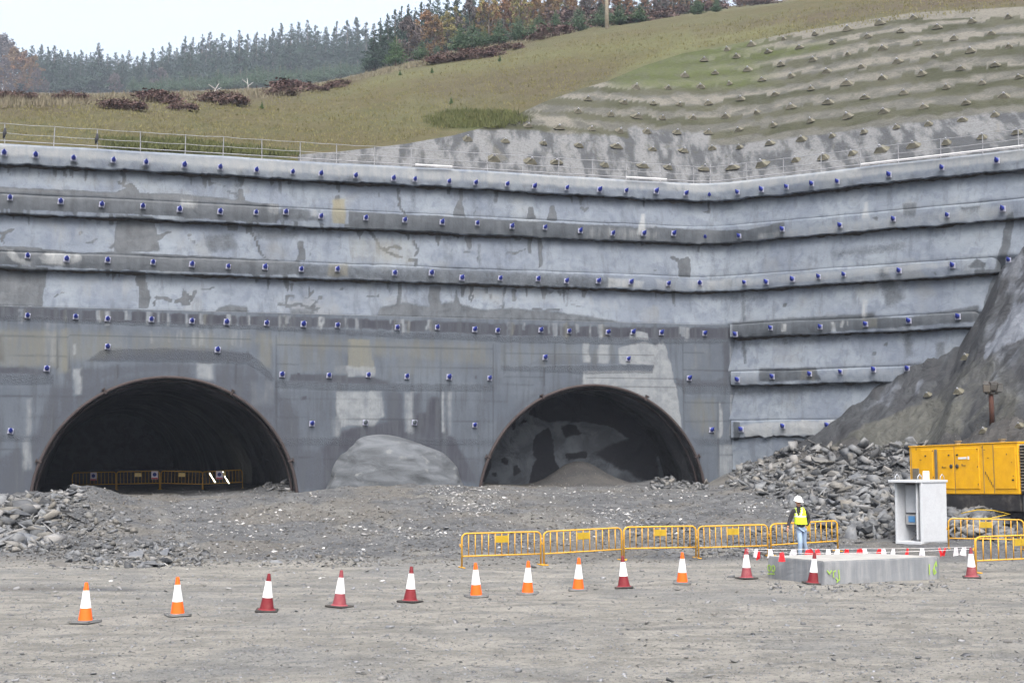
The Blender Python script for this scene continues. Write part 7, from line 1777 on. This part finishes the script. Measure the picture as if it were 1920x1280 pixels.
# local frame: x = picture right, y = away from the viewer, z up; he walks to the left and towards the viewer
pf = gpt(1501, 1048)
per = empty('person', (pf.x, pf.y, gz(pf.x, pf.y)), 0, 'worker in white helmet, yellow vest and blue jeans walking left beyond the slab', 'person')
hip = Vector((.04, 0, .90)); 
Rk, Ra = Vector((-.02, -.10, .47)), Vector((-.02, -.04, .07))        # his right leg, forward
Lk, La = Vector((.12, .06, .49)), Vector((.21, .18, .12))            # his left leg, trailing
neck = Vector((-.03, -.04, 1.46)); head = Vector((-.065, -.085, 1.63))
RS, LS = Vector((-.19, -.04, 1.38)), Vector((.17, .02, 1.38))
RE, RW = Vector((-.30, -.03, 1.10)), Vector((-.385, -.12, .89))
LE, LW = Vector((.28, .10, 1.12)), Vector((.20, .0, .93))
# one continuous body
J = [(hip, (.13, .10)), (Vector((.02, 0, 1.08)), (.125, .095)), (Vector((-.01, -.01, 1.28)), (.15, .10)), (neck + Vector((0, 0, -.05)), (.075, .07)), (neck + Vector((-.01, -.01, .05)), .052),
     (Vector((-.05, -.055, 1.56)), (.062, .070)), (Vector((-.06, -.07, 1.63)), (.076, .088)), (Vector((-.06, -.07, 1.70)), (.072, .084)), (Vector((-.058, -.065, 1.75)), (.045, .05)),
     (RS, .058), (RE, .044), (RW, .026), (LS, .058), (LE, .044), (LW, .028),
     (hip + Vector((-.07, -.02, -.08)), .082), (Rk, .056), (Ra, .036), (Ra + Vector((-.10, -.12, -.035)), (.035, .028)), (hip + Vector((.08, .02, -.08)), .082), (Lk, .056), (La, .036), (La + Vector((-.06, -.12, -.06)), (.035, .028))]
E = [(0, 1), (1, 2), (2, 3), (3, 4), (4, 5), (5, 6), (6, 7), (7, 8), (3, 9), (9, 10), (10, 11), (3, 12), (12, 13), (13, 14), (0, 15), (15, 16), (16, 17), (17, 18), (0, 19), (19, 20), (20, 21), (21, 22)]
body = skin('body', J, E, M_SKIN, per)
body.data.materials.append(M_JKT); body.data.materials.append(M_JEAN)
for pl in body.data.polygons:
    c = pl.center
    if c.z > 1.50 or c.x < -.345 or (c.x > .17 and .86 < c.z < .95 and c.y > -.03 and False): continue
    pl.material_index = 1 if c.z > .93 else 2
# face, nose, ears: added to the same skin mesh
mb = MB(); hd = Vector((-.06, -.07, 1.63)); fw = Vector((-.55, -.80, -.22)).normalized(); rt = Vector((fw.y, -fw.x, 0)).normalized()
mb.tube([hd + fw * .078 + Vector((0, 0, .035)), hd + fw * .112 + Vector((0, 0, -.008)), hd + fw * .08 + Vector((0, 0, -.02))], [.010, .016, .010], 7)
for s_ in (-1, 1): mb.lathe([(.004, -.03), (.016, -.02), (.018, .01), (.006, .03)], 8, Matrix.Translation(hd + rt * .076 * s_ + Vector((0, 0, .0))))
o = mb.build('face_features', M_SKIN, per, True)
mb = MB()
for s_ in (-1, 1): mb.lathe([(.002, -.006), (.009, 0), (.002, .006)], 8, Matrix.Translation(hd + fw * .083 + rt * .030 * s_ + Vector((0, 0, .018))))
mb.tube([hd + fw * .085 - rt * .024 + Vector((0, 0, -.045)), hd + fw * .09 + Vector((0, 0, -.047)), hd + fw * .085 + rt * .024 + Vector((0, 0, -.045))], .004, 5)
mb.build('eyes_and_mouth', M_HAIR, per, True)
mb = MB(); mb.lathe([(.086, -.02), (.088, .02), (.085, .05)], 16, Matrix.Translation(hd - fw * .012 + Vector((0, 0, .015))) @ Matrix.Scale(.93, 4, rt)); mb.build('hair', M_HAIR, per, True)
# hands with five fingers each
def hand(wr, d, side, curl):
    d = d.normalized(); sd_ = d.cross(Vector((side, .2, 0))).normalized(); J = [(wr, .024), (wr + d * .05, (.036, .018)), (wr + d * .085, (.038, .016))]; E = [(0, 1), (1, 2)]
    inn = Vector((side, -.2, 0)).normalized()
    for k, L in enumerate((.062, .072, .068, .052)):
        b = len(J); o_ = sd_ * (.027 - .018 * k); p0 = wr + d * .09 + o_
        J += [(p0, .0095), (p0 + d * L * .5 + inn * curl * .02, .0088), (p0 + d * L * .85 + inn * curl * .055, .0078)]; E += [(2, b), (b, b + 1), (b + 1, b + 2)]
    b = len(J); p0 = wr + d * .035 + sd_ * .034; J += [(p0, .012), (p0 + d * .035 + sd_ * .018 + inn * .01, .010), (p0 + d * .06 + sd_ * .012 + inn * .02, .0085)]; E += [(1, b), (b, b + 1), (b + 1, b + 2)]
    return skin('hand', J, E, M_SKIN, per, 1)
hand(RW, Vector((-.25, -.25, -1)), 1, .8); hand(LW, Vector((-.25, .0, -.95)), -1, 1.0)
# jacket, trousers, boots
jk = [(hip + Vector((0, 0, -.04)), (.168, .128)), (Vector((.02, 0, 1.02)), (.155, .118)), (Vector((.0, 0, 1.2)), (.165, .12)), (Vector((-.01, -.01, 1.34)), (.165, .115)), (neck + Vector((0, 0, -.01)), (.085, .08)), (neck + Vector((-.012, -.012, .075)), .070),
      (RS, .078), (RE, .062), (RW + Vector((.012, .012, .03)), .044), (LS, .078), (LE, .066), (LW + Vector((.02, .01, .02)), .046)]
skin('jacket', jk, [(0, 1), (1, 2), (2, 3), (3, 4), (4, 5), (3, 6), (6, 7), (7, 8), (3, 9), (9, 10), (10, 11)], M_JKT, per)
tr = [(hip + Vector((0, 0, .03)), (.150, .115)), (hip + Vector((-.075, -.02, -.10)), .098), (Rk, .074), (Ra + Vector((0, 0, .03)), .064), (hip + Vector((.075, .02, -.10)), .098), (Lk, .074), (La + Vector((0, 0, .03)), .064)]
skin('jeans', tr, [(0, 1), (1, 2), (2, 3), (0, 4), (4, 5), (5, 6)], M_JEAN, per)
for a in (Ra, La):
    b = a + (Vector((-.12, -.15, -.03)) if a is Ra else Vector((-.07, -.15, -.085)))
    skin('boot', [(a + Vector((.01, .02, .02)), .05), (a + Vector((.02, .03, -.03)), (.048, .04)), (b * .6 + a * .4 + Vector((0, 0, -.01)), (.05, .036)), (b, (.042, .026))], [(0, 1), (1, 2), (2, 3)], M_SHOE, per, 1)
# vest: an open V-necked shell round the torso
cen = lambda z: Vector((np.interp(z, [.9, 1.05, 1.2, 1.34, 1.45], [.035, .02, .0, -.01, -.02]), np.interp(z, [.9, 1.45], [0, -.01]), z))
V_, F_, n, rows = [], [], 40, 22
for i in range(rows + 1):
    z = .98 + (1.475 - .98) * i / rows; wx = np.interp(z, [.98, 1.1, 1.25, 1.36, 1.43, 1.48], [.186, .178, .188, .186, .150, .10]); wy = np.interp(z, [.98, 1.3, 1.43, 1.48], [.150, .150, .125, .09])
    for k in range(n):
        a = 2 * pi * k / n; c = cen(z); V_.append((c.x + wx * cos(a) , c.y + wy * sin(a), z + .006 * sin(k * 2.1) * (i == 0)))
yaw_v = radians(-18); fa = math.atan2(-1, -.35)
def vface(i, k):
    z = .98 + (1.475 - .98) * (i + .5) / rows; a = 2 * pi * (k + .5) / n; da = abs((a - (fa % (2 * pi)) + pi) % (2 * pi) - pi)
    if z > 1.20 and da < (z - 1.20) * 2.1 : return None
    if z > 1.27 and min(abs((a + pi) % (2 * pi) - pi), abs(a - pi)) < .42 and z < 1.44: return None
    if da < .012: return None
    if 1.175 < z < 1.225: return 1
    if z >= 1.2 and (abs(da - ((z - 1.20) * 2.1 + .24)) < .12): return 1
    return 0
vf, mi = [], []
for i in range(rows):
    for k in range(n):
        m_ = vface(i, k)
        if m_ is None: continue
        k2 = (k + 1) % n; vf.append((i * n + k, i * n + k2, (i + 1) * n + k2, (i + 1) * n + k)); mi.append(m_)
for mm, nme, mt in ((0, 'vest', M_VEST), (1, 'reflective_band', M_REFL)):
    me = bpy.data.meshes.new(nme); me.from_pydata(V_, [], [f for f, m_ in zip(vf, mi) if m_ == mm]); bm = bmesh.new(); bm.from_mesh(me)
    bmesh.ops.delete(bm, geom=[v for v in bm.verts if not v.link_faces], context='VERTS'); bmesh.ops.solidify(bm, geom=bm.faces[:], thickness=.008); bmesh.ops.recalc_face_normals(bm, faces=bm.faces); bm.to_mesh(me); bm.free()
    if mm == 0: vest = link(nme, me, mt, per, True)
    else: link(nme, me, mt, vest, True)
# helmet with brim
mb = MB(); hm_ = Matrix.Translation(Vector((-.062, -.072, 1.665))) @ Matrix.Rotation(math.atan2(fw.x, -fw.y) * -1, 4, 'Z') @ Matrix.Rotation(radians(10), 4, 'X')
mb.lathe([(.118, 0), (.116, .03), (.108, .065), (.085, .105), (.05, .128), (.012, .136)], 22, hm_ @ Matrix.Scale(1.12, 4, (0, 1, 0)))
ring_ = []
for k in range(24):
    a = 2 * pi * k / 24; e = .045 * max(0, -sin(a)) ** 1.5 + .010; ring_.append((cos(a) * (.118 + e * .5), sin(a) * (.132 + e), -.002 - .012 * max(0, -sin(a))))
vs = [(cos(2 * pi * k / 24) * .112, sin(2 * pi * k / 24) * .125, .008) for k in range(24)]
mb.add(vs + ring_, [(k, (k + 1) % 24, 24 + (k + 1) % 24, 24 + k) for k in range(24)], hm_); mb.add([(x, y, z - .006) for x, y, z in vs + ring_], [(k, (k + 1) % 24, 24 + (k + 1) % 24, 24 + k) for k in range(24)], hm_)
mb.tube([hm_ @ Vector((0, .13, .06)), hm_ @ Vector((0, .05, .135)), hm_ @ Vector((0, -.06, .13)), hm_ @ Vector((0, -.13, .05))], .012, 6)
mb.build('helmet', M_HELM, per, True)
per.scale = (1.0, 1.0, 1.0)

# ------------------------------------------------------------------ haze: one box of even thin air
mb = MB(); mb.box((0, 430, 148), (2000, 1100, 304)); me = mb.mesh('haze')
hm2 = bpy.data.materials.new('haze'); hm2.use_nodes = True; ht = hm2.node_tree
for n_ in list(ht.nodes):
    if n_.type != 'OUTPUT_MATERIAL': ht.nodes.remove(n_)
vo_ = ht.nodes.new('ShaderNodeVolumePrincipled'); vo_.inputs['Color'].default_value = (.50, .57, .70, 1); vo_.inputs['Density'].default_value = HAZE_D; vo_.inputs['Anisotropy'].default_value = .1
ht.links.new(vo_.outputs[0], [n_ for n_ in ht.nodes if n_.type == 'OUTPUT_MATERIAL'][0].inputs['Volume'])
HZ = link('haze', me, hm2); tag(HZ, kind='stuff')
